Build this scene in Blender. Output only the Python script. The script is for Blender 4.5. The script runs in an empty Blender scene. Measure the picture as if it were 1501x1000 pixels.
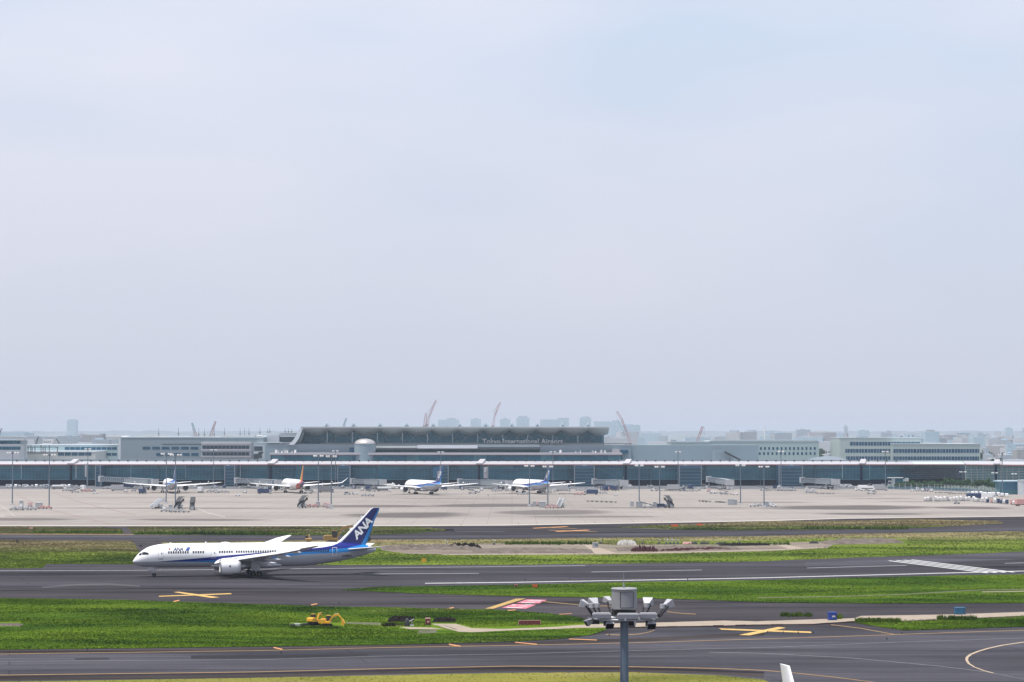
import bpy, bmesh, math, random
import numpy as np
from mathutils import Vector, Matrix, noise
from mathutils.geometry import tessellate_polygon
R = math.radians
rnd = random.Random(7)
SC = bpy.context.scene
COL = SC.collection

# ---------------- camera, world, sun, exposure ----------------
F = 3450.0; CX = 750.5; CY = 500.0; HOR = 636.0; H = 36.0     # focal length in photo pixels, horizon row, eye height
PITCH = math.atan((HOR - CY) / F)
cam_d = bpy.data.cameras.new("camera"); cam = bpy.data.objects.new("camera", cam_d); COL.objects.link(cam)
cam_d.sensor_width = 36; cam_d.lens = 36 * F / 1501
cam_d.clip_start = 1; cam_d.clip_end = 80000
cam.location = (0, 0, H); cam.rotation_euler = (R(90) + PITCH, 0, 0)
SC.camera = cam

SUN = Vector((-0.19, -0.13, 1.0)).normalized()
elev = math.asin(SUN.z); az = math.atan2(SUN.x, SUN.y)
sd = bpy.data.lights.new("sun", 'SUN'); so = bpy.data.objects.new("sun", sd); COL.objects.link(so)
sd.energy = 5.0; sd.angle = R(0.6); sd.color = (1.0, 0.965, 0.91)
so.rotation_euler = (-SUN).to_track_quat('-Z', 'Y').to_euler()
w = bpy.data.worlds.new("World"); SC.world = w; w.use_nodes = True
nt = w.node_tree; nt.nodes.clear()
def N(t, typ, **kw):
    n = t.nodes.new(typ)
    for k, v in kw.items(): setattr(n, k, v)
    return n
sky = N(nt, 'ShaderNodeTexSky', sky_type='NISHITA', sun_disc=False)
sky.sun_elevation = elev; sky.sun_rotation = az; sky.dust_density = 3.0; sky.air_density = 1.0; sky.ozone_density = 1.5
tc = N(nt, 'ShaderNodeTexCoord')
mp = N(nt, 'ShaderNodeMapping'); mp.inputs['Scale'].default_value = (4, 4, 13); mp.inputs['Rotation'].default_value = (0, R(-16), 0); mp.inputs['Location'].default_value = (2.2, 0, 1.4)
nz = N(nt, 'ShaderNodeTexNoise'); nz.inputs['Scale'].default_value = 1.0; nz.inputs['Detail'].default_value = 3.5; nz.inputs['Roughness'].default_value = 0.42
cr = N(nt, 'ShaderNodeValToRGB'); cr.color_ramp.elements[0].position = 0.36; cr.color_ramp.elements[1].position = 0.62
veil = N(nt, 'ShaderNodeMixRGB'); veil.inputs[1].default_value = (7.0, 8.0, 9.7, 1); veil.inputs[2].default_value = (8.9, 9.0, 10.2, 1)
mix = N(nt, 'ShaderNodeMixRGB'); mix.inputs[0].default_value = 0.86
bg = N(nt, 'ShaderNodeBackground'); bg.inputs[1].default_value = 0.10
ow = N(nt, 'ShaderNodeOutputWorld')
L = nt.links.new
L(tc.outputs['Generated'], mp.inputs[0]); L(mp.outputs[0], nz.inputs['Vector']); L(nz.outputs[0], cr.inputs[0])
sx = N(nt, 'ShaderNodeSeparateXYZ'); L(tc.outputs['Generated'], sx.inputs[0])
gr = N(nt, 'ShaderNodeMapRange'); gr.inputs['From Min'].default_value = 0.0; gr.inputs['From Max'].default_value = 0.17; L(sx.outputs[2], gr.inputs['Value'])
low = N(nt, 'ShaderNodeMixRGB'); low.inputs[1].default_value = (7.0, 7.25, 8.5, 1)
ax = N(nt, 'ShaderNodeMath', operation='MULTIPLY_ADD'); ax.inputs[1].default_value = -0.55; L(sx.outputs[0], ax.inputs[0]); L(nz.outputs[0], ax.inputs[2]); L(ax.outputs[0], cr.inputs[0])
L(cr.outputs[0], veil.inputs[0]); L(sky.outputs[0], mix.inputs[1]); L(gr.outputs[0], low.inputs[0]); L(veil.outputs[0], low.inputs[2]); L(low.outputs[0], mix.inputs[2]); L(mix.outputs[0], bg.inputs[0]); L(bg.outputs[0], ow.inputs[0])
SC.view_settings.view_transform = 'Standard'; SC.view_settings.look = 'None'
SC.view_settings.gamma = 1.0; SC.view_settings.exposure = 0.0; SC.view_settings.use_curve_mapping = False

# ---------------- pixel helpers: a row and column of the photo to a real place ----------------
def ray(px, py):
    a = (px - CX) / F; b = (CY - py) / F
    return Vector((a, math.cos(PITCH) - b * math.sin(PITCH), math.sin(PITCH) + b * math.cos(PITCH)))
def gnd(px, py, z=0.0):
    d = ray(px, py); k = (z - H) / d.z
    return Vector((d.x * k, d.y * k, z))
def at(px, py, D):
    d = ray(px, py); k = D / d.y
    return Vector((d.x * k, D, H + d.z * k))

# ---------------- object helpers ----------------
def link(o, parent=None):
    COL.objects.link(o)
    if parent is not None: o.parent = parent
    return o
def tag(o, label=None, cat=None, group=None, kind=None):
    if label: o['label'] = label
    if cat: o['category'] = cat
    if group: o['group'] = group
    if kind: o['kind'] = kind
    return o
def thing(name, loc, rz, label, cat, group=None):
    o = bpy.data.objects.new(name, None); COL.objects.link(o)
    o.location = loc; o.rotation_euler = (0, 0, rz); o.empty_display_size = 0.5
    return tag(o, label, cat, group)
KIDS = {}
def copy_tree(o, parent=None):
    c = o.copy(); COL.objects.link(c)
    if parent is not None: c.parent = parent
    for ch in list(o.children): copy_tree(ch, c)
    return c
def place(proto, loc, rz, label, group=None, scale=None):
    if not proto.get('used'):
        o = proto; proto['used'] = 1
    else:
        o = copy_tree(proto)
    o.location = loc; o.rotation_euler = (0, 0, rz)
    o['label'] = label
    if group: o['group'] = group
    elif 'group' in o: del o['group']
    if scale: o.scale = scale
    return o

class MB:
    def __init__(s): s.v = []; s.f = []; s.m = []; s.sm = []
    def add(s, vs, fs, mi=0, smooth=False):
        b = len(s.v); s.v += [tuple(p) for p in vs]
        for f in fs: s.f.append([i + b for i in f]); s.m.append(mi); s.sm.append(smooth)
        return s
    def box(s, x0, x1, y0, y1, z0, z1, mi=0, M=None):
        vs = [Vector((x, y, z)) for z in (z0, z1) for x, y in ((x0, y0), (x1, y0), (x1, y1), (x0, y1))]
        if M is not None: vs = [M @ p for p in vs]
        return s.add(vs, [(3, 2, 1, 0), (4, 5, 6, 7), (0, 1, 5, 4), (1, 2, 6, 5), (2, 3, 7, 6), (3, 0, 4, 7)], mi)
    def hull(s, bot, top, mi=0, smooth=False):      # two loops of equal length
        n = len(bot)
        fs = [tuple(range(n - 1, -1, -1)), tuple(range(n, 2 * n))] + [(i, (i + 1) % n, n + (i + 1) % n, n + i) for i in range(n)]
        return s.add(list(bot) + list(top), fs, mi, smooth)
    def tube(s, p0, p1, r0, r1=None, n=10, mi=0, caps=True):
        p0 = Vector(p0); p1 = Vector(p1); r1 = r0 if r1 is None else r1
        d = (p1 - p0).normalized(); u = d.orthogonal().normalized(); t = d.cross(u)
        a = [p0 + (u * math.cos(k * 2 * math.pi / n) + t * math.sin(k * 2 * math.pi / n)) * r0 for k in range(n)]
        b = [p1 + (u * math.cos(k * 2 * math.pi / n) + t * math.sin(k * 2 * math.pi / n)) * r1 for k in range(n)]
        s.add(a + b, [(i, (i + 1) % n, n + (i + 1) % n, n + i) for i in range(n)], mi, n > 6)
        if caps: s.add(a, [tuple(range(n - 1, -1, -1))], mi); s.add(b, [tuple(range(n))], mi)
        return s
    def loft(s, rings, mi=0, smooth=True, caps=True, mis=None):
        n = len(rings[0]); vs = [p for r in rings for p in r]; base = len(s.v)
        s.v += [tuple(p) for p in vs]
        for j in range(len(rings) - 1):
            for i in range(n):
                s.f.append([base + j * n + i, base + j * n + (i + 1) % n, base + (j + 1) * n + (i + 1) % n, base + (j + 1) * n + i])
                s.m.append(mis[i] if mis else mi); s.sm.append(smooth)
        if caps:
            s.add(rings[0], [tuple(range(n - 1, -1, -1))], mi); s.add(rings[-1], [tuple(range(n))], mi)
        return s
    def mesh(s, name, mats):
        me = bpy.data.meshes.new(name); me.from_pydata(s.v, [], s.f)
        for m in (mats if isinstance(mats, (list, tuple)) else [mats]): me.materials.append(m)
        me.polygons.foreach_set('material_index', s.m); me.polygons.foreach_set('use_smooth', s.sm)
        bm = bmesh.new(); bm.from_mesh(me); bmesh.ops.recalc_face_normals(bm, faces=bm.faces); bm.to_mesh(me); bm.free()
        me.update(); return me
    def build(s, name, mats, parent=None, loc=None, bevel=0):
        o = bpy.data.objects.new(name, s.mesh(name, mats)); link(o, parent)
        if loc is not None: o.location = loc
        if bevel:
            b = o.modifiers.new("bevel", 'BEVEL'); b.width = bevel; b.segments = 2; b.limit_method = 'ANGLE'
        return o
def poly_mesh(name, pts, z, m, kind='structure', parent=None):
    vs = [Vector((p[0], p[1], z)) for p in pts]
    tris = tessellate_polygon([vs])
    mb = MB(); mb.add(vs, [tuple(t) for t in tris])
    o = mb.build(name, m, parent)
    if kind and parent is None: o['kind'] = kind
    return o

# ---------------- materials ----------------
def mat_new(name):
    m = bpy.data.materials.new(name); m.use_nodes = True
    t = m.node_tree; return m, t, t.nodes['Principled BSDF']
def mat(name, col, rough=0.6, metal=0.0, var=0.10, scale=1.5, spec=None, bump=0.0):
    m, t, b = mat_new(name)
    tc = N(t, 'ShaderNodeTexCoord'); nz = N(t, 'ShaderNodeTexNoise'); nz.inputs['Scale'].default_value = scale; nz.inputs['Detail'].default_value = 5
    mx = N(t, 'ShaderNodeMixRGB'); c = Vector(col[:3])
    mx.inputs[1].default_value = (*(c * (1 - var)), 1); mx.inputs[2].default_value = (*[min(1, x) for x in c * (1 + var)], 1)
    t.links.new(tc.outputs['Object'], nz.inputs['Vector']); t.links.new(nz.outputs[0], mx.inputs[0]); t.links.new(mx.outputs[0], b.inputs['Base Color'])
    b.inputs['Roughness'].default_value = rough; b.inputs['Metallic'].default_value = metal
    if spec is None and rough >= .8: spec = 0.04
    if spec is not None: b.inputs['Specular IOR Level'].default_value = spec
    if bump:
        bp = N(t, 'ShaderNodeBump'); bp.inputs['Strength'].default_value = bump; bp.inputs['Distance'].default_value = 0.2
        t.links.new(nz.outputs[0], bp.inputs['Height']); t.links.new(bp.outputs[0], b.inputs['Normal'])
    return m
def ramp(t, src, stops):
    r = N(t, 'ShaderNodeValToRGB'); e = r.color_ramp.elements
    while len(e) > 1: e.remove(e[0])
    e[0].position = stops[0][0]; e[0].color = (*stops[0][1], 1) if len(stops[0][1]) == 3 else stops[0][1]
    for p, c in stops[1:]:
        k = e.new(p); k.color = (*c, 1)
    if src is not None: t.links.new(src, r.inputs[0])
    return r.outputs[0]
def mth(t, op, a, b=None, c=None, clamp=False):
    n = N(t, 'ShaderNodeMath', operation=op); n.use_clamp = clamp
    for i, x in enumerate((a, b, c)):
        if x is None: continue
        if isinstance(x, (int, float)): n.inputs[i].default_value = x
        else: t.links.new(x, n.inputs[i])
    return n.outputs[0]
def mixc(t, f, a, b, mode='MIX'):
    n = N(t, 'ShaderNodeMixRGB', blend_type=mode)
    for i, x in enumerate((f, a, b)):
        if isinstance(x, (int, float)): n.inputs[i].default_value = x
        elif isinstance(x, tuple): n.inputs[i].default_value = (*x, 1)
        else: t.links.new(x, n.inputs[i])
    return n.outputs[0]
def tnoise(t, vec, scale, detail=4, rough=0.5, mscale=None, rot=0, dist=0.0, loc=(0, 0, 0)):
    if mscale or rot or any(loc):
        mp = N(t, 'ShaderNodeMapping'); mp.inputs['Scale'].default_value = mscale or (1, 1, 1); mp.inputs['Rotation'].default_value = (0, 0, rot); mp.inputs['Location'].default_value = loc
        t.links.new(vec, mp.inputs[0]); vec = mp.outputs[0]
    n = N(t, 'ShaderNodeTexNoise'); n.inputs['Scale'].default_value = scale; n.inputs['Detail'].default_value = detail; n.inputs['Roughness'].default_value = rough; n.inputs['Distortion'].default_value = dist
    t.links.new(vec, n.inputs['Vector']); return n.outputs[0]
RW = R(17)          # heading of the runway
def asphalt_mat(name, base, streak=0.35, rot=RW):
    m, t, b = mat_new(name); tc = N(t, 'ShaderNodeTexCoord'); v = tc.outputs['Object']
    big = tnoise(t, v, 0.02, 5, 0.6, (1, 1, 1), -rot)
    st = tnoise(t, v, 0.05, 6, 0.65, (0.12, 1.6, 1), -rot)
    st2 = tnoise(t, v, 0.4, 4, 0.6, (0.06, 1.0, 1), -rot)
    fine = tnoise(t, v, 3.0, 8, 0.8)
    mp = N(t, 'ShaderNodeMapping'); mp.inputs['Rotation'].default_value = (0, 0, -rot); t.links.new(v, mp.inputs[0])
    br = N(t, 'ShaderNodeTexBrick'); br.inputs['Scale'].default_value = 0.02; br.inputs['Mortar Size'].default_value = 0.004; br.inputs['Brick Width'].default_value = 2.2; br.inputs['Row Height'].default_value = 0.16
    br.inputs['Color1'].default_value = (1, 1, 1, 1); br.inputs['Color2'].default_value = (0.86, 0.86, 0.87, 1); br.inputs['Mortar'].default_value = (0.7, 0.7, 0.7, 1)
    t.links.new(mp.outputs[0], br.inputs['Vector'])
    c = Vector(base)
    k1 = ramp(t, big, [(0.3, tuple(c * 0.8)), (0.7, tuple(c * 1.22))])
    k2 = ramp(t, st, [(0.32, (1 - streak,) * 3), (0.5, (1.0,) * 3), (0.72, (1 + streak * 0.6,) * 3)])
    k3 = ramp(t, st2, [(0.3, (0.72,) * 3), (0.7, (1.25,) * 3)])
    k4 = ramp(t, fine, [(0.25, (0.62,) * 3), (0.75, (1.38,) * 3)])
    o = mixc(t, 1.0, mixc(t, 1.0, mixc(t, 1.0, k1, k2, 'MULTIPLY'), k3, 'MULTIPLY'), k4, 'MULTIPLY')
    o = mixc(t, 1.0, o, br.outputs[0], 'MULTIPLY')
    t.links.new(o, b.inputs['Base Color']); b.inputs['Roughness'].default_value = 1.0; b.inputs['Specular IOR Level'].default_value = 0.04
    return m
def grass_mat(name, lo, mid, hi, brown=0.0, bdir=None):
    m, t, b = mat_new(name); tc = N(t, 'ShaderNodeTexCoord'); v = tc.outputs['Object']
    n1 = tnoise(t, v, 0.035, 6, 0.62, (0.45, 1, 1), 0, 0.6)
    n2 = tnoise(t, v, 0.6, 6, 0.75, (0.5, 1, 1))
    n3 = tnoise(t, v, 4.0, 3, 0.8)
    s = mth(t, 'ADD', mth(t, 'MULTIPLY', n1, 0.72), mth(t, 'ADD', mth(t, 'MULTIPLY', n2, 0.2), mth(t, 'MULTIPLY', n3, 0.08)))
    c = ramp(t, s, [(0.38, lo), (0.47, mid), (0.58, hi)])
    n4 = tnoise(t, v, 0.02, 6, 0.6, (0.5, 1.4, 1), 0, 0.4, (40, 13, 0))
    if bdir:                                    # dried turf towards one side: (y0, y1, slope)
        sp = N(t, 'ShaderNodeSeparateXYZ'); t.links.new(v, sp.inputs[0])
        yy = mth(t, 'SUBTRACT', sp.outputs[1], mth(t, 'MULTIPLY', sp.outputs[0], bdir[2]))
        g = mth(t, 'DIVIDE', mth(t, 'SUBTRACT', yy, bdir[0]), bdir[1] - bdir[0], clamp=True)
        n4 = mth(t, 'ADD', mth(t, 'MULTIPLY', g, 0.45), mth(t, 'MULTIPLY', n4, 0.75))
    f = ramp(t, n4, [(max(0, 0.62 - brown * 0.35), (0, 0, 0)), (0.80 - brown * 0.2, (1, 1, 1))])
    c2 = ramp(t, s, [(0.35, (0.13, 0.105, 0.05)), (0.6, (0.27, 0.225, 0.12))])
    t.links.new(mixc(t, f, c, c2), b.inputs['Base Color']); b.inputs['Roughness'].default_value = 1.0; b.inputs['Specular IOR Level'].default_value = 0.02
    bp = N(t, 'ShaderNodeBump'); bp.inputs['Strength'].default_value = 0.8; bp.inputs['Distance'].default_value = 0.5
    t.links.new(n2, bp.inputs['Height']); t.links.new(bp.outputs[0], b.inputs['Normal'])
    return m
M = {}
M['white'] = mat('white_paint', (0.80, 0.80, 0.80), 0.35, 0, 0.04)
M['plane_white'] = mat('airliner_white', (0.84, 0.84, 0.85), 0.28, 0, 0.025, 0.4)
M['plane_grey'] = mat('airliner_grey', (0.50, 0.51, 0.54), 0.4, 0, 0.06, 0.5)
M['wing_grey'] = mat('wing_grey', (0.74, 0.74, 0.75), 0.35, 0, 0.06, 0.4)
M['dark_blue'] = mat('airline_dark_blue', (0.004, 0.009, 0.115), 0.35, 0, 0.08, 0.4)
M['cyan'] = mat('airline_light_blue', (0.01, 0.20, 0.52), 0.35, 0, 0.05, 0.4)
M['steel'] = mat('bare_metal', (0.45, 0.45, 0.46), 0.35, 0.8, 0.1)
M['dark'] = mat('dark_metal', (0.035, 0.037, 0.04), 0.5, 0.2, 0.2)
M['rubber'] = mat('tyre_rubber', (0.012, 0.012, 0.013), 0.85)
M['glass'] = mat('dark_window', (0.01, 0.013, 0.018), 0.12)
M['grey'] = mat('grey_paint', (0.36, 0.37, 0.39), 0.5, 0, 0.08)
M['lgrey'] = mat('light_grey_paint', (0.46, 0.47, 0.49), 0.5, 0, 0.08)
M['galv'] = mat('galvanised_steel', (0.27, 0.30, 0.33), 0.5, 0.35, 0.14, 0.8)
M['galv_blue'] = mat('painted_pole', (0.13, 0.17, 0.22), 0.42, 0.2, 0.12, 0.8)
M['yellow'] = mat('machine_yellow', (0.72, 0.36, 0.02), 0.45, 0, 0.12)
M['orange'] = mat('signal_orange', (0.75, 0.12, 0.03), 0.5)
M['red'] = mat('red_paint', (0.5, 0.03, 0.03), 0.5)
M['dred'] = mat('dark_red_paint', (0.14, 0.012, 0.02), 0.5)
M['blue'] = mat('blue_paint', (0.01, 0.05, 0.30), 0.5, 0, 0.12)
M['teal'] = mat('teal_paint', (0.02, 0.13, 0.24), 0.5, 0, 0.12)
M['pink'] = mat('faded_pink', (0.6, 0.32, 0.30), 0.6)
M['navy'] = mat('navy_paint', (0.02, 0.045, 0.12), 0.5)
M['mline_w'] = mat('white_marking', (0.46, 0.46, 0.46), 0.8, 0, 0.5, 0.9)
M['mline_g'] = mat('worn_grey_marking', (0.13, 0.13, 0.14), 0.85, 0, 0.4, 0.5)
M['mline_y'] = mat('worn_yellow_marking', (0.26, 0.17, 0.09), 0.85, 0, 0.35, 0.4)
M['mline_o'] = mat('orange_marking', (0.52, 0.26, 0.12), 0.8, 0, 0.2, 0.6)
M['mline_x'] = mat('yellow_marking', (0.50, 0.33, 0.12), 0.8, 0, 0.35, 0.9)
M['mline_p'] = mat('pink_marking', (0.48, 0.16, 0.20), 0.8, 0, 0.4, 0.9)
M['asphalt'] = asphalt_mat('taxiway_asphalt', (0.046, 0.041, 0.046), 0.7)
M['asphalt2'] = asphalt_mat('runway_asphalt', (0.050, 0.0465, 0.055), 0.9)
M['asphalt3'] = asphalt_mat('new_asphalt', (0.060, 0.058, 0.069), 0.5, R(12))
M['asphalt_b'] = asphalt_mat('brown_asphalt', (0.045, 0.037, 0.036), 0.7, R(12))
M['tyrestreak'] = asphalt_mat('tyre_rubber_streak', (0.024, 0.021, 0.024), 0.5)
M['patch'] = asphalt_mat('patched_asphalt', (0.042, 0.039, 0.046), 0.4)
M['patch_l'] = asphalt_mat('pale_patch', (0.085, 0.082, 0.088), 0.5)
M['concrete'] = mat('pale_concrete', (0.30, 0.25, 0.20), 0.9, 0, 0.22, 0.35)
M['path'] = mat('grey_path', (0.11, 0.11, 0.075), 0.9, 0, 0.3, 0.3)
M['kerb'] = mat('kerb_shade', (0.045, 0.03, 0.028), 0.9, 0, 0.5, 0.8)  # shade of the drop below the concrete strip put into the kerb colour
def dirt_mat():
    m, t, b = mat_new('dry_dirt'); tc = N(t, 'ShaderNodeTexCoord'); v = tc.outputs['Object']
    n1 = tnoise(t, v, 0.07, 6, 0.7, (0.35, 1, 1), R(8)); n2 = tnoise(t, v, 0.9, 5, 0.8)
    s = mth(t, 'ADD', mth(t, 'MULTIPLY', n1, 0.65), mth(t, 'MULTIPLY', n2, 0.35))
    t.links.new(ramp(t, s, [(0.36, (0.045, 0.032, 0.024)), (0.44, (0.12, 0.092, 0.068)), (0.54, (0.21, 0.17, 0.13)), (0.60, (0.10, 0.105, 0.045)), (0.68, (0.26, 0.21, 0.165))]), b.inputs['Base Color'])
    b.inputs['Roughness'].default_value = 1.0; return m
M['dirt'] = dirt_mat()
M['gravel'] = mat('gravel', (0.13, 0.108, 0.092), 0.95, 0, 0.85, 0.35, bump=1.0)
M['gravel_w'] = mat('white_gravel', (0.33, 0.32, 0.30), 0.95, 0, 0.3, 1.3, bump=1.0)
M['soil'] = mat('dark_soil', (0.010, 0.008, 0.007), 0.95, 0, 0.5, 0.8, bump=1.0)
M['soil_red'] = mat('red_soil', (0.045, 0.016, 0.018), 0.95, 0, 0.5, 0.8, bump=1.0)
M['grass'] = grass_mat('grass', (0.014, 0.038, 0.002), (0.048, 0.094, 0.005), (0.100, 0.158, 0.010), 0.0)
M['grass2'] = grass_mat('grass_mown', (0.03, 0.07, 0.010), (0.075, 0.15, 0.012), (0.14, 0.22, 0.018), 0.1)
M['grass_far'] = grass_mat('grass_far', (0.032, 0.06, 0.007), (0.078, 0.118, 0.011), (0.135, 0.180, 0.022), 0.30, (690, 850, 0.22))
M['grass_strip'] = grass_mat('grass_strip', (0.024, 0.047, 0.008), (0.062, 0.092, 0.016), (0.115, 0.15, 0.03), 0.25, (830, 960, 0.12))
M['grass_dry'] = grass_mat('grass_dry', (0.09, 0.10, 0.02), (0.15, 0.15, 0.03), (0.20, 0.19, 0.04), 0.3)
M['leaf'] = mat('leaves', (0.03, 0.07, 0.025), 0.8, 0, 0.5, 0.6)
M['bark'] = mat('bark', (0.08, 0.06, 0.045), 0.9)
M['roof_white'] = mat('white_roof_edge', (0.43, 0.41, 0.43), 0.4, 0, 0.05, 0.1)
M['roof_red'] = mat('pink_red_gutter', (0.40, 0.13, 0.13), 0.6)
M['wall_grey'] = mat('grey_wall_panel', (0.225, 0.285, 0.325), 0.7, 0, 0.06, 0.1)
M['wall_lgrey'] = mat('pale_wall_panel', (0.54, 0.58, 0.62), 0.7, 0, 0.06, 0.1)
M['wall_green'] = mat('green_grey_panel', (0.34, 0.45, 0.47), 0.6, 0, 0.07, 0.1)
M['wall_olive'] = mat('pale_green_spandrel', (0.42, 0.50, 0.48), 0.5, 0, 0.07, 0.1)
M['soffit'] = mat('soffit', (0.46, 0.50, 0.50), 0.6, 0, 0.06, 0.1)
M['fa_dark'] = mat('undercroft_shade', (0.0005, 0.012, 0.045), 0.95, spec=0.0)  # blue-black shade under the concourse put into the base colour
M['mull'] = mat('mullion', (0.08, 0.20, 0.25), 0.5, 0.3)
M['skin'] = mat('skin', (0.45, 0.28, 0.2), 0.6)
M['cloth'] = mat('work_clothes', (0.05, 0.06, 0.10), 0.9)

def glass_mat(name, c1, c2, sx=1.0, rough=0.18):
    m, t, b = mat_new(name); tc = N(t, 'ShaderNodeTexCoord'); v = tc.outputs['Object']
    n1 = tnoise(t, v, 0.06, 4, 0.6, (1, 1, 2.5)); n2 = tnoise(t, v, 0.9 * sx, 3, 0.7, (1, 1, 2))
    s = mth(t, 'ADD', mth(t, 'MULTIPLY', n1, 0.6), mth(t, 'MULTIPLY', n2, 0.4))
    t.links.new(ramp(t, s, [(0.38, c1), (0.62, c2)]), b.inputs['Base Color'])
    b.inputs['Roughness'].default_value = rough; b.inputs['Specular IOR Level'].default_value = 0.4
    return m
M['facade'] = glass_mat('facade_glass', (0.003, 0.065, 0.115), (0.02, 0.17, 0.24))
M['facade_l'] = glass_mat('facade_glass_light', (0.03, 0.13, 0.18), (0.09, 0.25, 0.30))
M['facade_d'] = glass_mat('facade_glass_dark', (0.003, 0.05, 0.11), (0.02, 0.10, 0.17))
M['hall_glass'] = glass_mat('hall_glass', (0.004, 0.09, 0.15), (0.025, 0.20, 0.27))
M['win'] = glass_mat('window_glass', (0.012, 0.035, 0.05), (0.04, 0.08, 0.10))
# ---------------- the ground ----------------
def ext(pl, lo=-900, hi=2400):
    (x0, y0), (x1, y1) = pl[0], pl[1]
    a = (lo, y0 + (y1 - y0) / (x1 - x0) * (lo - x0) * 0.6) if x0 <= 0 else None
    (x2, y2), (x3, y3) = pl[-2], pl[-1]
    b = (hi, y3 + (y3 - y2) / (x3 - x2) * (hi - x3) * 0.6) if x3 >= 1501 else None
    return ([a] if a else []) + list(pl) + ([b] if b else [])
def ipl(pl, x):
    for (xa, ya), (xb, yb) in zip(pl, pl[1:]):
        if xa <= x <= xb: return ya + (yb - ya) * (x - xa) / (xb - xa)
    return pl[0][1] if x < pl[0][0] else pl[-1][1]
def band_pts(top, bot, rag=0.0, step=12):
    def den(pl):
        out = []
        for (xa, ya), (xb, yb) in zip(pl, pl[1:]):
            n = max(1, int(abs(xb - xa) / step)) if abs(xb - xa) < 1600 else 20
            for k in range(n):
                x = xa + (xb - xa) * k / n; y = ya + (yb - ya) * k / n
                out.append((x, y + rag * noise.noise(Vector((x * 0.11, y * 0.05, 3)))))
        out.append(pl[-1]); return out
    return [gnd(*p) for p in den(top)] + [gnd(*p) for p in reversed(den(bot))]
mb = MB(); mb.add([(-40000, -300, -0.3), (40000, -300, -0.3), (40000, 45000, -0.3), (-40000, 45000, -0.3)], [(0, 1, 2, 3)])
M['land'] = mat('far_land', (0.13, 0.15, 0.13), 0.95, 0, 0.5, 0.004)
mb.build('ground', M['land'])['kind'] = 'structure'
mb = MB(); mb.add([(-900, -100, -0.04), (900, -100, -0.04), (900, 1900, -0.04), (-900, 1900, -0.04)], [(0, 1, 2, 3)])
mb.build('taxiway', M['asphalt'])['kind'] = 'structure'

A_edge = ext([(0, 771.5), (380, 771.5), (600, 771.2), (740, 770.6), (900, 768), (1125, 764), (1240, 760.5), (1501, 757.3)])
apron_far = [Vector((850, 1900, 0)), Vector((-850, 1900, 0))]
EL = [  # stains on the apron: x0, x1, y, half thickness in rows, strength
    (40, 470, 745, 0.9, .75), (100, 300, 730, .5, .6), (160, 420, 736, .6, .4), (-60, 125, 761.5, 2.2, .75), (190, 400, 762, 1.8, .8),
    (300, 620, 729.5, .5, .4), (440, 640, 742, 2.0, .8), (500, 700, 755, 4.2, .9), (620, 830, 741, 2.6, .9), (720, 900, 751, 4.0, .75),
    (760, 980, 757.5, 1.6, .65), (820, 1120, 744.5, .8, .7), (1110, 1380, 744, 3.6, .95), (1190, 1370, 753.5, 1.6, .95), (1360, 1480, 744.5, 2.2, .9),
    (1180, 1300, 727.3, .5, .8), (1230, 1360, 731, .6, .6), (960, 1180, 727, .5, .4), (1290, 1400, 735.5, .8, .5), (-20, 330, 768, .6, .3), (560, 780, 731, .6, .5), (1030, 1200, 736.5, 1.2, .6)]
m, t, b = mat_new('apron_concrete'); tc = N(t, 'ShaderNodeTexCoord'); v = tc.outputs['Object']
big = tnoise(t, v, 0.012, 6, 0.62, (0.35, 1, 1), R(-6)); med = tnoise(t, v, 0.15, 6, 0.7, (0.3, 1, 1)); fin = tnoise(t, v, 2.0, 4, 0.7)
c = mixc(t, 1, mixc(t, 1, ramp(t, big, [(0.32, (0.225, 0.203, 0.188)), (0.68, (0.32, 0.29, 0.268))]), ramp(t, med, [(0.3, (0.88,) * 3), (0.7, (1.1,) * 3)]), 'MULTIPLY'), ramp(t, fin, [(0.3, (0.93,) * 3), (0.7, (1.07,) * 3)]), 'MULTIPLY')
br = N(t, 'ShaderNodeTexBrick'); br.offset = 0; br.inputs['Scale'].default_value = 0.1; br.inputs['Mortar Size'].default_value = 0.012; br.inputs['Brick Width'].default_value = 1.0; br.inputs['Row Height'].default_value = 1.0
br.inputs['Color1'].default_value = (1, 1, 1, 1); br.inputs['Color2'].default_value = (0.95, 0.95, 0.94, 1); br.inputs['Mortar'].default_value = (0.72, 0.71, 0.7, 1); t.links.new(v, br.inputs['Vector'])
c = mixc(t, 1, c, br.outputs[0], 'MULTIPLY')
wob = tnoise(t, v, 0.03, 4, 0.6)
sp = N(t, 'ShaderNodeSeparateXYZ'); t.links.new(v, sp.inputs[0])
acc = None
for x0, x1, y, h, s in EL:
    p = gnd((x0 + x1) / 2, y); rx = abs(gnd(x1, y).x - gnd(x0, y).x) / 2; ry = abs(gnd(0, y - h).y - gnd(0, y + h).y) / 2
    ex = mth(t, 'DIVIDE', mth(t, 'SUBTRACT', sp.outputs[0], p.x), rx)
    ey = mth(t, 'DIVIDE', mth(t, 'SUBTRACT', sp.outputs[1], p.y), max(ry, 5))
    ey = mth(t, 'ADD', ey, mth(t, 'MULTIPLY', ex, 0.25 * math.sin(x0)))
    r2 = mth(t, 'ADD', mth(t, 'MULTIPLY', ex, ex), mth(t, 'MULTIPLY', ey, ey))
    r2 = mth(t, 'ADD', r2, mth(t, 'MULTIPLY', mth(t, 'SUBTRACT', wob, 0.5), 1.3))
    f = mth(t, 'MULTIPLY', mth(t, 'MULTIPLY', mth(t, 'SUBTRACT', 1.15, r2), 1.5, clamp=True), s)
    acc = f if acc is None else mth(t, 'MAXIMUM', acc, f)
c = mixc(t, mth(t, 'MULTIPLY', acc, 0.88, clamp=True), c, (0.075, 0.064, 0.064))
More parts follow.
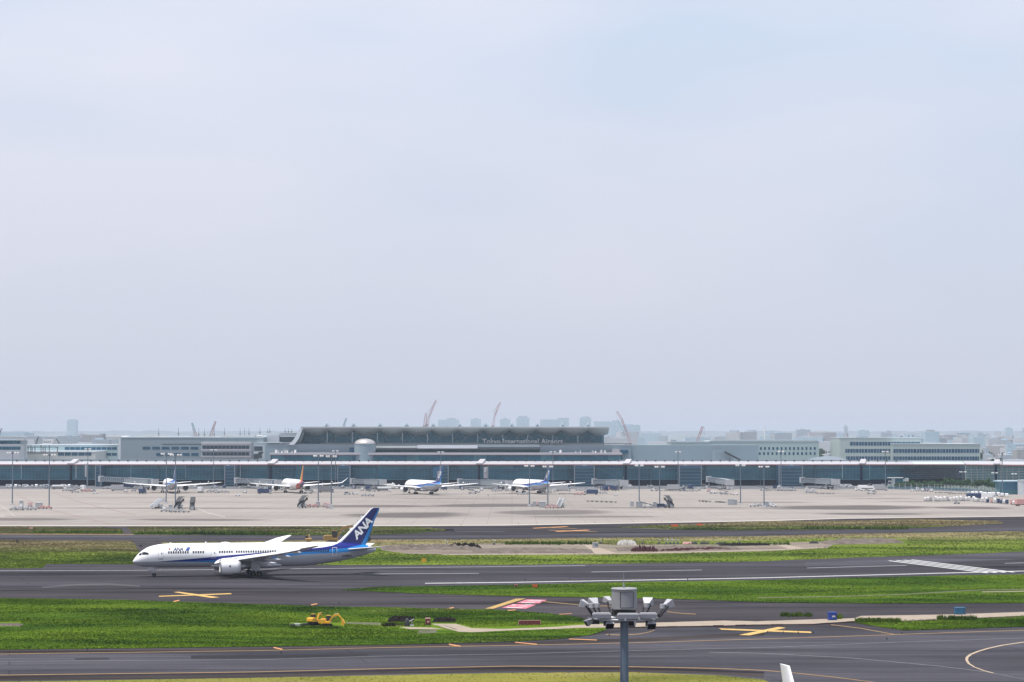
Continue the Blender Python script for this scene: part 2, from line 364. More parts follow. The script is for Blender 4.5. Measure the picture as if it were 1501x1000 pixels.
t.links.new(c, b.inputs['Base Color']); b.inputs['Roughness'].default_value = 1.0; b.inputs['Specular IOR Level'].default_value = 0.04
M['apron'] = m
poly_mesh('apron', [gnd(*p) for p in A_edge] + apron_far, 0.0, M['apron'])
# darker service road along the foot of the terminal
poly_mesh('service_road', [gnd(-600, 717), gnd(1300, 717), gnd(1501, 724), gnd(2000, 730), gnd(2000, 709), gnd(-600, 709)], 0.03, mat('service_road', (0.12, 0.125, 0.135), 0.9, 0, 0.2, 0.05))
poly_mesh('apron_edge', band_pts(ext([(0, 770.3), (380, 770.3), (740, 769.4), (900, 766.8), (1125, 762.9), (1240, 759.6), (1501, 756.4)]), A_edge), 0.04, mat('pale_apron_edge', (0.42, 0.38, 0.34), 0.9, 0, 0.12, 0.05))

C_edge = ext([(0, 833.5), (62, 833), (68, 826.7), (235, 827.5), (500, 828.5), (740, 828.2), (930, 826), (1110, 823.2), (1240, 818), (1370, 813.8), (1501, 808.6)])
low_edge = ext([(0, 876.6), (177, 879), (380, 885), (700, 890), (1501, 884)])
runway_low = ext([(0, 862), (300, 862), (500, 864.5), (547, 861.0), (750, 858.0), (935, 853.8), (1120, 851.0), (1253, 847.3), (1400, 844.0), (1501, 842.5)])
poly_mesh('runway', band_pts(C_edge, runway_low), 0.0, M['asphalt2'])

grass_areas = []
def grass(name, top, bot, z, m, cover, rag=0.5):
    pts = band_pts(top, bot, rag)
    o = poly_mesh('grass', pts, z, M[m], kind=None)
    grass_areas.append((pts, z, m, cover, name))
    return o
G = {}
G['s1'] = grass('strip of grass left of the taxiway gap', ext([(0, 772.9), (150, 773.3), (178, 775.5)]), ext([(0, 782), (150, 783), (178, 783)]), .05, 'grass_strip', 0.5)
G['s2'] = grass('strip', [(186, 773), (400, 772.4), (600, 772.4), (664, 776.5)], [(186, 773.5), (197, 784), (400, 785), (520, 784.5), (608, 781.8), (664, 777)], .05, 'grass_strip', 0.5)
G['s3'] = grass('strip', [(905, 772.6), (1008, 768.4), (1125, 764.5), (1266, 763.5), (1331, 760.8), (1460, 764), (1470, 766)], [(905, 773.2), (982, 776), (1050, 777.5), (1214, 776.3), (1357, 773.4), (1470, 767.5)], .05, 'grass_strip', 0.5)
G['m1'] = grass('middle', ext([(0, 792), (190, 793.5), (196, 795)]), ext([(0, 833.5), (62, 833), (68, 826.9), (215, 827.2)]), .05, 'grass_far', 1.0)
G['m2'] = grass('middle', ext([(236, 795), (500, 792), (740, 790.6), (942, 788), (1120, 786), (1240, 782.8), (1501, 779.2)]),
      ext([(262, 827.5), (500, 828.5), (740, 828.2), (930, 826), (1110, 823.2), (1240, 818), (1370, 813.8), (1501, 808.6)]), .05, 'grass_far', 1.0)
G['r'] = grass('near', ext([(500, 864.3), (547, 860.8), (750, 857.4), (935, 853.5), (1120, 850.7), (1253, 847.1), (1400, 843.8), (1501, 842.4)]),
      ext([(502, 865), (623, 870.5), (750, 873.8), (935, 877.3), (1008, 879), (1120, 883), (1292, 885), (1501, 884)]), .05, 'grass', 1.4, 0.4)
G['f'] = grass('front', ext([(0, 877), (177, 879.5), (380, 886), (497, 889.5), (709, 893.5), (740, 895), (805, 899.5), (850, 905), (868, 912), (892, 916)]),
      ext([(0, 952.5), (380, 948.2), (560, 945.4), (740, 941), (816, 937.3), (866, 931), (895, 921)]), .05, 'grass', 2.4, 0.6)
G['q'] = grass('right', ext([(1250, 911), (1399, 907), (1501, 902)]), ext([(1250, 911.6), (1277, 917.2), (1326, 924.3), (1501, 919)]), .05, 'grass', 2.0, 0.5)
G['b'] = grass('bottom', ext([(0, 999.5), (76, 999), (380, 994), (750, 986.8), (930, 986), (1056, 990.5), (1120, 997), (1136, 1004)]), ext([(0, 1120), (800, 1100), (1136, 1010)]), .05, 'grass_dry', 1.2, 0.5)
lab = {'s1': 'strip of uneven grass between the apron and the far taxiway at the left edge', 's2': 'long strip of grass below the apron behind the tail of the big airliner',
       's3': 'tapering strip of dry grass below the apron on the right', 'm1': 'green and straw grass left of the nose of the big airliner', 'm2': 'wide mixed grass around the digging site beyond the runway',
       'r': 'green grass strip on the near side of the runway', 'f': 'lush dark green grass around the small yellow excavators', 'q': 'bright green grass corner below the concrete strip on the right', 'b': 'dry yellow-green grass along the bottom edge'}
for k, o in G.items(): tag(o, lab[k], 'grass', None, 'stuff')

# thin lines laid on the ground: polyline in photo pixels, height in rows
def line_px(name, pl, h, m, z=0.02, step=20):
    top = [(x, y - h / 2) for x, y in pl]; bot = [(x, y + h / 2) for x, y in pl]
    o = poly_mesh(name, band_pts(top, bot, 0, step), z, M[m] if isinstance(m, str) else m); return o
def quad_px(name, pts, m, z=0.02): return poly_mesh(name, [gnd(*p) for p in pts], z, M[m])
# lighter and darker asphalt areas
def soft(name, pl, h, m, z): line_px(name, pl, h, m, z)
near_tx_top = ext([(0, 953), (380, 949), (560, 946), (740, 941.5), (816, 938), (866, 931.5), (960, 921), (1110, 919.5), (1240, 918), (1326, 925), (1501, 919.5)])
poly_mesh('taxiway_near', band_pts(near_tx_top, ext([(0, 1000), (380, 995), (750, 987), (930, 986.5), (1056, 991), (1136, 1004), (1300, 1060), (1501, 1100)])), 0.0, M['asphalt3'])
for pl, h, mm in [([(-300, 959.5), (0, 956), (380, 952), (560, 948.3), (740, 944.5), (930, 938), (1120, 930)], 5.0, 'asphalt_b'),
                  ([(-300, 1001), (0, 994.5), (380, 989.5), (750, 980.5), (930, 981.5), (1040, 984), (1120, 990)], 7, 'asphalt_b'),
                  ([(-300, 997), (0, 991.8), (380, 987.3), (750, 979.3), (930, 980), (1120, 986)], 2.6, 'tyrestreak')]:
    line_px('taxiway_shoulder', pl, h, mm, 0.006 if mm != 'tyrestreak' else 0.010)
for pl, h in [([(280, 963.5), (540, 960.5)], 5), ([(110, 966), (160, 965.5)], 2.5), ([(940, 967), (1120, 955)], 0.01)]:
    if h > 1: line_px('asphalt_patch', pl, h, 'patch', 0.012)
for pl, h, mm in [([(-200, 848.5), (400, 846.5), (760, 843.5), (1120, 837.5), (1501, 826)], 6.5, 'patch'),
                  ([(40, 841), (250, 841.5), (500, 842)], 1.2, 'tyrestreak'), ([(62, 861), (110, 857.4), (160, 856.4), (205, 859.4)], 2.2, 'patch_l'),
                  ([(0, 866), (230, 862.7), (500, 863.5)], .5, 'tyrestreak'), ([(1180, 827.5), (1501, 817)], 6, 'asphalt3')]:
    line_px('asphalt_patch', pl, h, mm, 0.010 if mm != 'tyrestreak' else .014)
line_px('asphalt_patch', [(0, 787), (700, 786.5), (1120, 782), (1501, 776)], 3.5, 'asphalt3', 0.01)
line_px('asphalt_patch', [(900, 880), (1110, 889), (1501, 889)], 3, 'patch', 0.01)
line_px('pale_strip', [(668, 779.7), (690, 779.3), (740, 779.2)], 1.3, 'patch_l', 0.02)
line_px('pale_strip', [(912, 773.6), (940, 775), (985, 776.8)], .8, 'patch_l', 0.06)
# runway and taxiway markings
wl = 'white_marking'
line_px(wl, ext([(0, 836.8), (192, 836.2), (395, 834.3), (750, 830.5), (858, 829.3)]), 0.6, mat('worn_white_marking', (0.25, 0.25, 0.26), 0.8, 0, .5, .6))
line_px(wl, ext([(623, 855.2), (750, 853.8), (935, 850.6), (1120, 847.1), (1310, 842.2), (1501, 837.2)]), 0.85, 'mline_w')
for pl in ([(527, 841.6), (702, 840.6)], [(867, 838.6), (1029, 835.7)], [(1183, 832.8), (1329, 829)], [(1473, 826), (1600, 822)]):
    line_px(wl, pl, .55, mat('faded_white_marking', (0.28, 0.28, 0.30), 0.8, 0, .25, .5))
M['stripe'] = mat('stripe_marking', (.56, .56, .56), .8, 0, .08, .05)
for i in range(4):
    a = 1301 + i * 11; ya = 822.2 - i * .45; b_ = 1446 + i * 12.8; yb = 840.2 - i * .35
    quad_px(wl, [(a, ya), (a + 4.0, ya - .25), (b_ + 4.4, yb - .2), (b_, yb + .1)], 'stripe', .03)
quad_px('yellow_cross_marking', [(1068.2, 0)] and [(254, 868.2), (262, 867.6), (322, 875.8), (310, 876.8)], 'mline_x', .03)
quad_px('yellow_cross_marking', [(233, 873.8), (233, 875.0), (340, 871.2), (338, 869.8)], 'mline_x', .034)
quad_px('yellow_cross_marking', [(1053.5, 921.4), (1058, 923.4), (1190, 928.2), (1188, 926.0)], 'mline_x', .03)
quad_px('yellow_cross_marking', [(1083, 931), (1099, 931.6), (1152, 920.6), (1141, 919.3)], 'mline_x', .034)
for q in ([(780, 774.2), (783, 774.8), (834, 772.4), (829, 771.8)], [(797, 773), (799, 773.4), (846, 775.2), (844, 774.6)],
          [(813, 779), (817, 779.7), (866, 777.6), (860, 776.8)], [(803, 777.0), (806, 777.7), (878, 780), (872, 779.3)]):
    quad_px('orange_cross_marking', q, 'mline_o' if q[0][0] in (780, 813) else 'mline_y', .03 + q[0][0] * 1e-5)
for pl, h in [([(401, 949.6), (414, 952.6)], 1.9), ([(658, 945), (675, 948)], 1.9), ([(755, 942), (787, 945)], 1.4), ([(834, 937.2), (875, 938.8)], 1.2),
              ([(254, 882.3), (263, 880.4)], 1.8), ([(456, 887), (465, 885.6)], 1.6), ([(655, 893.0), (665, 890.9)], 1.6), ([(743, 895.4), (756, 894.4)], 1.2), ([(820, 901), (838, 900)], .8)]:
    line_px('orange_dash_marking', pl, h * .8, 'mline_o', .06)
line_px('yellow_line_marking', ext([(0, 958.9), (380, 954), (560, 949.6), (750, 946.3), (917, 942.8), (1120, 936.8), (1318, 930.3), (1501, 924)]), .7, 'mline_y', .024)
line_px('yellow_line_marking', ext([(0, 990), (380, 985.2), (560, 980.5), (750, 976.7), (930, 977.8), (1056, 980.3), (1120, 983), (1162, 986.5), (1215, 992), (1271, 999), (1330, 1008)]), .9, 'mline_y', .028)
line_px('grey_line_marking', ext([(0, 969.7), (380, 967.2), (560, 962), (750, 958.9), (930, 953.8), (1120, 949.5), (1318, 941.5), (1501, 935.5)]), .6, 'mline_g', .024)
line_px('grey_line_marking', [(1040, 956.5), (1110, 957.6), (1250, 965), (1380, 977), (1454, 986.5), (1501, 996), (1700, 1030)], .8, 'mline_g', .026)
line_px('yellow_line_marking', [(1218, 916), (1260, 921), (1312, 930.4)], .9, 'mline_y', .025)
for pl in ([(888, 930.3), (912, 931.2), (935, 930.0), (952, 926.6), (960, 923.8)], [(785, 881), (860, 888), (905, 889)], [(978, 897), (1000, 899.5), (1020, 900.5)], [(1240, 873), (1180, 877)][::-1], [(0, 783), (300, 784)]):
    line_px('yellow_line_marking', pl, .9, 'mline_y', .03)
# curving line at the lower right
cv = [(1560, 936), (1501, 941.5), (1470, 946), (1449, 950.6), (1434, 955), (1422.6, 959.7), (1417.5, 964), (1417, 968), (1420, 973), (1428, 978), (1441, 983), (1456, 987)]
wv = [gnd(*p) for p in cv]; lf = []; rt = []
for i, p in enumerate(wv):
    d = (wv[min(i + 1, len(wv) - 1)] - wv[max(i - 1, 0)]).normalized(); n_ = Vector((-d.y, d.x, 0)) * .16
    lf.append(p + n_ * (1 + 1.8 * abs(d.x))); rt.append(p - n_ * (1 + 1.8 * abs(d.x)))
poly_mesh('yellow_line_marking', lf + rt[::-1], .032, mat('pale_yellow_marking', (0.38, 0.30, 0.22), .8, 0, .2))
# hold position marking: ladder band and two pink and white panels
for k in range(6):
    h = k / 6
    quad_px('orange_ladder_marking', [(711 + 7.5 * h * 2, 892.6 - .15 * k), (713 + 15 * h, 892.6 - .15 * k), (758 + 15 * h, 877.8 - .05 * k), (756.3 + 15 * h, 877.8 - .05 * k)], 'mline_y' if k % 2 else 'mline_x', .03)
for k in range(14):
    u = k / 13; x = 712 + 45 * u; y = 892.2 - 14.2 * u
    quad_px('orange_ladder_marking', [(x, y + .3), (x + 12, y + .3), (x + 12.8, y - .15), (x + .8, y - .15)], 'mline_x', .036)
quad_px('pink_panel_marking', [(735, 891.2), (771, 892.6), (786, 886.6), (752, 885.6)], 'mline_p', .03)
quad_px('pink_panel_marking', [(757, 884.2), (790, 884.8), (802, 879.6), (772, 878.9)], 'mline_p', .03)
for (x, y, w_, s_) in [(741, 890.9, 24, 1.0), (749, 887.2, 6, .9), (760, 888.6, 12, .8), (768, 886.4, 10, .6), (763, 883.8, 20, .8), (772, 881.2, 20, .8), (776, 880, 18, .5)]:
    quad_px('white_letter_marking', [(x, y + s_ / 2), (x + w_, y + s_ / 2 + .3), (x + w_ + 2.5, y - s_ / 2 + .3), (x + 2.5, y - s_ / 2)], 'mline_w', .042)
for pl in ([(22, 723), (40, 733), (75, 748), (165, 769)], [(77, 722), (120, 737), (200, 756)]): line_px('faded_red_line_marking', pl, .55, mat('faded_red_marking', (0.24, 0.16, 0.14), .9), .02)
for pl in ([(-30, 722), (0, 739.5), (22, 757)], [(-20, 741), (6, 757.5)], [(0, 757.3), (8, 757.2)], [(290, 745.5), (305, 752), (330, 758)]): line_px('stand_line_marking', pl, .6, mat('stand_marking', (0.42, 0.41, 0.39), .9), .02)
# concrete strip with a kerb step, the drop's shade put into its colour
strip_top = [(692, 921.5), (740, 922.6), (815, 919.4), (846, 916.8), (900, 914.5), (960, 913.2), (1062, 910.2), (1110, 911.3), (1253, 906.6), (1262, 903.4), (1340, 902.2), (1400, 901), (1501, 897.6), (1900, 886)]
strip_bot = [(692, 927.5), (740, 925.0), (815, 922.4), (846, 921), (900, 920.3), (960, 919), (1062, 917.5), (1110, 916.0), (1190, 915.2), (1253, 911), (1290, 911), (1330, 910.5), (1400, 907.6), (1501, 903.2), (1900, 892)]
poly_mesh('concrete_strip', band_pts(strip_top, strip_bot, .3), .07, M['concrete'])
kb = [(x, y + .55) for x, y in strip_bot if x >= 892]
pk = [gnd(*p) for p in kb]; mb = MB()
for i in range(len(pk) - 1):
    seg = (pk[i + 1] - pk[i]); n = max(1, int(seg.length / 2.2))
    for k in range(n):
        if noise.noise(Vector((i * 7.1 + k * 1.7, 1, 2))) > .28: continue
        p = pk[i] + seg * (k / n); q = pk[i] + seg * ((k + .93) / n); hh = .12 + .14 * abs(noise.noise(Vector((k * 3.3, i, 5))))
        mb.hull([(p.x, p.y - .35, 0), (q.x, q.y - .35, 0), (q.x, q.y + .35, 0), (p.x, p.y + .35, 0)], [(p.x, p.y - .3, hh), (q.x, q.y - .3, hh), (q.x, q.y + .3, hh), (p.x, p.y + .3, hh)])
mb.build('kerb', M['kerb'])['kind'] = 'structure'
quad_px('concrete_pad', [(632, 915), (668, 915), (692, 921.6), (692, 927.4), (672, 926.6)], 'concrete', .07)
quad_px('concrete_pad', [(585, 919.6), (632, 920.6), (650, 922.8), (600, 922.8)], 'concrete', .07)
quad_px('gravel_patch', [(614, 924), (640, 923.2), (640, 928.2), (612, 929.4)], 'path', .075)
for a in (643, 654): quad_px('wheel_rut', [(a - 4, 917.2), (a - 2, 917.2), (a + 17, 923.4), (a + 13, 923.4)], 'path', .08)
quad_px('dirt_track', [(508, 912.6), (560, 913.6), (592, 916), (592, 918), (560, 917), (508, 914.6)], 'path', .07)
line_px('grass_path', [(1110, 876.8), (1240, 874.6), (1320, 872), (1400, 867.2), (1440, 865.2), (1501, 864.4), (1800, 856)], 1.1, 'path', .07)
line_px('grass_path', [(1440, 868.2), (1470, 868), (1501, 867.2), (1800, 858)], .9, 'concrete', .075)
# the digging site beyond the runway
quad_px('dirt_area', [(556, 800), (640, 798), (700, 797.4), (790, 796.6), (870, 797.4), (905, 799.5), (1000, 798.4), (1060, 798.8), (1110, 796.6), (1210, 794), (1225, 797), (1212, 804), (1130, 808.2), (1000, 811), (880, 813.4), (700, 813.8), (600, 812.4), (560, 807)], 'dirt', .07)
line_px('dirt_area', [(648, 813.4), (760, 813), (880, 812.4), (1000, 810.2), (1130, 806.5), (1210, 803)], 1.2, 'concrete', .085)
quad_px('dirt_track', [(856, 799), (866, 799), (905, 811.8), (872, 811.8)], 'concrete', .09)
quad_px('dirt_track', [(1138, 799.5), (1154, 799), (1180, 804), (1160, 806)], 'concrete', .09)
EXC = [[(556, 799.6), (640, 798), (790, 796.6), (905, 799), (1060, 798.4), (1110, 796.6), (1210, 793.5), (1330, 788), (1330, 799.6), (1225, 801), (1130, 808.2), (1000, 811), (880, 813.4), (700, 813.8), (600, 812.4), (560, 807)],
    [(632, 914), (668, 914), (694, 920.5), (900, 913), (900, 921.5), (850, 921.5), (740, 926), (692, 928.5), (670, 928), (612, 930), (640, 923), (585, 923), (585, 919), (632, 919.5)], [(505, 912), (560, 913), (592, 915.6), (592, 918.6), (560, 917.6), (505, 915)], [(564, 906), (606, 905), (608, 919), (590, 919), (566, 913)], [(-40, 912), (30, 912), (30, 920), (-40, 920)], [(424, 913), (505, 913), (505, 920), (424, 920)],
    [(1110, 876), (1240, 873.8), (1320, 871.2), (1400, 866.4), (1501, 863.6), (1501, 868.6), (1400, 869.4), (1320, 872.8), (1110, 877.7)]]
# surface tufts on the grass: uncountable blades, one object per area
def tufts(pts, z, m, cover, label, N_, hmin, hmax, seed, wid=0.35):
    P = np.array([(p.x, p.y) for p in pts]); rng = np.random.default_rng(seed)
    lo = np.maximum(P.min(0), [-260, 100]); hi = np.minimum(P.max(0), [330, 1100])
    got = []; tot = 0
    while tot < N_:
        q = rng.random((N_ * 2, 2)) * (hi - lo) + lo
        q = q[np.abs(q[:, 0]) < q[:, 1] * 0.24 + 6]
        ins = np.zeros(len(q), bool); j = len(P) - 1
        for i in range(len(P)):
            xi, yi = P[i]; xj, yj = P[j]
            c_ = ((yi > q[:, 1]) != (yj > q[:, 1])) & (q[:, 0] < (xj - xi) * (q[:, 1] - yi) / (yj - yi + 1e-12) + xi)
            ins ^= c_; j = i
        q = q[ins]
        yc = q[:, 1] * math.cos(PITCH) - H * math.sin(PITCH); uc = -q[:, 1] * math.sin(PITCH) - H * math.cos(PITCH); qx = CX + F * q[:, 0] / yc; qy = CY - F * uc / yc
        bad = np.zeros(len(q), bool)
        for ex in EXC:
            ins2 = np.zeros(len(q), bool); jj = len(ex) - 1
            for ii in range(len(ex)):
                (xi, yi), (xj, yj) = ex[ii], ex[jj]; ins2 ^= ((yi > qy) != (yj > qy)) & (qx < (xj - xi) * (qy - yi) / (yj - yi + 1e-12) + xi); jj = ii
            bad |= ins2
        q = q[~bad]
        fld = np.array([noise.noise(Vector((a * .035, b_ * .07, seed))) + .5 * noise.noise(Vector((a * .2, b_ * .3, seed + 9))) for a, b_ in q])
        q = q[rng.random(len(q)) < .62 + fld * .45]
        got.append(q); tot += len(q)
        if len(q) == 0: break
    q = np.concatenate(got)[:N_]; n = len(q)
    fld = np.array([noise.noise(Vector((a * .05, b_ * .1, seed))) for a, b_ in q])
    h = (hmin + (hmax - hmin) * rng.random(n) ** 2) * (1 + 0.9 * np.clip(fld, -.6, 1))
    V = np.zeros((n, 2, 3, 3)); 
    for k in range(2):
        a = rng.random(n) * np.pi; wv_ = wid * (.5 + rng.random(n))
        dx = np.cos(a) * wv_; dy = np.sin(a) * wv_
        V[:, k, 0] = np.stack([q[:, 0] - dx, q[:, 1] - dy, np.full(n, z)], 1)
        V[:, k, 1] = np.stack([q[:, 0] + dx, q[:, 1] + dy, np.full(n, z)], 1)
        V[:, k, 2] = np.stack([q[:, 0] + (rng.random(n) - .5) * h, q[:, 1] + (rng.random(n) - .5) * h, z + h], 1)
    me = bpy.data.meshes.new('grass_tufts'); me.vertices.add(n * 6); me.vertices.foreach_set('co', V.ravel())
    me.loops.add(n * 6); me.loops.foreach_set('vertex_index', np.arange(n * 6)); me.polygons.add(n * 2)
    me.polygons.foreach_set('loop_start', np.arange(n * 2) * 3); me.materials.append(M[m]); me.update(); me.validate()
    o = bpy.data.objects.new('grass_tufts', me); COL.objects.link(o)
    tag(o, label, 'grass', None, 'stuff'); return o
TF = {'front': (110000, .03, .13, 'uneven blades of the lush grass around the small excavators'), 'near': (60000, .03, .12, 'blades of grass along the near side of the runway'),
      'right': (14000, .03, .13, 'blades of grass below the concrete strip on the right'), 'middle': (40000, .04, .2, 'weeds and grass blades beyond the runway'),
      'strip': (16000, .08, .35, 'rough grass blades below the apron'), 'bottom': (20000, .03, .08, 'short dry grass blades along the bottom edge')}
for i, (pts, z, m_, cov, nm) in enumerate(grass_areas):
    k = nm if nm in TF else 'strip'
    n_, a_, b_, lb = TF[k]
    tufts(pts, z, m_, cov, lb, n_, a_, b_, 11 + i, .13 if k in ('front', 'near', 'right', 'bottom') else .28)
# low weeds at chosen spots
def weeds(name, x0, x1, y, n, h, label, spread=1.2, mm='grass'):
    mb = MB(); rr = random.Random(int(x0))
    for i in range(n):
        p = gnd(rr.uniform(x0, x1), y + rr.gauss(0, spread) * .5); hh = h * rr.uniform(.3, 1.1)
        for k in range(5):
            a = rr.uniform(0, 6.28); r_ = hh * .35
            q = p + Vector((math.cos(a) * r_, math.sin(a) * r_, 0)); d = Vector((-math.sin(a), math.cos(a), 0)) * hh * .18
            mb.add([q - d, q + d, q + Vector((math.cos(a), math.sin(a), 0)) * r_ * .5 + Vector((0, 0, hh))], [(0, 1, 2)])
    o = mb.build(name, M[mm]); return tag(o, label, 'weeds', None, 'stuff')
weeds('weeds', 1145, 1190, 903, 130, .8, 'tall weeds on the tarmac left of the dark blue box')
weeds('weeds', 1227, 1234, 907, 40, .9, 'weeds growing against the right side of the blue box')
weeds('weeds', 1255, 1320, 911.5, 260, .8, 'weeds at the tip of the bright grass corner')
weeds('weeds', 1375, 1430, 908.5, 160, .9, 'weeds over the broken kerb at the right')
weeds('weeds', 740, 872, 798, 260, 1.1, 'dark weeds along the top of the gravel mound', .8)
weeds('weeds', 1055, 1160, 798.6, 120, 1.0, 'scattered weeds on the dirt right of the lamp stands', .8)
weeds('weeds', 560, 605, 916.5, 160, .7, 'weeds around the dark pit', 1.6)
weeds('weeds', 425, 500, 921, 160, .6, 'weeds in front of the yellow excavators', .8)
weeds('weeds', 1180, 1330, 775.5, 200, 1.3, 'dark weeds on the lower edge of the far grass strip', .8)
weeds('weeds', 50, 180, 781.5, 300, 1.2, 'dark weeds on the lower edge of the far grass strip at left', .8)
weeds('weeds', 200, 420, 783, 300, 1.2, 'dark weeds on the lower edge of the grass strip behind the airliner', .8)
def mound(name, x0, x1, y, depth, h, m, label, cat, seed=1, rough=.25, nx=70, ny=16, skew=0.0):
    a = gnd(x0, y); b_ = gnd(x1, y + skew); mb = MB(); vs = []
    for j in range(ny + 1):
        for i in range(nx + 1):
            u = i / nx; v_ = j / ny; p = a.lerp(b_, u); e = min(1, 4.5 * u * (1 - u) * (1.2)) ** .5 if 0 < u < 1 else 0
            wv_ = math.sin(math.pi * v_) ** .7 if 0 < v_ < 1 else 0
            z = e * wv_ * h * (1 + rough * 2 * noise.noise(Vector((u * 24, v_ * 5, seed)))) + (0.25 * rough * noise.noise(Vector((u * 90, v_ * 17, seed))) if wv_ * e > .1 else 0)
            vs.append((p.x, p.y + depth * v_ + 1.5 * noise.noise(Vector((u * 12, 0, seed))), max(z, 0) + (.02 if wv_ * e > 0 else -.1)))
    fs = [(j * (nx + 1) + i, j * (nx + 1) + i + 1, (j + 1) * (nx + 1) + i + 1, (j + 1) * (nx + 1) + i) for j in range(ny) for i in range(nx)]
    mb.add(vs, fs); o = mb.build(name, M[m]); return tag(o, label, cat)
mound('gravel_mound', 690, 872, 811.5, 27, .8, 'gravel', 'long low mound of grey-brown gravel beyond the runway, right of the tail', 'mound', 1)
mound('earth_bank', 556, 706, 807, 22, 1.1, 'gravel', 'low bank of rubble and earth directly behind the airliner tail', 'mound', 2, .5)
mound('gravel_mound', 905, 1090, 809.0, 26, .9, 'gravel', 'gravel bank in front of the row of lamp stands', 'mound', 3, .3, skew=-2)
mound('gravel_pile', 905, 934, 799.5, 9, 1.5, 'gravel_w', 'small heap of white gravel above the gravel banks', 'pile', 4, .15, 30, 10)
mound('gravel_mound', 1212, 1328, 799, 24, 1.2, 'gravel', 'long brown gravel mound in the grass on the right', 'mound', 5, .25, skew=-2.5)
mound('earth_bank', 925, 966, 809, 8, 1.1, 'soil_red', 'heap of dark reddish soil in the middle of the gravel bank', 'mound', 6, .6)
mound('earth_bank', 966, 1075, 808.4, 4, .7, 'soil_red', 'thin dark red soil ridge right of the reddish heap', 'mound', 7, .4, skew=-2)
mound('earth_bank', 655, 705, 805.6, 9, 1.5, 'soil', 'black soil heap at the left end of the gravel mound', 'mound', 8, .5)
mound('earth_bank', 1055, 1130, 801, 8, .6, 'soil', 'low dark soil ridge at the right end of the digging site', 'mound', 9, .5, skew=-1)
mound('soil_heap', 566, 606, 912.5, 10, .7, 'soil', 'black heap of soil in the grass right of the yellow excavators', 'mound', 10, .4, 30, 8)
mound('soil_heap', 560, 580, 918.8, 4, .5, 'soil', 'small strip of dark soil below the dirt track', 'mound', 11, .4, 20, 6)
mound('soil_heap', 633, 668, 912.6, 7, .6, 'soil', 'dark scrub covered heap right of the dark red cabinet', 'mound', 12, .5, 20, 6)
mound('stone_heap', -20, 30, 918.5, 5, .3, 'gravel', 'pale stone slabs half hidden in the grass at the left edge', 'stones', 13, .5, 30, 8)
# ---------------- writing ----------------
def text_mesh(body, size, bold=0.0, shear=0.0, align='LEFT', spacing=1.0):
    cu = bpy.data.curves.new('writing', 'FONT'); cu.body = body; cu.size = size; cu.offset = bold; cu.shear = shear; cu.align_x = align; cu.space_character = spacing; cu.resolution_u = 3
    o = bpy.data.objects.new('writing', cu); COL.objects.link(o)
    bpy.context.view_layer.update(); dg = bpy.context.evaluated_depsgraph_get()
    me = bpy.data.meshes.new_from_object(o.evaluated_get(dg)); bpy.data.objects.remove(o); me.materials.clear(); return me

# ---------------- airliners ----------------
OS = 31.0        # local x = OS - s, s being metres aft of the nose tip
PROF = [(0, 4.0, 3.85, .04), (.15, 4.3, 3.55, .36), (.5, 4.75, 3.3, .72), (1.4, 5.85, 2.85, 1.4), (2.5, 6.7, 2.62, 1.95), (3.5, 7.3, 2.5, 2.3), (4.7, 7.75, 2.4, 2.55), (7, 8.18, 2.3, 2.8), (9.5, 8.34, 2.26, 2.87), (12, 8.37, 2.25, 2.885),
        (18, 8.37, 2.25, 2.885), (24, 8.37, 2.2, 2.885), (30, 8.37, 2.2, 2.885), (36, 8.37, 2.25, 2.885), (41, 8.37, 2.25, 2.885), (45, 8.37, 2.4, 2.83), (50, 8.34, 2.95, 2.5), (55, 8.16, 3.75, 1.9), (59, 7.75, 4.7, 1.2), (61.5, 7.1, 5.45, .65), (62.7, 6.6, 5.9, .28)]
def prof(s):
    P_ = PROF
    for i in range(len(P_) - 1):
        if P_[i][0] <= s <= P_[i + 1][0]:
            u = (s - P_[i][0]) / (P_[i + 1][0] - P_[i][0])
            p0 = P_[max(i - 1, 0)]; p1 = P_[i]; p2 = P_[i + 1]; p3 = P_[min(i + 2, len(P_) - 1)]
            out = []
            for k in (1, 2, 3):
                h = p2[0] - p1[0]
                m1 = (p2[k] - p0[k]) / max(p2[0] - p0[0], 1e-6); m2 = (p3[k] - p1[k]) / max(p3[0] - p1[0], 1e-6)
                out.append((2 * u**3 - 3 * u**2 + 1) * p1[k] + (u**3 - 2 * u**2 + u) * h * m1 + (-2 * u**3 + 3 * u**2) * p2[k] + (u**3 - u**2) * h * m2)
            return out
    return list(P_[-1][1:])
def surf(s, z, side=1, off=0.0):          # point on the side of the fuselage
    zt, zb, w_ = prof(s); c = (zt + zb) / 2; r = (zt - zb) / 2
    t_ = max(0, 1 - ((z - c) / max(r, .01)) ** 2)
    return Vector((OS - s, side * (w_ * math.sqrt(t_) + off), z))
def fcurve_node(t, src, pts):
    n = N(t, 'ShaderNodeFloatCurve'); t.links.new(src, n.inputs['Value']); c = n.mapping.curves[0]
    c.points[0].location = pts[0]; c.points[1].location = pts[-1]
    for p in pts[1:-1]: c.points.new(*p)
    for p in c.points: p.handle_type = 'VECTOR'
    n.mapping.update(); return n.outputs[0]
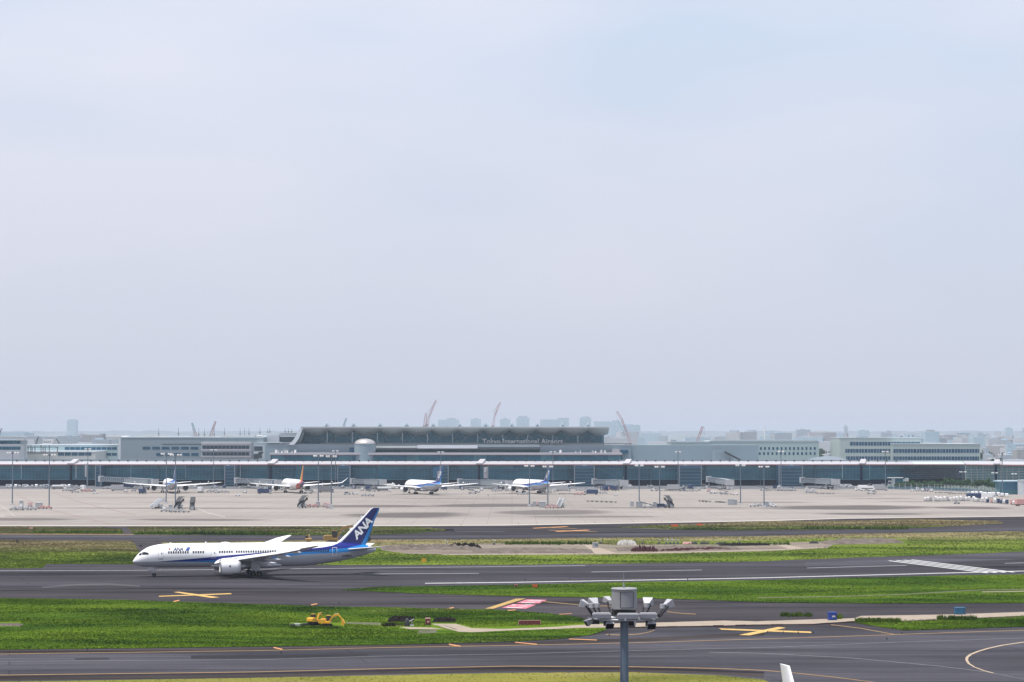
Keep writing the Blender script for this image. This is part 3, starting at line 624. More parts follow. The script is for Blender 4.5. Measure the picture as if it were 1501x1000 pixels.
def livery_mat(name, kind):
    m, t, b = mat_new(name); tc = N(t, 'ShaderNodeTexCoord'); sp = N(t, 'ShaderNodeSeparateXYZ'); t.links.new(tc.outputs['Object'], sp.inputs[0])
    s = mth(t, 'DIVIDE', mth(t, 'SUBTRACT', OS, sp.outputs[0]), 64.0); z = mth(t, 'DIVIDE', sp.outputs[2], 10.0)
    nz = tnoise(t, tc.outputs['Object'], .8, 5, .6)
    def cv_(pts): return fcurve_node(t, s, [(a / 64.0, b_ / 10.0) for a, b_ in pts])
    if kind == 'blue':
        zt = cv_([(0, 3.9), (6.3, 3.95), (15.3, 4.6), (19.6, 4.95), (24, 5.35), (32.8, 5.95), (37, 6.1), (43.3, 6.65), (48.6, 7.1), (51, 7.5), (52.8, 8.1), (54, 9.9), (64, 9.9)])
        zm = cv_([(0, 3.9), (6.3, 3.92), (15.3, 3.95), (19.6, 4.1), (24, 4.5), (33, 4.9), (43, 6.0), (48.6, 6.4), (55, 6.85), (59, 7.6), (62, 9), (64, 9.5)])
        zl = cv_([(0, 3.9), (6.3, 3.92), (15.3, 3.75), (19.6, 3.6), (24, 3.75), (33, 4.2), (43, 5.35), (48.6, 5.55), (52, 5.6), (55, 5.85), (59.1, 6.3), (60.6, 6.7), (61, 9.9), (64, 9.9)])
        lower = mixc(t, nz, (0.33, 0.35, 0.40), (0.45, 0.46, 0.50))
        up = mixc(t, nz, (0.83, 0.83, 0.84), (0.87, 0.87, 0.87))
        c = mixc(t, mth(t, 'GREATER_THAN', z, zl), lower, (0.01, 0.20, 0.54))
        c = mixc(t, mth(t, 'GREATER_THAN', z, zm), c, (0.006, 0.014, 0.19))
        c = mixc(t, mth(t, 'GREATER_THAN', z, zt), c, up)
    elif kind == 'gold':
        zt = cv_([(0, 0), (40, 0), (46, 2.6), (53, 5.6), (57, 7.2), (60, 9.9), (64, 9.9)])
        zm = cv_([(0, 0), (50, 0), (55, 3.6), (60, 6.2), (62, 9.9), (64, 9.9)])
        c = mixc(t, mth(t, 'GREATER_THAN', z, zm), (0.05, 0.03, 0.10), (0.45, 0.06, 0.05))
        c = mixc(t, mth(t, 'GREATER_THAN', z, zt), c, (0.72, 0.72, 0.72))
    else: c = mixc(t, nz, (0.82, 0.82, 0.83), (0.86, 0.86, 0.86))
    t.links.new(c, b.inputs['Base Color']); b.inputs['Roughness'].default_value = 0.3; b.inputs['Specular IOR Level'].default_value = 0.35
    return m
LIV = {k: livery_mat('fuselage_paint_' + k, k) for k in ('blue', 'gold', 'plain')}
M['gold'] = mat('gold_paint', (0.62, 0.36, 0.05), .35); M['gold_d'] = mat('orange_red_paint', (0.45, 0.10, 0.04), .35)

def foil(le, ch, th, n=14):                  # ring of (chordwise, thickness) pairs, closed
    up = []; lo = []
    for i in range(n + 1):
        u = (1 - math.cos(math.pi * i / n)) / 2
        y = th / .2 * ch * (.2969 * math.sqrt(u) - .126 * u - .3516 * u * u + .2843 * u**3 - .1036 * u**4)
        up.append((le + u * ch, y)); lo.append((le + u * ch, -y * .75))
    return up + lo[::-1][1:-1]
def wing_mb(sec, side, vertical=False):
    """sec rows: span, leading edge s, chord, z, thickness"""
    mb = MB(); rings = []
    for y, le, ch, z, th in sec:
        rings.append([Vector((OS - s, side * y, z + tt)) if not vertical else Vector((OS - s, tt, z)) for s, tt in foil(le, ch, th)])
    mb.loft(rings); return mb
WING = [(0.5, 19.6, 15.5, 3.6, .12), (2.9, 21.2, 12.8, 3.85, .13), (6, 23.3, 11.0, 4.35, .13), (9.8, 26.0, 8.2, 4.95, .14), (15, 29.9, 6.0, 5.8, .15), (20, 33.6, 4.7, 6.6, .15), (25, 37.4, 3.6, 7.5, .15), (28, 39.8, 2.8, 8.15, .14), (29.4, 41.6, 2.0, 8.55, .10), (30.1, 43.3, .9, 8.85, .08)]
WING_G = WING[:-2] + [(29.6, 41.0, 2.2, 10.0, .08), (30.6, 42.6, 1.5, 11.4, .07), (31.0, 43.8, .7, 12.6, .06)]
def gear_wheels(mb, pts, r, w_):
    for x, y in pts: mb.tube((x, y - w_ / 2, r), (x, y + w_ / 2, r), r, n=16); mb.tube((x, y - w_ / 2 - .02, r), (x, y + w_ / 2 + .02, r), r * .45, n=10, mi=1)
    return mb
def airliner(label, group, liv='blue', detail=True, wings=WING):
    t = thing('airliner', (0, 0, 0), 0, label, 'airliner', group)
    mb = MB(); ss = [0, .05, .15, .3, .5, .8, 1.1, 1.5, 2, 2.5, 3, 3.5, 4.1, 4.7, 5.5, 6.3, 7, 8, 9.5, 12] + list(range(14, 45, 3)) + [45, 47, 49, 51, 53, 55, 57, 59, 60.3, 61.5, 62.2, 62.7]
    n = 40 if detail else 20
    mb.loft([[Vector((OS - s, w_ * math.sin(a), (zt + zb) / 2 + (zt - zb) / 2 * math.cos(a))) for a in [k * 2 * math.pi / n for k in range(n)]] for s in ss for zt, zb, w_ in [prof(s)]])
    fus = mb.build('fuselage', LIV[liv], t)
    belly = MB(); belly.loft([[Vector((OS - s, ww * math.sin(a), 2.75 + hh * math.cos(a))) for a in [k * math.pi / 12 for k in range(24)]] for s, ww, hh in ((18.5, .3, .2), (20, 1.9, .6), (23, 2.9, 1.0), (28, 3.1, 1.1), (34, 3.0, 1.05), (37.5, 2.0, .6), (39, .3, .2))])
    belly.build('belly_fairing', M['plane_grey'], t)
    for sd in (1, -1):
        wmb = wing_mb(wings, sd)
        wg = wmb.build('wing', M['wing_grey'] if liv != 'plain' else M['plane_white'], t)
        lead = MB(); rr = []
        for y, le, ch, z, th in wings[1:]:
            q = foil(le - .05, ch, th * 1.05); q = q[:6] + q[-5:]
            rr.append([Vector((OS - s, sd * y, z + tt)) for s, tt in q])
        lead.loft(rr); lead.build('leading_edge', M['plane_white'], wg)
        for a_, b_ in ((1, 3), (3, 5), (5, 7)):            # drooped slats
            sl = MB(); rr = []
            for k_ in range(a_, b_ + 1):
                y, le, ch, z, th = wings[k_]; y += .35 if k_ == a_ else -.15 if k_ == b_ else 0; g_ = .6 + .05 * ch
                rr.append([Vector((OS - s, sd * y, z + dz)) for s, dz in ((le + .32 * g_, .30 * g_), (le - .30 * g_, .02), (le - .62 * g_, -.42 * g_), (le - .58 * g_, -.52 * g_), (le - .15 * g_, -.22 * g_), (le + .32 * g_, .2 * g_))])
            sl.loft(rr, smooth=False); sl.build('slat', M['plane_white'], wg)
        for y, le, ln, z in ((6.4, 31.5, 4.6, 3.55), (12.6, 32.3, 4.2, 4.75), (17.6, 34.8, 3.6, 5.75), (22.3, 37.6, 2.9, 6.95)):
            fb = MB(); fb.loft([[Vector((OS - s, sd * y + r_ * .28 * math.sin(a), z + r_ * .36 * math.cos(a) - .1)) for a in [k * math.pi / 5 for k in range(10)]] for s, r_ in ((le, .15), (le + ln * .2, .8), (le + ln * .5, 1), (le + ln * .85, .6), (le + ln, .1))])
            fb.build('flap_fairing', M['wing_grey'], wg)
        # engine with pylon
        ey = sd * 9.8; ez = 2.95; e0 = 21.3
        nb = MB(); prof_o = [(0, 1.62), (.12, 1.78), (.5, 1.93), (1.5, 2.02), (3, 2.0), (4.2, 1.84), (5.2, 1.6)]
        ring = lambda s, r_: [Vector((OS - s, ey + r_ * math.sin(a), ez + r_ * math.cos(a))) for a in [k * 2 * math.pi / 28 for k in range(28)]]
        nb.loft([ring(e0 + s, r_) for s, r_ in [(1.3, 1.42), (.5, 1.46), (.1, 1.54)] + prof_o + [(5.15, 1.5), (4.0, 1.35)]], caps=False)
        eng = nb.build('engine', M['plane_white'], t)
        q = MB(); q.loft([ring(e0 + s, r_) for s, r_ in [(.35, 1.5), (.1, 1.55), (-.02, 1.62), (.1, 1.775), (.3, 1.87), (.34, 1.8)]], caps=False); q.build('intake_lip', M['steel'], eng)
        q = MB(); q.tube(Vector((OS - e0 - 1.3, ey, ez)), Vector((OS - e0 - 1.35, ey, ez)), 1.43, n=28); q.tube(Vector((OS - e0 - .6, ey, ez)), Vector((OS - e0 - 1.3, ey, ez)), .05, .45, n=12); q.build('fan', M['dark'], eng)
        q = MB(); q.loft([ring(e0 + s, r_) for s, r_ in [(4.1, 1.34), (5.2, 1.15), (6.2, .8), (6.25, .62)]]); q.tube(Vector((OS - e0 - 6.2, ey, ez)), Vector((OS - e0 - 7.2, ey, ez)), .5, .08, n=12); q.build('exhaust_nozzle', M['steel'] if detail else M['dark'], eng)
        q = MB(); q.hull([(OS - e0 - 1.6, ey - .18, ez + 1.7), (OS - e0 - 1.6, ey + .18, ez + 1.7), (OS - 30, ey + .18, 4.3), (OS - 30, ey - .18, 4.3)], [(OS - e0 - 2.6, ey - .14, ez + 2.15), (OS - e0 - 2.6, ey + .14, ez + 2.15), (OS - 30, ey + .14, 5.0), (OS - 30, ey - .14, 5.0)])
        q.build('pylon', M['plane_grey'], eng)
        if detail:
            q = MB()
            p = Vector((OS - e0 - 2.4, ey + sd * 2.02, ez + .15)); q.box(p.x - .18, p.x + .18, p.y - .03, p.y + .03, p.z - .25, p.z + .25); q.build('engine_badge', M['dark'], eng)
        st = wing_mb([(.3, 53.8, 6.6, 6.35, .1), (1.5, 54.9, 5.6, 6.45, .1), (6, 58.4, 3.9, 7.0, .09), (9.3, 61.2, 2.6, 7.35, .08), (9.9, 62.2, 1.7, 7.4, .06)], sd).build('tailplane', M['wing_grey'], t)
        g = MB(); g.tube((OS - 30.6, sd * 4.6, 4.2), (OS - 31, sd * 4.9, 1.1), .22, n=10); g.tube((OS - 29, sd * 3.0, 3.2), (OS - 31, sd * 4.9, 1.5), .12, n=8); g.box(OS - 32.2, OS - 29.8, sd * 4.9 - .12, sd * 4.9 + .12, .5, .8)
        lg = g.build('main_gear', M['lgrey'], t)
        gear_wheels(MB(), [(OS - 31.75, sd * 4.9 - .65), (OS - 31.75, sd * 4.9 + .65), (OS - 30.2, sd * 4.9 - .65), (OS - 30.2, sd * 4.9 + .65)], .68, .5).build('wheels', [M['rubber'], M['dark']], lg)
        g = MB(); g.hull([(OS - 31.9, sd * 5.45, 1.6), (OS - 29.8, sd * 5.45, 1.6), (OS - 29.8, sd * 5.5, 1.6), (OS - 31.9, sd * 5.5, 1.6)], [(OS - 32.2, sd * 5.4, 4.0), (OS - 29.5, sd * 5.4, 4.0), (OS - 29.5, sd * 5.46, 4.0), (OS - 32.2, sd * 5.46, 4.0)]); g.build('gear_door', M['plane_grey'], lg)
    # fin in chordwise bands of paint
    secs = [(-1.0, 50.3, 10.6), (7.6, 50.9, 9.2), (8.2, 52.4, 8.0), (9.0, 53.5, 7.2), (10.9, 55.5, 5.95), (13.6, 58.3, 4.0), (16.2, 60.75, 2.75), (16.75, 61.3, 2.35), (16.98, 61.9, 1.75)]
    secs[0] = (7.0, 50.0, 9.7)
    if liv == 'plain': secs = secs[:6] + [(16.95, 61.3, 2.4)]
    def fin_at(z_):
        for p, q_ in zip(secs, secs[1:]):
            if p[0] <= z_ <= q_[0]: u = (z_ - p[0]) / (q_[0] - p[0]); return p[1] + (q_[1] - p[1]) * u, p[2] + (q_[2] - p[2]) * u
        return secs[-1][1:]
    fb = MB(); rings = []
    us = [0, .03, .07, .10, .118, .13, .2, .4, .6, .8, .845, .93, 1.0]
    for z, le, ch in secs:
        up = []
        for u in us: up.append((le + u * ch, .048 / .2 * ch * (.2969 * math.sqrt(u) - .126 * u - .3516 * u * u + .2843 * u**3 - .1036 * u**4) * 2 + .02))
        rings.append([Vector((OS - s, tt, z)) for s, tt in up] + [Vector((OS - s, -tt, z)) for s, tt in reversed(up[1:])])
    band = [0, 0, 0, 3, 0, 1, 1, 1, 1, 2 if False else 1, 2, 2]
    band = [0, 0, 0, 1, 0, 1, 1, 1, 1, 1, 2, 2]
    if liv == 'gold': band = [1] * 3 + [1] * 5 + [2] * 4
    mis = band + [band[-1]] + band[1:][::-1] + [band[0]]
    fb.loft(rings, mis=mis[:len(rings[0])])
    fin = fb.build('tail_fin', {'blue': [M['plane_white'], M['dark_blue'], M['cyan']], 'gold': [M['gold'], M['gold'], M['gold_d']], 'plain': [M['plane_white']] * 3}[liv], t)
    if liv == 'blue':
        me = text_mesh('ANA', 2.75, .085, .2, spacing=.9)
        for sd in (1, -1) if True else (1,):
            m2 = me.copy(); m2.materials.append(M['plane_white'])
            ca, sa = math.cos(R(50)), math.sin(R(50))
            xs = [v_.co.x for v_ in m2.vertices]; ln = max(xs) - min(xs); x0 = min(xs)
            for v_ in m2.vertices:
                x, y = (v_.co.x - x0) / ln * 6.5, v_.co.y; a_ = R(47) * sd
                ds = x * math.cos(a_) - y * math.sin(a_); dz = x * math.sin(a_) + y * math.cos(a_)
                if sd == 1: s_ = 57.55 + ds; z_ = 8.75 + dz
                else: s_ = 61.2 - ds; z_ = 14.7 + dz
                # thickness of the fin here
                le, ch = fin_at(z_); u = min(max((s_ - le) / ch, .01), 1)
                tt = .048 / .2 * ch * (.2969 * math.sqrt(u) - .126 * u - .3516 * u * u + .2843 * u**3 - .1036 * u**4) * 2 + .02
                v_.co = Vector((OS - s_, sd * (tt + .06), z_))
            link(bpy.data.objects.new('tail_lettering', m2), fin)
    g = MB(); g.tube((OS - 5.6, 0, 2.6), (OS - 5.4, 0, .7), .14, n=10); g.tube((OS - 7, 0, 2.6), (OS - 5.5, 0, 1.3), .08, n=8)
    ng = g.build('nose_gear', M['lgrey'], t); gear_wheels(MB(), [(OS - 5.4, -.35), (OS - 5.4, .35)], .5, .32).build('wheels', [M['rubber'], M['dark']], ng)
    g = MB()
    for sd in (1, -1): g.box(OS - 5.5, OS - 3.7, sd * .55 - .03, sd * .55 + .03, 1.65, 2.5)
    g.build('gear_door', M['plane_grey'], ng)
    # cockpit windows, wrapped on the nose
    def patch(name, s0, s1, zfun0, zfun1, m, side=1, parent=t, off=.02, nx=8, nz=6, sub=None):
        mb = MB(); vs = []
        for j in range(nz + 1):
            for i in range(nx + 1):
                s = s0 + (s1 - s0) * i / nx; z = zfun0(s) + (zfun1(s) - zfun0(s)) * j / nz; vs.append(surf(s, z, side, off))
        mb.add(vs, [(j * (nx + 1) + i, j * (nx + 1) + i + 1, (j + 1) * (nx + 1) + i + 1, (j + 1) * (nx + 1) + i) for j in range(nz) for i in range(nx)], 0, True)
        o = mb.build(name, m, parent); return o
    for sd in (1, -1):
        patch('cockpit_window', 2.25, 3.85, lambda s: 5.62 + .05 * (s - 2.2), lambda s: 6.38 - .22 * abs(s - 2.9), M['glass'], sd, fus)
        patch('cockpit_window', 1.45, 2.15, lambda s: 5.42 + .18 * (s - 1.4), lambda s: 5.75 + .72 * (s - 1.45), M['glass'], sd, fus)
    if detail:
        rim = mat('door_outline', (0.42, 0.43, 0.47), .5, 0, .1)
        for s, z0, hh, dc in ((6.9, 4.75, 2.0, M['plane_white']), (20.3, 4.75, 2.0, None), (37.2, 4.75, 2.0, None), (51.6, 5.0, 1.95, None)):
            for sd in (1, -1):
                fr = MB(); w_ = .56
                for (a0, a1, b0, b1) in ((s - w_ - .07, s - w_, z0, z0 + hh), (s + w_, s + w_ + .07, z0, z0 + hh)):
                    vs = [surf(a, b0 + (b1 - b0) * j / 6, sd, .02) for j in range(7) for a in (a0, a1)]
                    fr.add(vs, [(2 * j, 2 * j + 1, 2 * j + 3, 2 * j + 2) for j in range(6)])
                for zz, k in ((z0 - .1, .09), (z0 + hh, .07)):
                    vs = [surf(a, z_, sd, .02) for z_ in (zz, zz + k) for a in (s - w_ - .07, s + w_ + .07)]; fr.add(vs, [(0, 1, 3, 2)])
                d = fr.build('door', rim if s < 30 else M['plane_white'] if s > 45 else M['lgrey'], fus)
                vs = [surf(a, z_, sd, .025) for z_ in (z0 + 1.05, z0 + 1.4) for a in (s + .12, s + .34)]; MB().add(vs, [(0, 1, 3, 2)]).build('door_window', M['glass'], d)
                if s in (6.9, 51.6):
                    vs = [surf(a, z_, sd, .028) for z_ in (z0 - .28, z0 - .12) for a in (s - w_, s + w_ + .05)]; MB().add(vs, [(0, 1, 3, 2)]).build('door_sill', M['grey'], d)
        wins = [8.95 + .6 * k for k in range(9)] + [15.2 + .62 * k for k in range(5)] + [21.9 + .62 * k for k in range(6)] + [26.2 + .62 * k for k in range(17)] + [38.7 + .62 * k for k in range(19)]
        proto = None
        for s in wins:
            for sd in ((1,) if len(wins) > 50 else (1, -1)):
                pass
                if proto is None:
                    mb = MB(); zz = [5.95 + .56 * k / 3 for k in range(4)]; vs = [Vector((dx, surf(20, z_, 1, .03).y - surf(20, 6.23, 1, .03).y, z_ - 6.23)) for z_ in zz for dx in (-.19, .19)]
                    mb.add(vs, [(2 * j, 2 * j + 1, 2 * j + 3, 2 * j + 2) for j in range(3)]); proto = mb.build('cabin_window', M['glass'], fus); o = proto
                else: o = proto.copy(); COL.objects.link(o); o.parent = fus
                o.location = surf(s, 6.23, sd, .03)
        # starboard row of windows as one strip of patches per cabin section
        def wrap_text(body, s0, z0, size, m, bold=0, shear=0, sp_=1.0, name='lettering', sx=1.0):
            me = text_mesh(body, size, bold, shear, spacing=sp_); bm = bmesh.new(); bm.from_mesh(me)
            for k in range(1, 5): bmesh.ops.bisect_plane(bm, geom=bm.verts[:] + bm.edges[:] + bm.faces[:], plane_co=(0, size * .15 * k, 0), plane_no=(0, 1, 0))
            for v_ in bm.verts: v_.co = surf(s0 + v_.co.x * sx, z0 + v_.co.y, 1, .035)
            bm.to_mesh(me); bm.free(); me.materials.append(m); return link(bpy.data.objects.new(name, me), fus)
        wrap_text('ANA', 10.1, 6.62, 1.22, M['dark_blue'], .03, .25, .92)
        mb = MB(); vs = [surf(13.15 + dx, z_, 1, .035) for z_, k in ((6.62, 0), (6.9, .16), (7.2, .34), (7.5, .52)) for dx in (k, k + .85)]
        mb.add(vs, [(2 * j, 2 * j + 1, 2 * j + 3, 2 * j + 2) for j in range(3)]); mb.build('blue_emblem', M['blue'], fus)
        mb = MB(); vs = [surf(9.15 + .24 * math.cos(a), 7.1 + .24 * math.sin(a), 1, .035) for a in [k * math.pi / 8 for k in range(16)]]; mb.add(vs, [tuple(range(16))]); mb.build('red_disc', M['red'], fus)
        wrap_text('Inspiration of JAPAN', 21.3, 7.0, .82, mat('faded_blue_letter', (.28, .32, .52), .5), 0, 0, 1.05, sx=1.02)
        wrap_text('JA880A', 53.6, 4.55, .85, M['dark'], .01, 0, 1.0)
        # antennas and dome on the crown
        q = MB(); q.hull([(OS - 9.2, -.03, 8.3), (OS - 9.2, .03, 8.3), (OS - 9.6, .03, 8.3), (OS - 9.6, -.03, 8.3)], [(OS - 9.45, -.02, 8.65), (OS - 9.45, .02, 8.65), (OS - 9.65, .02, 8.65), (OS - 9.65, -.02, 8.65)]); q.build('antenna', M['plane_white'], fus)
        q = MB(); q.hull([(OS - 18.2, -.03, 8.3), (OS - 18.2, .03, 8.3), (OS - 18.6, .03, 8.3), (OS - 18.6, -.03, 8.3)], [(OS - 18.5, -.02, 8.75), (OS - 18.5, .02, 8.75), (OS - 18.7, .02, 8.75), (OS - 18.7, -.02, 8.75)]); q.build('antenna', M['plane_white'], fus)
        q = MB(); q.loft([[Vector((OS - 23.5 - s, .7 * r_ * math.sin(a), 8.25 + .38 * r_ * math.cos(a))) for a in [k * math.pi / 8 for k in range(16)]] for s, r_ in ((-1.3, .1), (-.9, .7), (0, 1), (.9, .7), (1.5, .1))]); q.build('antenna_dome', M['plane_white'], fus)
    return t

big = airliner('large white airliner with dark blue tail rolling left along the near runway', None, 'blue', True)
THETA = R(12); big.scale = (.984, 1, 1)
g0 = gnd(372.5, 843.8); big.location = (g0.x, g0.y + 0, 0); big.rotation_euler = (0, 0, math.pi + THETA)

fleet = 'airliners parked nose-in at the far terminal'
def park(px, py, yaw, lab, liv='blue', wings=WING):
    wings = [(a, b_, c_, 3.75 + (z - 3.75) * (.55 if z < 9 else .62), t_) for a, b_, c_, z, t_ in wings]
    o = airliner(lab, fleet, liv, False, wings); p = gnd(px, py); o.location = (p.x, p.y, 0); o.rotation_euler = (0, 0, R(90) + R(yaw)); return o
park(250, 722.2, 13, 'leftmost parked airliner, seen almost straight from behind between twin lamp masts')
park(430, 722.4, 16, 'parked airliner with a gold tail, red and purple rear body and upturned wingtips', 'gold', WING_G)
park(621, 724.5, 22, 'parked white airliner with a blue stripe in front of the blue banner')
park(779, 723.2, 20, 'rightmost parked airliner, white with dark blue tail, beside two lamp masts')
near = airliner('pale fin tip of an airliner just cut off by the bottom edge', None, 'plain', False)
pt = at(1153, 975.5, 200.0)      # top of its fin
near.rotation_euler = (0, 0, -R(90) + R(12)); fwd = Vector((math.sin(R(12)), -math.cos(R(12)), 0)); near.location = (pt.x + fwd.x * (62.0 - OS), pt.y + fwd.y * (62.0 - OS), pt.z - 16.95)

# ---------------- floodlight masts ----------------
def floodlight(mb, p, d, tilt, w_=.5, h_=.5, ln=.38):
    """hooded lamp: small back, wide front, aimed along d and tilted down"""
    d = Vector((d[0], d[1], 0)).normalized(); s = Vector((-d.y, d.x, 0)); f = d * math.cos(tilt) + Vector((0, 0, -math.sin(tilt))); u = s.cross(f) * -1
    if u.z < 0: u = -u
    p = Vector(p); q = p + f * ln
    bk = [p + s * a * w_ * .26 + u * b_ * h_ * .24 for a, b_ in ((-1, -1), (1, -1), (1, 1), (-1, 1))]
    fr = [q + s * a * w_ * .5 + u * b_ * h_ * .5 for a, b_ in ((-1, -1), (1, -1), (1, 1), (-1, 1))]
    lip = [x + f * .05 for x in fr]
    mb.hull(bk, fr); mb.hull(fr, lip); return q + f * .052, s, u
def near_mast():
    b0 = at(915.0, 905, 113.0); t = thing('floodlight_mast', (b0.x, b0.y, 0), 0, 'tall floodlight mast with grey drum and eight hooded lamps in the foreground', 'floodlight mast')
    zr = b0.z
    MB().tube((0, 0, 0), (0, 0, zr + .35), .29, .195, 24).build('pole', M['galv_blue'], t)
    rg = MB()
    for k in range(16):
        a = k * math.pi / 8; b_ = (k + 1) * math.pi / 8; rg.tube((1.45 * math.cos(a), 1.05 * math.sin(a), zr - .06), (1.45 * math.cos(b_), 1.05 * math.sin(b_), zr - .06), .05, n=6)
    for a in range(8): rg.tube((0, 0, zr - .02), (1.75 * math.cos(a * math.pi / 4), 1.25 * math.sin(a * math.pi / 4), zr - .02), .045, n=6)
    rg.box(-.35, .35, -.35, .35, zr - .12, zr + .12); rg.build('ring_frame', M['lgrey'], t)
    dr = MB(); dr.tube((0, 0, zr + .42), (0, 0, zr + 1.36), .62, .60, 36); dr.tube((0, 0, zr + 1.36), (0, 0, zr + 1.40), .635, .60, 36)
    drum = dr.build('drum', mat('weathered_grey', (.25, .25, .26), .6, 0, .12, 2.5), t)
    pn = MB()
    for k in range(9):
        a0 = -math.pi / 2 - .23 + .115 * k - .1; a1 = a0 + .115
        pn.add([(.64 * math.cos(a0), .64 * math.sin(a0), zr + .5), (.64 * math.cos(a1), .64 * math.sin(a1), zr + .5), (.635 * math.cos(a1), .635 * math.sin(a1), zr + 1.25), (.635 * math.cos(a0), .635 * math.sin(a0), zr + 1.25)], [(0, 1, 2, 3)], 0, True)
    pn.build('drum_panel', mat('weathered_panel', (.22, .22, .235), .6, 0, .12, 2.5), drum)
    ed = MB(); a0 = -math.pi / 2 - .33; a1 = a0 + .115 * 9
    ed.tube((.645 * math.cos(a0), .645 * math.sin(a0), zr + .5), (.64 * math.cos(a0), .64 * math.sin(a0), zr + 1.25), .014, n=5); ed.tube((.645 * math.cos(a1), .645 * math.sin(a1), zr + .5), (.64 * math.cos(a1), .64 * math.sin(a1), zr + 1.25), .012, n=5)
    for zz in (zr + .5, zr + 1.25):
        for k in range(9):
            b0_, b1_ = a0 + .115 * k, a0 + .115 * (k + 1); ed.tube((.645 * math.cos(b0_), .645 * math.sin(b0_), zz), (.645 * math.cos(b1_), .645 * math.sin(b1_), zz), .012, n=5)
    ed.build('panel_edge', M['dark'], drum)
    bs = MB(); bs.tube((0, 0, zr + .12), (0, 0, zr + .34), .52, .56, 24); bs.build('drum_base', M['dark'], drum)
    rd = MB(); rd.tube((-.02, 0, zr + 1.38), (-.02, 0, zr + 1.62), .05, .035, 8); rd.tube((-.02, 0, zr + 1.55), (-.02, 0, zr + 2.2), .018, .010, 6); rd.build('lightning_rod', M['galv'], t)
    for x, y, w_ in ((-1.10, -.75, .86), (.13, -1.0, .98), (1.10, -.75, .80)):
        bx = MB(); bx.hull([(x - w_ / 2, y - .22, zr + .02), (x + w_ / 2, y - .22, zr + .02), (x + w_ / 2, y + .22, zr + .02), (x - w_ / 2, y + .22, zr + .02)], [(x - w_ / 2 - .02, y - .25, zr + .22), (x + w_ / 2 + .02, y - .25, zr + .22), (x + w_ / 2 + .02, y + .25, zr + .22), (x - w_ / 2 - .02, y + .25, zr + .22)])
        bx.box(x - w_ / 2 + .03, x + w_ / 2 - .03, y - .2, y + .2, zr + .22, zr + .27); bx.build('ballast_box', mat('ballast_grey', (.36, .36, .38), .6, 0, .12, 3), t)
    # lamps: base point, aim, tilt
    for (x, y, z, dx, dy, tl, sz) in ((-1.72, -.1, .62, -1, .35, -.30, .60), (-1.36, .2, .62, -.45, .9, -.42, .68), (-.62, 1.1, .72, -.5, .8, -.3, .5), (1.10, .3, .62, .25, .95, -.45, .70), (1.95, 0, .58, .9, .5, -.42, .64),
                                    (-1.50, .35, -.14, -1, -.4, .5, .5), (-.78, -.45, -.16, .2, -1, .6, .58), (1.22, -.4, -.18, .15, -1, .6, .60), (.35, .9, -.25, .3, 1, .6, .5)):
        sz *= .70; z *= .92; lb = MB(); gp, s, u = floodlight(lb, (x, y, zr + z), (dx, dy), tl, sz, sz * .8, .34)
        d_ = Vector((dx, dy, 0)).normalized(); c = Vector((x, y, zr + z)) - d_ * .14
        lb.tube(c + Vector((0, 0, .1)), c + Vector((0, 0, -.1)), .13, .13, 12)
        lmp = lb.build('floodlight', mat('lamp_housing', (.40, .40, .42), .5, 0, .1) if z > 0 else M['grey'], t)
        gl = MB(); gl.add([gp - s * sz * .46 - u * sz * .37, gp + s * sz * .46 - u * sz * .37, gp + s * sz * .46 + u * sz * .37, gp - s * sz * .46 + u * sz * .37], [(0, 1, 2, 3)]); gl.build('lens', M['glass'], lmp)
        br_ = MB(); root = Vector((x * .84, y * .84, zr)); sg = 1 if z > 0 else -1
        for k in (-1, 1): br_.tube(Vector((x, y, zr + z)) + s * k * sz * .33 + d_ * .1, root + s * k * .08, .04, n=5); br_.tube(Vector((x, y, zr + z)) + s * k * sz * .33 + d_ * .1, Vector((x, y, zr + z)) - d_ * .12, .024, n=5)
        br_.tube(root, root + Vector((0, 0, .16 * sg)), .06, n=6)
        if sg < 0: br_.hull([c + Vector((-.2, -.16, -.22)), c + Vector((.2, -.16, -.22)), c + Vector((.2, .16, -.22)), c + Vector((-.2, .16, -.22))], [c + Vector((-.16, -.12, .2)), c + Vector((.16, -.12, .2)), c + Vector((.16, .12, .2)), c + Vector((-.16, .12, .2))])
        br_.build('bracket', M['dark'], lmp)
    return t
near_mast()
def far_mast(px, py_top, py_base, label, group, spread=2.4, r0=.32, concrete=True):
    b0 = gnd(px, py_base); top = at(px, py_top, b0.y).z
    t = thing('floodlight_mast', (b0.x, b0.y, 0), 0, label, 'floodlight mast', group)
    MB().tube((0, 0, 0), (0, 0, top - .4), r0, r0 * .6, 12).build('pole', M['galv_blue'], t)
    if concrete: MB().hull([(-.9, -.9, 0), (.9, -.9, 0), (.9, .9, 0), (-.9, .9, 0)], [(-.8, -.8, .9), (.8, -.8, .9), (.8, .8, .9), (-.8, .8, .9)]).build('footing', M['lgrey'], t)
    hd = MB(); hd.box(-spread, spread, -.12, .12, top - .95, top - .72); hd.box(-.12, .12, -spread * .7, spread * .7, top - .93, top - .74); hd.tube((0, 0, top - 1.1), (0, 0, top), .45, .4, 10); hd.build('head_frame', M['galv_blue'], t)
    for k, (x, y) in enumerate(((-spread, 0), (-spread * .5, -.2), (spread * .5, -.2), (spread, 0))):
        lb = MB(); floodlight(lb, (x, y, top - .45), (x * .3, -1), .6, .95, .8, .6); lb.build('floodlight', M['white'], t)
    return t
gm = 'lamp masts standing on the apron'
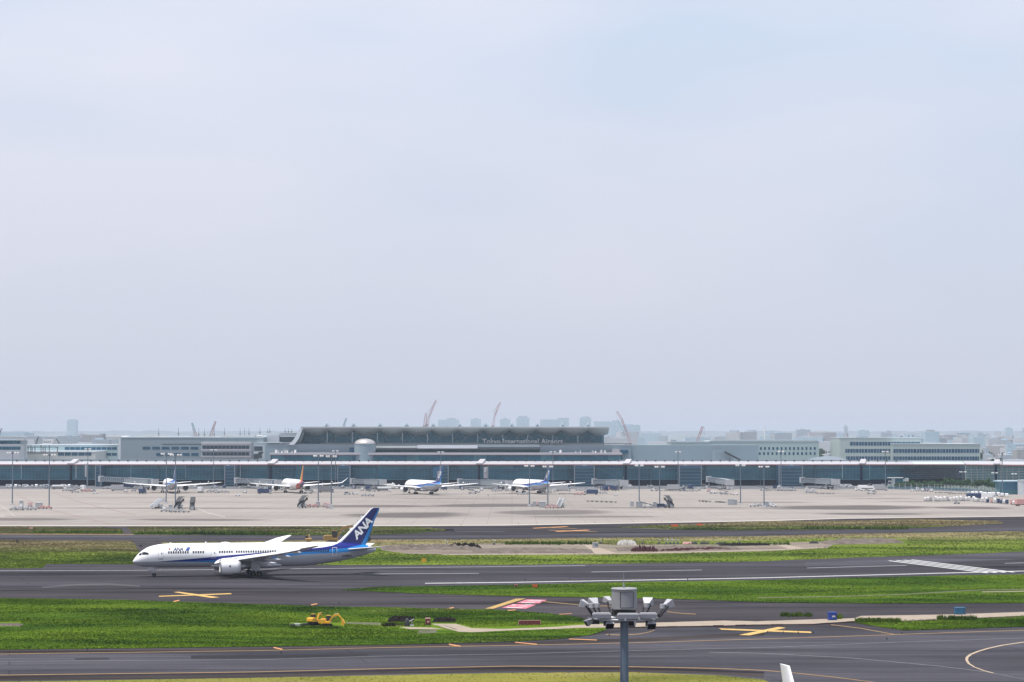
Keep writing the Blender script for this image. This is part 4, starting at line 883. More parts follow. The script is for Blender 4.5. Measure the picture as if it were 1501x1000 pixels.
for px, a, b_, lb, sp_ in ((18, 662, 740.5, 'slim lamp mast on the apron nearest the left edge', 2.4), (72, 665, 745, 'slim lamp mast on the apron, second from the left edge', 2.4), (128.5, 657, 713.5, 'lamp mast at the terminal wall, left of the first boarding bridge', 1.6),
    (243.5, 663.5, 739, 'left mast of the pair in front of the leftmost parked airliner', 2.2), (257, 665, 744.5, 'right mast of the pair in front of the leftmost parked airliner', 2.2), (313, 658.5, 713.5, 'lamp mast at the terminal wall behind the right wing of the leftmost parked airliner', 1.6),
    (466.5, 666.5, 738.5, 'left mast of the pair right of the gold tail', 2), (485.5, 667, 744.5, 'right mast of the pair right of the gold tail', 2), (491.5, 660, 713.5, 'lamp mast at the terminal wall just behind the mast pair right of the gold tail', 1.6),
    (646, 661.5, 713.5, 'lamp mast at the terminal wall behind the blue banner', 1.6), (776, 681.3, 742, 'left mast of the pair in front of the rightmost parked airliner', 1.9), (803, 682, 744.5, 'right mast of the pair in front of the rightmost parked airliner', 1.9), (810.5, 661.5, 713.5, 'lamp mast at the terminal wall right of the rightmost parked airliner tail', 1.6),
    (937, 680.5, 738.5, 'left mast of the pair beside the dark stair truck', 1.6), (967, 682.3, 743, 'right mast of the pair, touching the dark stair truck', 1.9), (994, 661.5, 713.5, 'lamp mast at the terminal wall left of the thin white banner', 1.5),
    (1085.5, 680.3, 740, 'left mast of the pair near the white low carts', 1.9), (1120, 682.3, 743.5, 'right mast of the pair near the white low carts', 2), (1145, 660.5, 718, 'lamp mast at the terminal wall beside the rightmost banner', 1.5),
    (1298, 660.8, 717.5, 'lamp mast beside the grey stair tower gate', 1.7), (1411.5, 690.5, 713, 'short lamp post in front of the hedge, left one', 1.8), (1458, 692, 716, 'short lamp post in front of the hedge, right one', 1.6), (1469.5, 664.5, 728, 'lamp mast behind the row of white containers at the right', 1.8), (1486.5, 693.5, 714, 'short lamp post near the teal glass block at the right edge', 1.3)):
    far_mast(px, a, b_, lb, gm, sp_, concrete=b_ > 735)
# ---------------- terminal and buildings ----------------
def zat(y, D): return at(CX, y, D).z
def xat(x, y, D): return at(x, y, D).x
def pbox(mb, x0, x1, yt, yb, D, depth, mi=0, base=None):
    """box whose front face, at distance D, spans photo columns x0..x1 and rows yt..yb"""
    z1 = zat(yt, D); z0 = zat(yb, D) if base is None else base
    return mb.box(xat(x0, yt, D), xat(x1, yt, D), D, D + depth, z0, z1, mi)
M['mull_d'] = mat('dark_column', (.05, .12, .15), .6)
M['facade2'] = glass_mat('facade_glass_two', (.002, .05, .095), (.015, .14, .20)); M['facade3'] = glass_mat('facade_glass_three', (.006, .085, .14), (.03, .19, .25))
TD = 1634.0
con = thing('boarding_concourse', (0, TD, 0), 0, 'long low glass boarding concourse with a white roof edge across the whole view', 'airport terminal')
def cpart(mb, name, m, parent=None):                 # build in world coordinates, then hang under the concourse empty
    mb.v = [(x, y - TD, z) for x, y, z in mb.v]; return mb.build(name, m, con if parent is None else parent)
zr1 = zat(681.5, TD); zr0 = zat(676.2, TD + 8); zu = zat(702.5, TD); zs = zat(687, TD)
X0 = xat(-330, 700, TD); X1 = xat(1275, 700, TD)
def bay(xa, xb, ya, yb, k, mat_m):
    """one bay of glazing between two columns; ya, yb the distances of its ends"""
    def P(u, z, o=0.0):
        return (xa + (xb - xa) * u, ya + (yb - ya) * u - o, z)
    g = MB(); g.add([P(0, zu), P(1, zu), P(1, zs), P(0, zs)], [(0, 1, 2, 3)], 0); g.add([P(0, zs + .15), P(1, zs + .15), P(1, zr1), P(0, zr1)], [(0, 1, 2, 3)], 1)
    gl = cpart(g, 'glazing', [M[mat_m], M['facade_l'] if k % 3 else M['facade']])
    f = MB(); r_ = random.Random(k)
    for i in range(1, 8): f.hull([P(i / 8 - .003, zu, .02), P(i / 8 + .003, zu, .02), P(i / 8 + .003, zu, .12), P(i / 8 - .003, zu, .12)], [P(i / 8 - .003, zr1, .02), P(i / 8 + .003, zr1, .02), P(i / 8 + .003, zr1, .12), P(i / 8 - .003, zr1, .12)])
    for z in [zu + (zs - zu) * j / 5 for j in range(0, 6)]:
        h = .12 if 0 < (z - zu) < (zs - zu - .1) else .3
        f.hull([P(0, z - h / 2, .02), P(1, z - h / 2, .02), P(1, z - h / 2, .16), P(0, z - h / 2, .16)], [P(0, z + h / 2, .02), P(1, z + h / 2, .02), P(1, z + h / 2, .16), P(0, z + h / 2, .16)])
    cpart(f, 'mullions', M['mull'], gl)
    if k % 4 == 2:            # raking tie seen behind the glass
        q = MB(); q.tube(P(.1, zs - .3, .25), P(.9, zu + .4, .25), .09, n=5); cpart(q, 'brace', M['mull'], gl)
BW = (X1 - X0) / 40
for k in range(40):
    bay(X0 + BW * k + .15, X0 + BW * (k + 1) - .15, TD, TD, k, ['facade', 'facade', 'facade2', 'facade', 'facade3'][(k * 7 + k // 3) % 5])
    if k % 2 == 0:
        q = MB(); x = X0 + BW * k; q.box(x - .28, x + .28, TD - .9, TD - .3, 0, zr1 - .05); cpart(q, 'column', M['mull_d'])
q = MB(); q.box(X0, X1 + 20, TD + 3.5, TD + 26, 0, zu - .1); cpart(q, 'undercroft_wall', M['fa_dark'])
q = MB(); q.box(X0, X1, TD - .25, TD + 4, zu - .5, zu - .2); cpart(q, 'floor_edge', M['mull'])
# receding bays and the angled east wing
xa, xb = X1, xat(1421, 700, TD + 55)
for k in range(7):
    u0, u1 = k / 7, (k + 1) / 7; bay(xa + (xb - xa) * u0, xa + (xb - xa) * u1, TD + 55 * u0 ** 1.5, TD + 55 * u1 ** 1.5, 60 + k, 'facade' if k < 2 else 'facade_d')
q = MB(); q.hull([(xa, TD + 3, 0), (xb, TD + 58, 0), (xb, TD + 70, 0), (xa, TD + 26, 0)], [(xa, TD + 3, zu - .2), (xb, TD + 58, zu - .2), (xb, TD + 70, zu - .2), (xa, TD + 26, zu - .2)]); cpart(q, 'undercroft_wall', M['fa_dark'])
ex0 = xat(1415, 700, TD); ex1 = xat(1900, 700, 1480)
for k in range(10):
    u0, u1 = k / 10, (k + 1) / 10
    x0_, x1_ = ex0 + (ex1 - ex0) * u0, ex0 + (ex1 - ex0) * u1; y0_, y1_ = TD - 130 * u0, TD - 130 * u1
    g = MB(); g.add([(x0_, y0_, zu - .3), (x1_, y1_, zu - .3), (x1_, y1_, zr1), (x0_, y0_, zr1)], [(0, 1, 2, 3)]); gl = cpart(g, 'glazing', M['facade_l'])
    f = MB()
    for j in range(9):
        z = zu + (zr1 - zu) * j / 9; f.hull([(x0_, y0_ - .6, z), (x1_, y1_ - .6, z), (x1_, y1_ - .05, z), (x0_, y0_ - .05, z)], [(x0_, y0_ - .6, z + .28), (x1_, y1_ - .6, z + .28), (x1_, y1_ - .05, z + .28), (x0_, y0_ - .05, z + .28)])
    for j in range(5): f.box(x0_ + (x1_ - x0_) * j / 5 - .12, x0_ + (x1_ - x0_) * j / 5 + .12, y0_ + (y1_ - y0_) * j / 5 - .75, y0_ + (y1_ - y0_) * j / 5 - .1, 0, zr1)
    cpart(f, 'louvres', M['soffit'], gl)
# dark void with stepped soffit, behind the plants
q = MB(); q.hull([(ex0, TD + 1, 0), (ex1, TD - 126, 0), (ex1, TD - 100, 0), (ex0, TD + 30, 0)], [(ex0, TD + 1, zu - .5), (ex1, TD - 126, zu - .5), (ex1, TD - 100, zu - .5), (ex0, TD + 30, zu - .5)]); cpart(q, 'undercroft_wall', M['wall_grey'])
# roof: sloping white edge over the facade, a flat deck behind, red gutter line under it
def roof(xa, ya, xb, yb, name, m=M['roof_white'], dz=0.0):
    q = MB(); q.hull([(xa, ya - 2.6, zr1 + .1 + dz), (xb, yb - 2.6, zr1 + .1 + dz), (xb, yb + 9, zr0 - .6 + dz), (xa, ya + 9, zr0 - .6 + dz)], [(xa, ya - 2.6, zr1 + .55 + dz), (xb, yb - 2.6, zr1 + .55 + dz), (xb, yb + 9, zr0 + dz), (xa, ya + 9, zr0 + dz)])
    r_ = cpart(q, name, m)
    q = MB(); q.hull([(xa, ya - 2.75, zr1 - .2 + dz), (xb, yb - 2.75, zr1 - .2 + dz), (xb, yb - 2.3, zr1 - .2 + dz), (xa, ya - 2.3, zr1 - .2 + dz)], [(xa, ya - 2.75, zr1 + .22 + dz), (xb, yb - 2.75, zr1 + .22 + dz), (xb, yb - 2.62, zr1 + .22 + dz), (xa, ya - 2.62, zr1 + .22 + dz)])
    cpart(q, 'gutter', M['roof_red'], r_); return r_
roof(X0, TD, xat(1190, 680, TD), TD, 'roof_edge')
roof(xat(1190, 680, TD), TD, xat(1340, 680, TD), TD + 3, 'roof_edge', M['roof_white'])
roof(xat(1340, 680, TD), TD + 3, ex0, TD + 3, 'roof_edge', M['soffit'])
roof(ex0, TD - 1, ex1, TD - 131, 'roof_edge')
q = MB(); q.box(X0, ex0, TD + 9, TD + 60, zr0 - 1.2, zr0 - .25); cpart(q, 'roof_deck', M['wall_grey'])
q = MB(); q.hull([(ex0, TD + 8, zr0 - 1), (ex1, TD - 122, zr0 - 1), (ex1, TD - 80, zr0 - 1), (ex0, TD + 50, zr0 - 1)], [(ex0, TD + 8, zr0 - .2), (ex1, TD - 122, zr0 - .2), (ex1, TD - 80, zr0 - .2), (ex0, TD + 50, zr0 - .2)]); cpart(q, 'roof_deck', M['wall_grey'])
vent = None
for k in range(96):
    x = -345 + k * (xat(1330, 675, TD) + 345) / 96
    if vent is None:
        q = MB(); q.box(-.45, .45, -.4, .4, 0, .8); q.box(-.55, .55, -.5, .5, .8, .95); vent = q.build('roof_vent', M['dark'], con); o = vent
    else: o = vent.copy(); COL.objects.link(o); o.parent = con
    o.location = (x, 8, zr0 - .1)
q = MB(); q.box(X0, xat(395, 670, TD), TD + 10, TD + 10.6, zr0, zr0 + 1.3); cpart(q, 'parapet', M['wall_grey'])
q = MB(); q.box(xat(905, 670, TD), xat(1335, 670, TD), TD + 10, TD + 10.6, zr0, zr0 + .9); cpart(q, 'parapet', M['wall_grey'])
for px in (104, 397, 702, 917, 1262, 1451):
    q = MB(); x = xat(px, 678, TD); D_ = TD if px < 1400 else TD - 18
    q.hull([(x - 2.2, D_ - 3.2, zr1 + .5), (x + 2.4, D_ - 3.2, zr1 + .5), (x + 4.5, D_ + 6, zr1 + 2.2), (x + .5, D_ + 6, zr1 + 2.2)], [(x - 1.8, D_ - 3.2, zr1 + 1.2), (x + 2.4, D_ - 3.2, zr1 + 1.2), (x + 4.5, D_ + 6, zr1 + 4.0), (x + .8, D_ + 6, zr1 + 4.0)]); 
    rk = cpart(q, 'roof_kink', M['roof_white'])
    q = MB(); q.box(x - .6, x + .9, D_ - 1.2, D_ - .5, 0, zr1 + .1); cpart(q, 'expansion_column', M['fa_dark'])

# upper storey and parapet wall
up = thing('upper_storey', (0, 1664, 0), 0, 'set back upper storey with its own white roof edge below the big hall', 'terminal storey')
def upart(mb, name, m, D0, parent): mb.v = [(x, y - D0, z) for x, y, z in mb.v]; return mb.build(name, m, parent)
D2 = 1664.0
for k in range(26):
    xa_, xb_ = 398 + k * (911 - 398) / 26, 398 + (k + 1) * (911 - 398) / 26 - .25
    q = MB(); pbox(q, xa_, xb_, 667, 675, D2, .3, 0, base=10); upart(q, 'window', M['facade'] if k % 5 else M['facade_l'], D2, up)
q = MB(); pbox(q, 395, 912, 663.9, 666.6, D2 - 3, 18); r_ = upart(q, 'roof_edge', M['roof_white'], D2, up)
q = MB(); pbox(q, 395, 912, 666.65, 667.2, D2 - 2.9, 1); upart(q, 'gutter', M['roof_red'], D2, r_)
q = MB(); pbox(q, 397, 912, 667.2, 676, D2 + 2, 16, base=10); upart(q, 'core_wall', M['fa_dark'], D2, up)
wl_ = thing('terrace_wall', (0, 1684, 0), 0, 'long grey terrace wall between the upper storey and the hall', 'wall')
D3 = 1684.0
q = MB(); pbox(q, 388, 548, 650.5, 668, D3, 20, base=5); upart(q, 'wall_panel', M['wall_grey'], D3, wl_)
q = MB(); pbox(q, 548, 790, 652.5, 659, D3, 20); upart(q, 'wall_panel', M['wall_grey'], D3, wl_)
q = MB(); pbox(q, 548, 791, 659.1, 668, D3 + 6, 14, base=5); upart(q, 'glazing', M['facade'], D3, wl_)
q = MB(); pbox(q, 551, 612, 653.8, 656.6, D3 - 5, 4); upart(q, 'canopy', M['soffit'], D3, wl_)
q = MB(); pbox(q, 612, 700, 652.6, 657.4, D3 - 7, 6); upart(q, 'canopy', M['wall_lgrey'], D3, wl_)
q = MB(); pbox(q, 700, 791, 651.8, 655.5, D3 - 6, 5); upart(q, 'canopy', M['wall_grey'], D3, wl_)
q = MB(); pbox(q, 791, 925, 652.5, 668, D3, 20, base=5); upart(q, 'wall_panel', M['wall_grey'], D3, wl_)
q = MB(); pbox(q, 925, 1112, 652.5, 676, D3 + 4, 30, base=5); upart(q, 'wall_panel', M['wall_grey'], D3, wl_)
q = MB(); pbox(q, 391, 925, 650, 650.8, D3 - .4, 2); upart(q, 'coping', M['dark'], D3, wl_)
q = MB(); pbox(q, 897, 908.5, 659.3, 664.3, D3 - 3, 4); upart(q, 'white_hut', M['roof_white'], D3, wl_)
q = MB(); pbox(q, 909.5, 921, 659.6, 664.3, D3 - 2, 3); upart(q, 'dark_opening', M['facade_d'], D3, wl_)
q = MB(); pbox(q, 512, 519, 656, 662.5, D3 - .3, 1); upart(q, 'dark_opening', M['facade_d'], D3, wl_)
for k in range(14):
    px = [403, 407, 412, 416, 420, 427, 431, 868, 872, 880, 886, 843, 820, 850][k]
    q = MB(); pbox(q, px, px + (1.8 if k % 3 else 3), 659.6 + (k % 3) * .8, 664, D3 - 8, 2); upart(q, 'rooftop_unit', M['lgrey'] if k % 2 else M['white'], D3, wl_)
# slanted dark stair roofs
st_ = thing('covered_stair', (0, 1660, 0), 0, 'slanted covered stair on the roof at the right end of the terrace wall', 'covered stair')
q = MB(); a = at(1063, 661.5, 1660); b_ = at(1088, 674.5, 1660); c_ = at(1048, 661, 1660)
q.hull([(a.x, 1660, a.z - 1.2), (b_.x, 1660, b_.z - 1.2), (b_.x, 1666, b_.z - 1.2), (a.x, 1666, a.z - 1.2)], [(a.x, 1660, a.z), (b_.x, 1660, b_.z), (b_.x, 1666, b_.z), (a.x, 1666, a.z)]); upart(q, 'stair_roof', M['dark'], 1660, st_)
q = MB(); q.hull([(c_.x, 1667, 12), (b_.x, 1667, 12), (b_.x, 1680, 12), (c_.x, 1680, 12)], [(c_.x, 1667, c_.z), (a.x, 1667, c_.z), (a.x, 1680, c_.z), (c_.x, 1680, c_.z)]); upart(q, 'stair_wall', M['wall_grey'], 1660, st_)
st2 = thing('covered_stair', (0, 1660, 0), 0, 'small slanted dark stair on the roof left of the hall', 'covered stair')
q = MB(); a = at(386, 662.5, 1660); b_ = at(377, 672, 1660); q.hull([(b_.x - 3, 1660, b_.z - 1), (b_.x, 1660, b_.z - 1), (b_.x, 1664, b_.z - 1), (b_.x - 3, 1664, b_.z - 1)], [(a.x - 3, 1660, a.z), (a.x, 1660, a.z), (a.x, 1664, a.z), (a.x - 3, 1664, a.z)]); upart(q, 'stair_roof', M['dark'], 1660, st2)
# dome
dm = at(535, 664, 1668); dr = (xat(551, 650, 1668) - xat(519, 650, 1668)) / 2; zt_ = zat(643, 1668); ze = zat(650.8, 1668)
dom = thing('domed_drum', (dm.x, 1668, 0), 0, 'round grey drum with a shiny metal dome in front of the hall', 'domed building')
MB().tube((0, 0, 5), (0, 0, ze), dr * .97, dr * .97, 40).build('drum_wall', M['wall_grey'], dom)
q = MB(); q.loft([[Vector((dr * math.cos(a) * math.cos(p), dr * math.cos(a) * math.sin(p), ze + (zt_ - ze) * math.sin(a))) for p in [k * 2 * math.pi / 48 for k in range(48)]] for a in [j * math.pi / 20 * .99 for j in range(11)]]); q.build('dome', mat('dome_metal', (0.62, 0.58, 0.55), .3, .7, .04), dom)

# the big hall
D4 = 1700.0
hall = thing('terminal_hall', (0, D4, 0), 0, 'tall main terminal hall with upswept roof and pointed roof fins', 'terminal hall')
hx0, hx1 = xat(441, 626, D4 - 18), xat(893, 627, D4 - 18)
gx0, gx1 = xat(443, 640, D4), xat(884, 640, D4)
zt4 = zat(625.6, D4 - 18); zfl = zat(652.5, D4)
fins_px = [478.5, 517.8, 556.8, 595.7, 634.7, 673.2, 711.6, 749.8, 787.4, 824.8, 862]
fx = [xat(p, 625, D4 - 18) for p in fins_px]
step = (fx[-1] - fx[0]) / 10
nb_ = 12; 
for k in range(nb_):
    xa_ = gx0 + (gx1 - gx0) * k / nb_; xb_ = gx0 + (gx1 - gx0) * (k + 1) / nb_ - .2
    q = MB(); q.box(xa_, xb_, D4, D4 + .3, zfl - 8, zt4 - 1.5); g = upart(q, 'glazing', M['hall_glass'], D4, hall)
    q = MB()
    for j in range(1, 6): x = xa_ + (xb_ - xa_) * j / 6; q.box(x - .06, x + .06, D4 - .2, D4 - .02, zfl, zt4 - 1.5)
    for z in (zfl + 1.2, zfl + 3.2, zfl + 5.4, zfl + 7.6): q.box(xa_, xb_, D4 - .25, D4 - .03, z, z + .12)
    upart(q, 'mullions', M['mull'], D4, g)
ridge = lambda x: abs(math.sin(math.pi * (x - fx[0]) / step))
q = MB(); vs = []; nx = 220; ny = 8
for j in range(ny + 1):
    v_ = j / ny
    for i in range(nx + 1):
        x = hx0 + (hx1 - hx0) * i / nx; dip = ridge(x)
        vs.append((x + (0 if v_ < .3 else 0), D4 - 18 + 17.8 * v_, zt4 - .7 - v_ * 2.2 - dip ** .8 * (3.6 * v_ ** 1.2)))
q.add(vs, [(j * (nx + 1) + i, j * (nx + 1) + i + 1, (j + 1) * (nx + 1) + i + 1, (j + 1) * (nx + 1) + i) for j in range(ny) for i in range(nx)], 0, True)
upart(q, 'roof_underside', M['soffit'], D4, hall)
q = MB(); q.hull([(hx0, D4 - 18, zt4 - .75), (hx1, D4 - 18, zt4 - .75), (hx1, D4 + 60, zt4 - 3.2), (hx0, D4 + 60, zt4 - 3.2)], [(hx0, D4 - 18, zt4), (hx1, D4 - 18, zt4), (hx1, D4 + 60, zt4 - 2.4), (hx0, D4 + 60, zt4 - 2.4)])
rf = upart(q, 'roof', M['wall_lgrey'], D4, hall)
q = MB(); q.hull([(hx0, D4 - 18.3, zt4 - .5), (hx1, D4 - 18.3, zt4 - .5), (hx1, D4 - 18.05, zt4 - .5), (hx0, D4 - 18.05, zt4 - .5)], [(hx0, D4 - 18.3, zt4 + .05), (hx1, D4 - 18.3, zt4 + .05), (hx1, D4 - 18.05, zt4 + .05), (hx0, D4 - 18.05, zt4 + .05)]); upart(q, 'roof_fascia', M['lgrey'], D4, rf)
for x in fx:
    q = MB(); n = 12; zb = zt4 + .02
    rings = []
    for s, r_ in ((0, 1.5), (1.2, 2.3), (3, 2.5), (12, 1.4), (24, .4)):
        rings.append([Vector((x + r_ * 1.15 * u, D4 - 18.2 + s, zb + 3.2 * (r_ / 2.5) * hh - .3)) for u, hh in ((-1, 0), (-.72, .2), (-.4, .55), (-.12, .95), (0, 1.0), (.12, .95), (.4, .55), (.72, .2), (1, 0), (.5, -.05), (-.5, -.05))])
    rings[0] = [Vector((x + (p.x - x), p.y, p.z)) for p in rings[0]]
    q.loft(rings); upart(q, 'roof_fin', M['wall_grey'], D4, rf)
# solid end wall on the right with sloping soffit, and the sweeping left end
q = MB(); q.hull([(gx1, D4, zfl - 8), (gx1 + .6, D4, zfl - 8), (gx1 + .6, D4 + 55, zfl - 8), (gx1, D4 + 55, zfl - 8)], [(gx1, D4, zt4 - 2), (gx1 + .6, D4, zt4 - 2), (gx1 + .6, D4 + 55, zt4 - 2), (gx1, D4 + 55, zt4 - 2)]); upart(q, 'end_wall', M['hall_glass'], D4, hall)
prof_l = [(422.5, 652), (427, 648.2), (431, 643.5), (434.5, 637.5), (437.8, 631), (441.5, 625.7)]
pl = [at(x, y, D4 - 18) for x, y in prof_l]; q = MB(); rings = []
for i, p in enumerate(pl):
    wd = 3.8 - 2.0 * i / 5
    rings.append([Vector((p.x, D4 - 18, p.z)), Vector((p.x + wd, D4 - 18, p.z - .25)), Vector((p.x + wd, D4 + 45, p.z - .25)), Vector((p.x, D4 + 45, p.z))])
q.loft(rings, smooth=False); upart(q, 'swept_roof_end', M['wall_lgrey'], D4, hall)
q = MB(); rings = []
for i, p in enumerate(pl[:-1]):
    rings.append([Vector((p.x + 4.6 - i * .45, D4 - 12, p.z)), Vector((p.x + 7.0 - i * .9, D4 - 12, p.z - .2)), Vector((p.x + 7.0 - i * .9, D4 - 8, p.z - .2)), Vector((p.x + 4.6 - i * .45, D4 - 8, p.z))])
q.loft(rings, smooth=False); upart(q, 'inner_rib', M['wall_grey'], D4, hall)
tr = []
for k, x in enumerate(fx):
    q = MB()
    for sg in (-1, 1):
        q.tube((x + sg * 1.0, D4 - 1.4, zfl + 2.0), (x + sg * step * .40, D4 - 3, zt4 - 4.6), .13, n=6)
        q.tube((x, D4 - 1.4, zt4 - 3.4), (x + sg * step * .30, D4 - 1.2, zfl + 3.2), .10, n=6)
    upart(q, 'roof_truss', M['wall_green'], D4, hall)
q = MB(); q.box(xat(470, 650, D4 - 4), gx1 - .3, D4 - 5, D4 - 1, zfl, zfl + 1.6); upart(q, 'roof_plinth', M['soffit'], D4, hall)
q = MB(); q.box(gx0 - 6, gx1, D4 + 2, D4 + 55, 0, zfl); upart(q, 'hall_base', M['wall_grey'], D4, hall)
me = text_mesh('Tokyo International Airport', 1.0, .035, spacing=1.06); xs = [v_.co.x for v_ in me.vertices]; w_ = max(xs) - min(xs); tx0, tx1 = xat(707, 650, D4 - 9), xat(825, 650, D4 - 9); zb = zat(650.6, D4 - 9); ch = (zat(643.0, D4 - 9) - zb) / .73
for v_ in me.vertices: v_.co = Vector((tx0 + (v_.co.x - min(xs)) / w_ * (tx1 - tx0), -9.0, zb + v_.co.y * ch))
me.materials.append(mat('sign_white', (.62, .63, .64), .5)); sg_ = bpy.data.objects.new('rooftop_sign', me); link(sg_, None); sg_.location = (0, D4, 0)
sm_ = sg_.modifiers.new('thick', 'SOLIDIFY'); sm_.thickness = .3
tag(sg_, 'white roof letters reading Tokyo International Airport', 'sign')

# other buildings: windows each a part
def wpane(proto, name, parent, x0, x1, z0, z1, y, m):
    q = MB(); q.box(x0, x1, y - .12, y + .1, z0, z1); return q.build(name, m, parent)
def block(label, cat, x0, x1, yt, yb, D, depth, wall, rows, base=0, win='win', name='building', extra=None, inset=1.0, frame=None, wm=None):
    """rows: (row_top, row_bottom, first column, last column, number of windows, gap share)"""
    t = thing(name, (xat((x0 + x1) / 2, yt, D), D, 0), 0, label, cat); cx = t.location.x
    q = MB(); q.box(xat(x0, yt, D) - cx, xat(x1, yt, D) - cx, 0, depth, base, zat(yt, D)); q.build('wall', wall, t)
    q = MB(); q.box(xat(x0, yt, D) - cx - .2, xat(x1, yt, D) - cx + .2, -.25, depth, zat(yt, D) + .003, zat(yt, D) + .5); q.build('roof_edge', M['wall_lgrey'] if wall is not M['wall_lgrey'] else M['soffit'], t)
    for a, b_, c, d, n, gp in rows:
        pr = None
        for k in range(n):
            xa_ = c + (d - c) * k / n; xb_ = c + (d - c) * (k + 1 - gp) / n
            if pr is None:
                wd = xat(xb_, a, D) - xat(xa_, a, D); q = MB(); q.box(0, wd, -.1, .1, zat(b_, D), zat(a, D)); pr = q.build('window', M[win], t); o = pr
            else: o = pr.copy(); COL.objects.link(o); o.parent = t
            o.location = (xat(xa_, a, D) - cx, 0, 0)
    return t, cx
b1, c1 = block('large windowless-looking grey block with small window groups left of the white-banded building', 'building', 177, 386, 641.6, 680, 1735, 90, M['wall_grey'],
    [(655, 659, 209, 293.5, 6, .18), (664.2, 668.3, 229, 293.5, 5, .2)], win='facade_d')
q = MB(); q.box(xat(238, 650, 1735) - c1, xat(295, 650, 1735) - c1, -.08, 0.05, zat(651.7, 1735), zat(650.8, 1735)); q.build('vent_slot', M['dark'], b1)
q = MB(); q.box(xat(173.5, 643, 1735) - c1, xat(177, 643, 1735) - c1, 0, 80, 0, zat(643.5, 1735)); q.build('side_wall', M['wall_lgrey'], b1)
q = MB(); q.box(xat(178, 640, 1740) - c1, xat(187, 640, 1740) - c1, 5, 15, zat(643, 1740), zat(638.8, 1740)); q.build('roof_hut', M['white'], b1)
q = MB(); xq0, xq1 = xat(204, 640, 1760) - c1, xat(246, 640, 1760) - c1; n = 10
q.loft([[Vector((xq0 + (xq1 - xq0) * u, 25 + yy, zat(641.8, 1760) + h * math.sin(math.pi * u) ** .6 + .01)) for u in [k / 12 for k in range(13)]] + [Vector((xq1, 25 + yy, zat(643, 1760))), Vector((xq0, 25 + yy, zat(643, 1760)))] for yy, h in ((0, .9), (20, 1.0))], smooth=False); q.build('vaulted_roof', M['roof_white'], b1)
q = MB(); q.box(xat(248, 640, 1750) - c1, xat(278, 640, 1750) - c1, 20, 40, zat(642, 1750), zat(639.6, 1750)); q.box(xat(300, 640, 1750) - c1, xat(308, 640, 1750) - c1, 20, 40, zat(642, 1750), zat(640.2, 1750)); q.build('roof_plant', M['wall_lgrey'], b1)
b2, c2 = block('pale building with white horizontal bands and ribbon windows, left of centre', 'building', 295.5, 367, 649, 680, 1712, 20, M['wall_lgrey'],
    [(653.4, 658.2, 296.5, 366, 12, .06), (663, 668, 296.5, 366, 12, .06)])
for yy in (649.2, 658.3, 668.2):
    q = MB(); q.box(xat(295, yy, 1711) - c2, xat(367.5, yy, 1711) - c2, -1.2, 0, zat(yy + 2.6, 1711), zat(yy, 1711)); q.build('white_band', M['roof_white'], b2)
b3, c3 = block('tall pale stair blocks on the roof behind the white-banded building', 'roof building', 324.5, 372, 639.8, 660, 1745, 30, M['wall_lgrey'], [])
q = MB(); q.box(xat(324, 640, 1744) - c3, xat(333, 640, 1744) - c3, -2, 0, 20, zat(639.4, 1744)); q.build('white_stair_block', M['roof_white'], b3)
b4, c4 = block('grey block with two dark square windows between the white-banded building and the hall', 'building', 372, 409, 649.5, 680, 1708, 30, M['wall_lgrey'], [(654.3, 661, 372.5, 385, 1, 0), (665.2, 671.5, 372, 384, 1, 0)])
b5, c5 = block('pale rooftop block with thin antennas just left of the hall', 'roof building', 386, 444, 635.5, 660, 1760, 40, M['wall_lgrey'], [(640.5, 648, 410, 433, 1, 0)])
q = MB(); q.box(xat(376, 640, 1759) - c5, xat(409.5, 640, 1759) - c5, -3, 0, 20, zat(637.8, 1759)); q.build('front_block', M['wall_lgrey'], b5)
q = MB(); q.box(xat(377, 640, 1758) - c5, xat(385, 640, 1758) - c5, -4, -3, zat(639.6, 1758), zat(637.9, 1758)); q.build('white_panel', M['white'], b5)
# green grey block with a grid of square windows
b6, c6 = block('long green-grey block with a grid of small square windows, right of the hall', 'building', 1040, 1200.5, 647, 680, 1770, 60, M['wall_green'],
    [(655.5, 659.5, 1053, 1199, 24, .55), (663, 666.8, 1075, 1199, 20, .55)], win='facade_d')
q = MB(); q.box(xat(1046, 646, 1770) - c6, xat(1199, 646, 1770) - c6, 3, 50, zat(647, 1770), zat(644.8, 1770)); q.build('roof_plant', M['wall_grey'], b6)
b7, c7 = block('lower wing of the green-grey block with six square windows', 'building', 984, 1040, 648.5, 680, 1768, 50, M['wall_green'], [(656.2, 660, 1001, 1038, 6, .5)], win='facade_d')
q = MB(); q.box(xat(984, 648, 1768) - c7, xat(1034, 648, 1768) - c7, 2, 30, zat(648.5, 1768), zat(647, 1768)); q.box(xat(985, 648, 1768) - c7, xat(992, 648, 1768) - c7, 2, 12, zat(647, 1768), zat(645, 1768)); q.build('roof_plant', M['wall_grey'], b7)
q = MB(); q.box(xat(1045, 660, 1766) - c7, xat(1051, 660, 1766) - c7, -1, 0, 15, zat(652, 1766)); q.build('white_stack_base', M['wall_lgrey'], b7)
b8, c8 = block('wide green-glass office block with ribbon windows at the right', 'building', 1230.5, 1350, 642.2, 690, 1730, 50, M['wall_olive'],
    [(647.8, 653.2, 1245.5, 1349, 15, .05), (658.2, 663.8, 1239, 1349, 16, .05), (669, 674.6, 1240, 1349, 16, .05)], win='facade_d')
q = MB(); q.box(xat(1307.5, 660, 1722) - c8, xat(1436.5, 660, 1722) - c8, -9, 50, 0, zat(651.3, 1722)); fw = q.build('front_wing', M['wall_olive'], b8)
q = MB(); q.box(xat(1307.2, 660, 1722) - c8, xat(1436.8, 660, 1722) - c8, -9.3, 50.2, zat(651.3, 1722) + .003, zat(651.3, 1722) + .5); q.build('roof_edge', M['wall_lgrey'], fw)
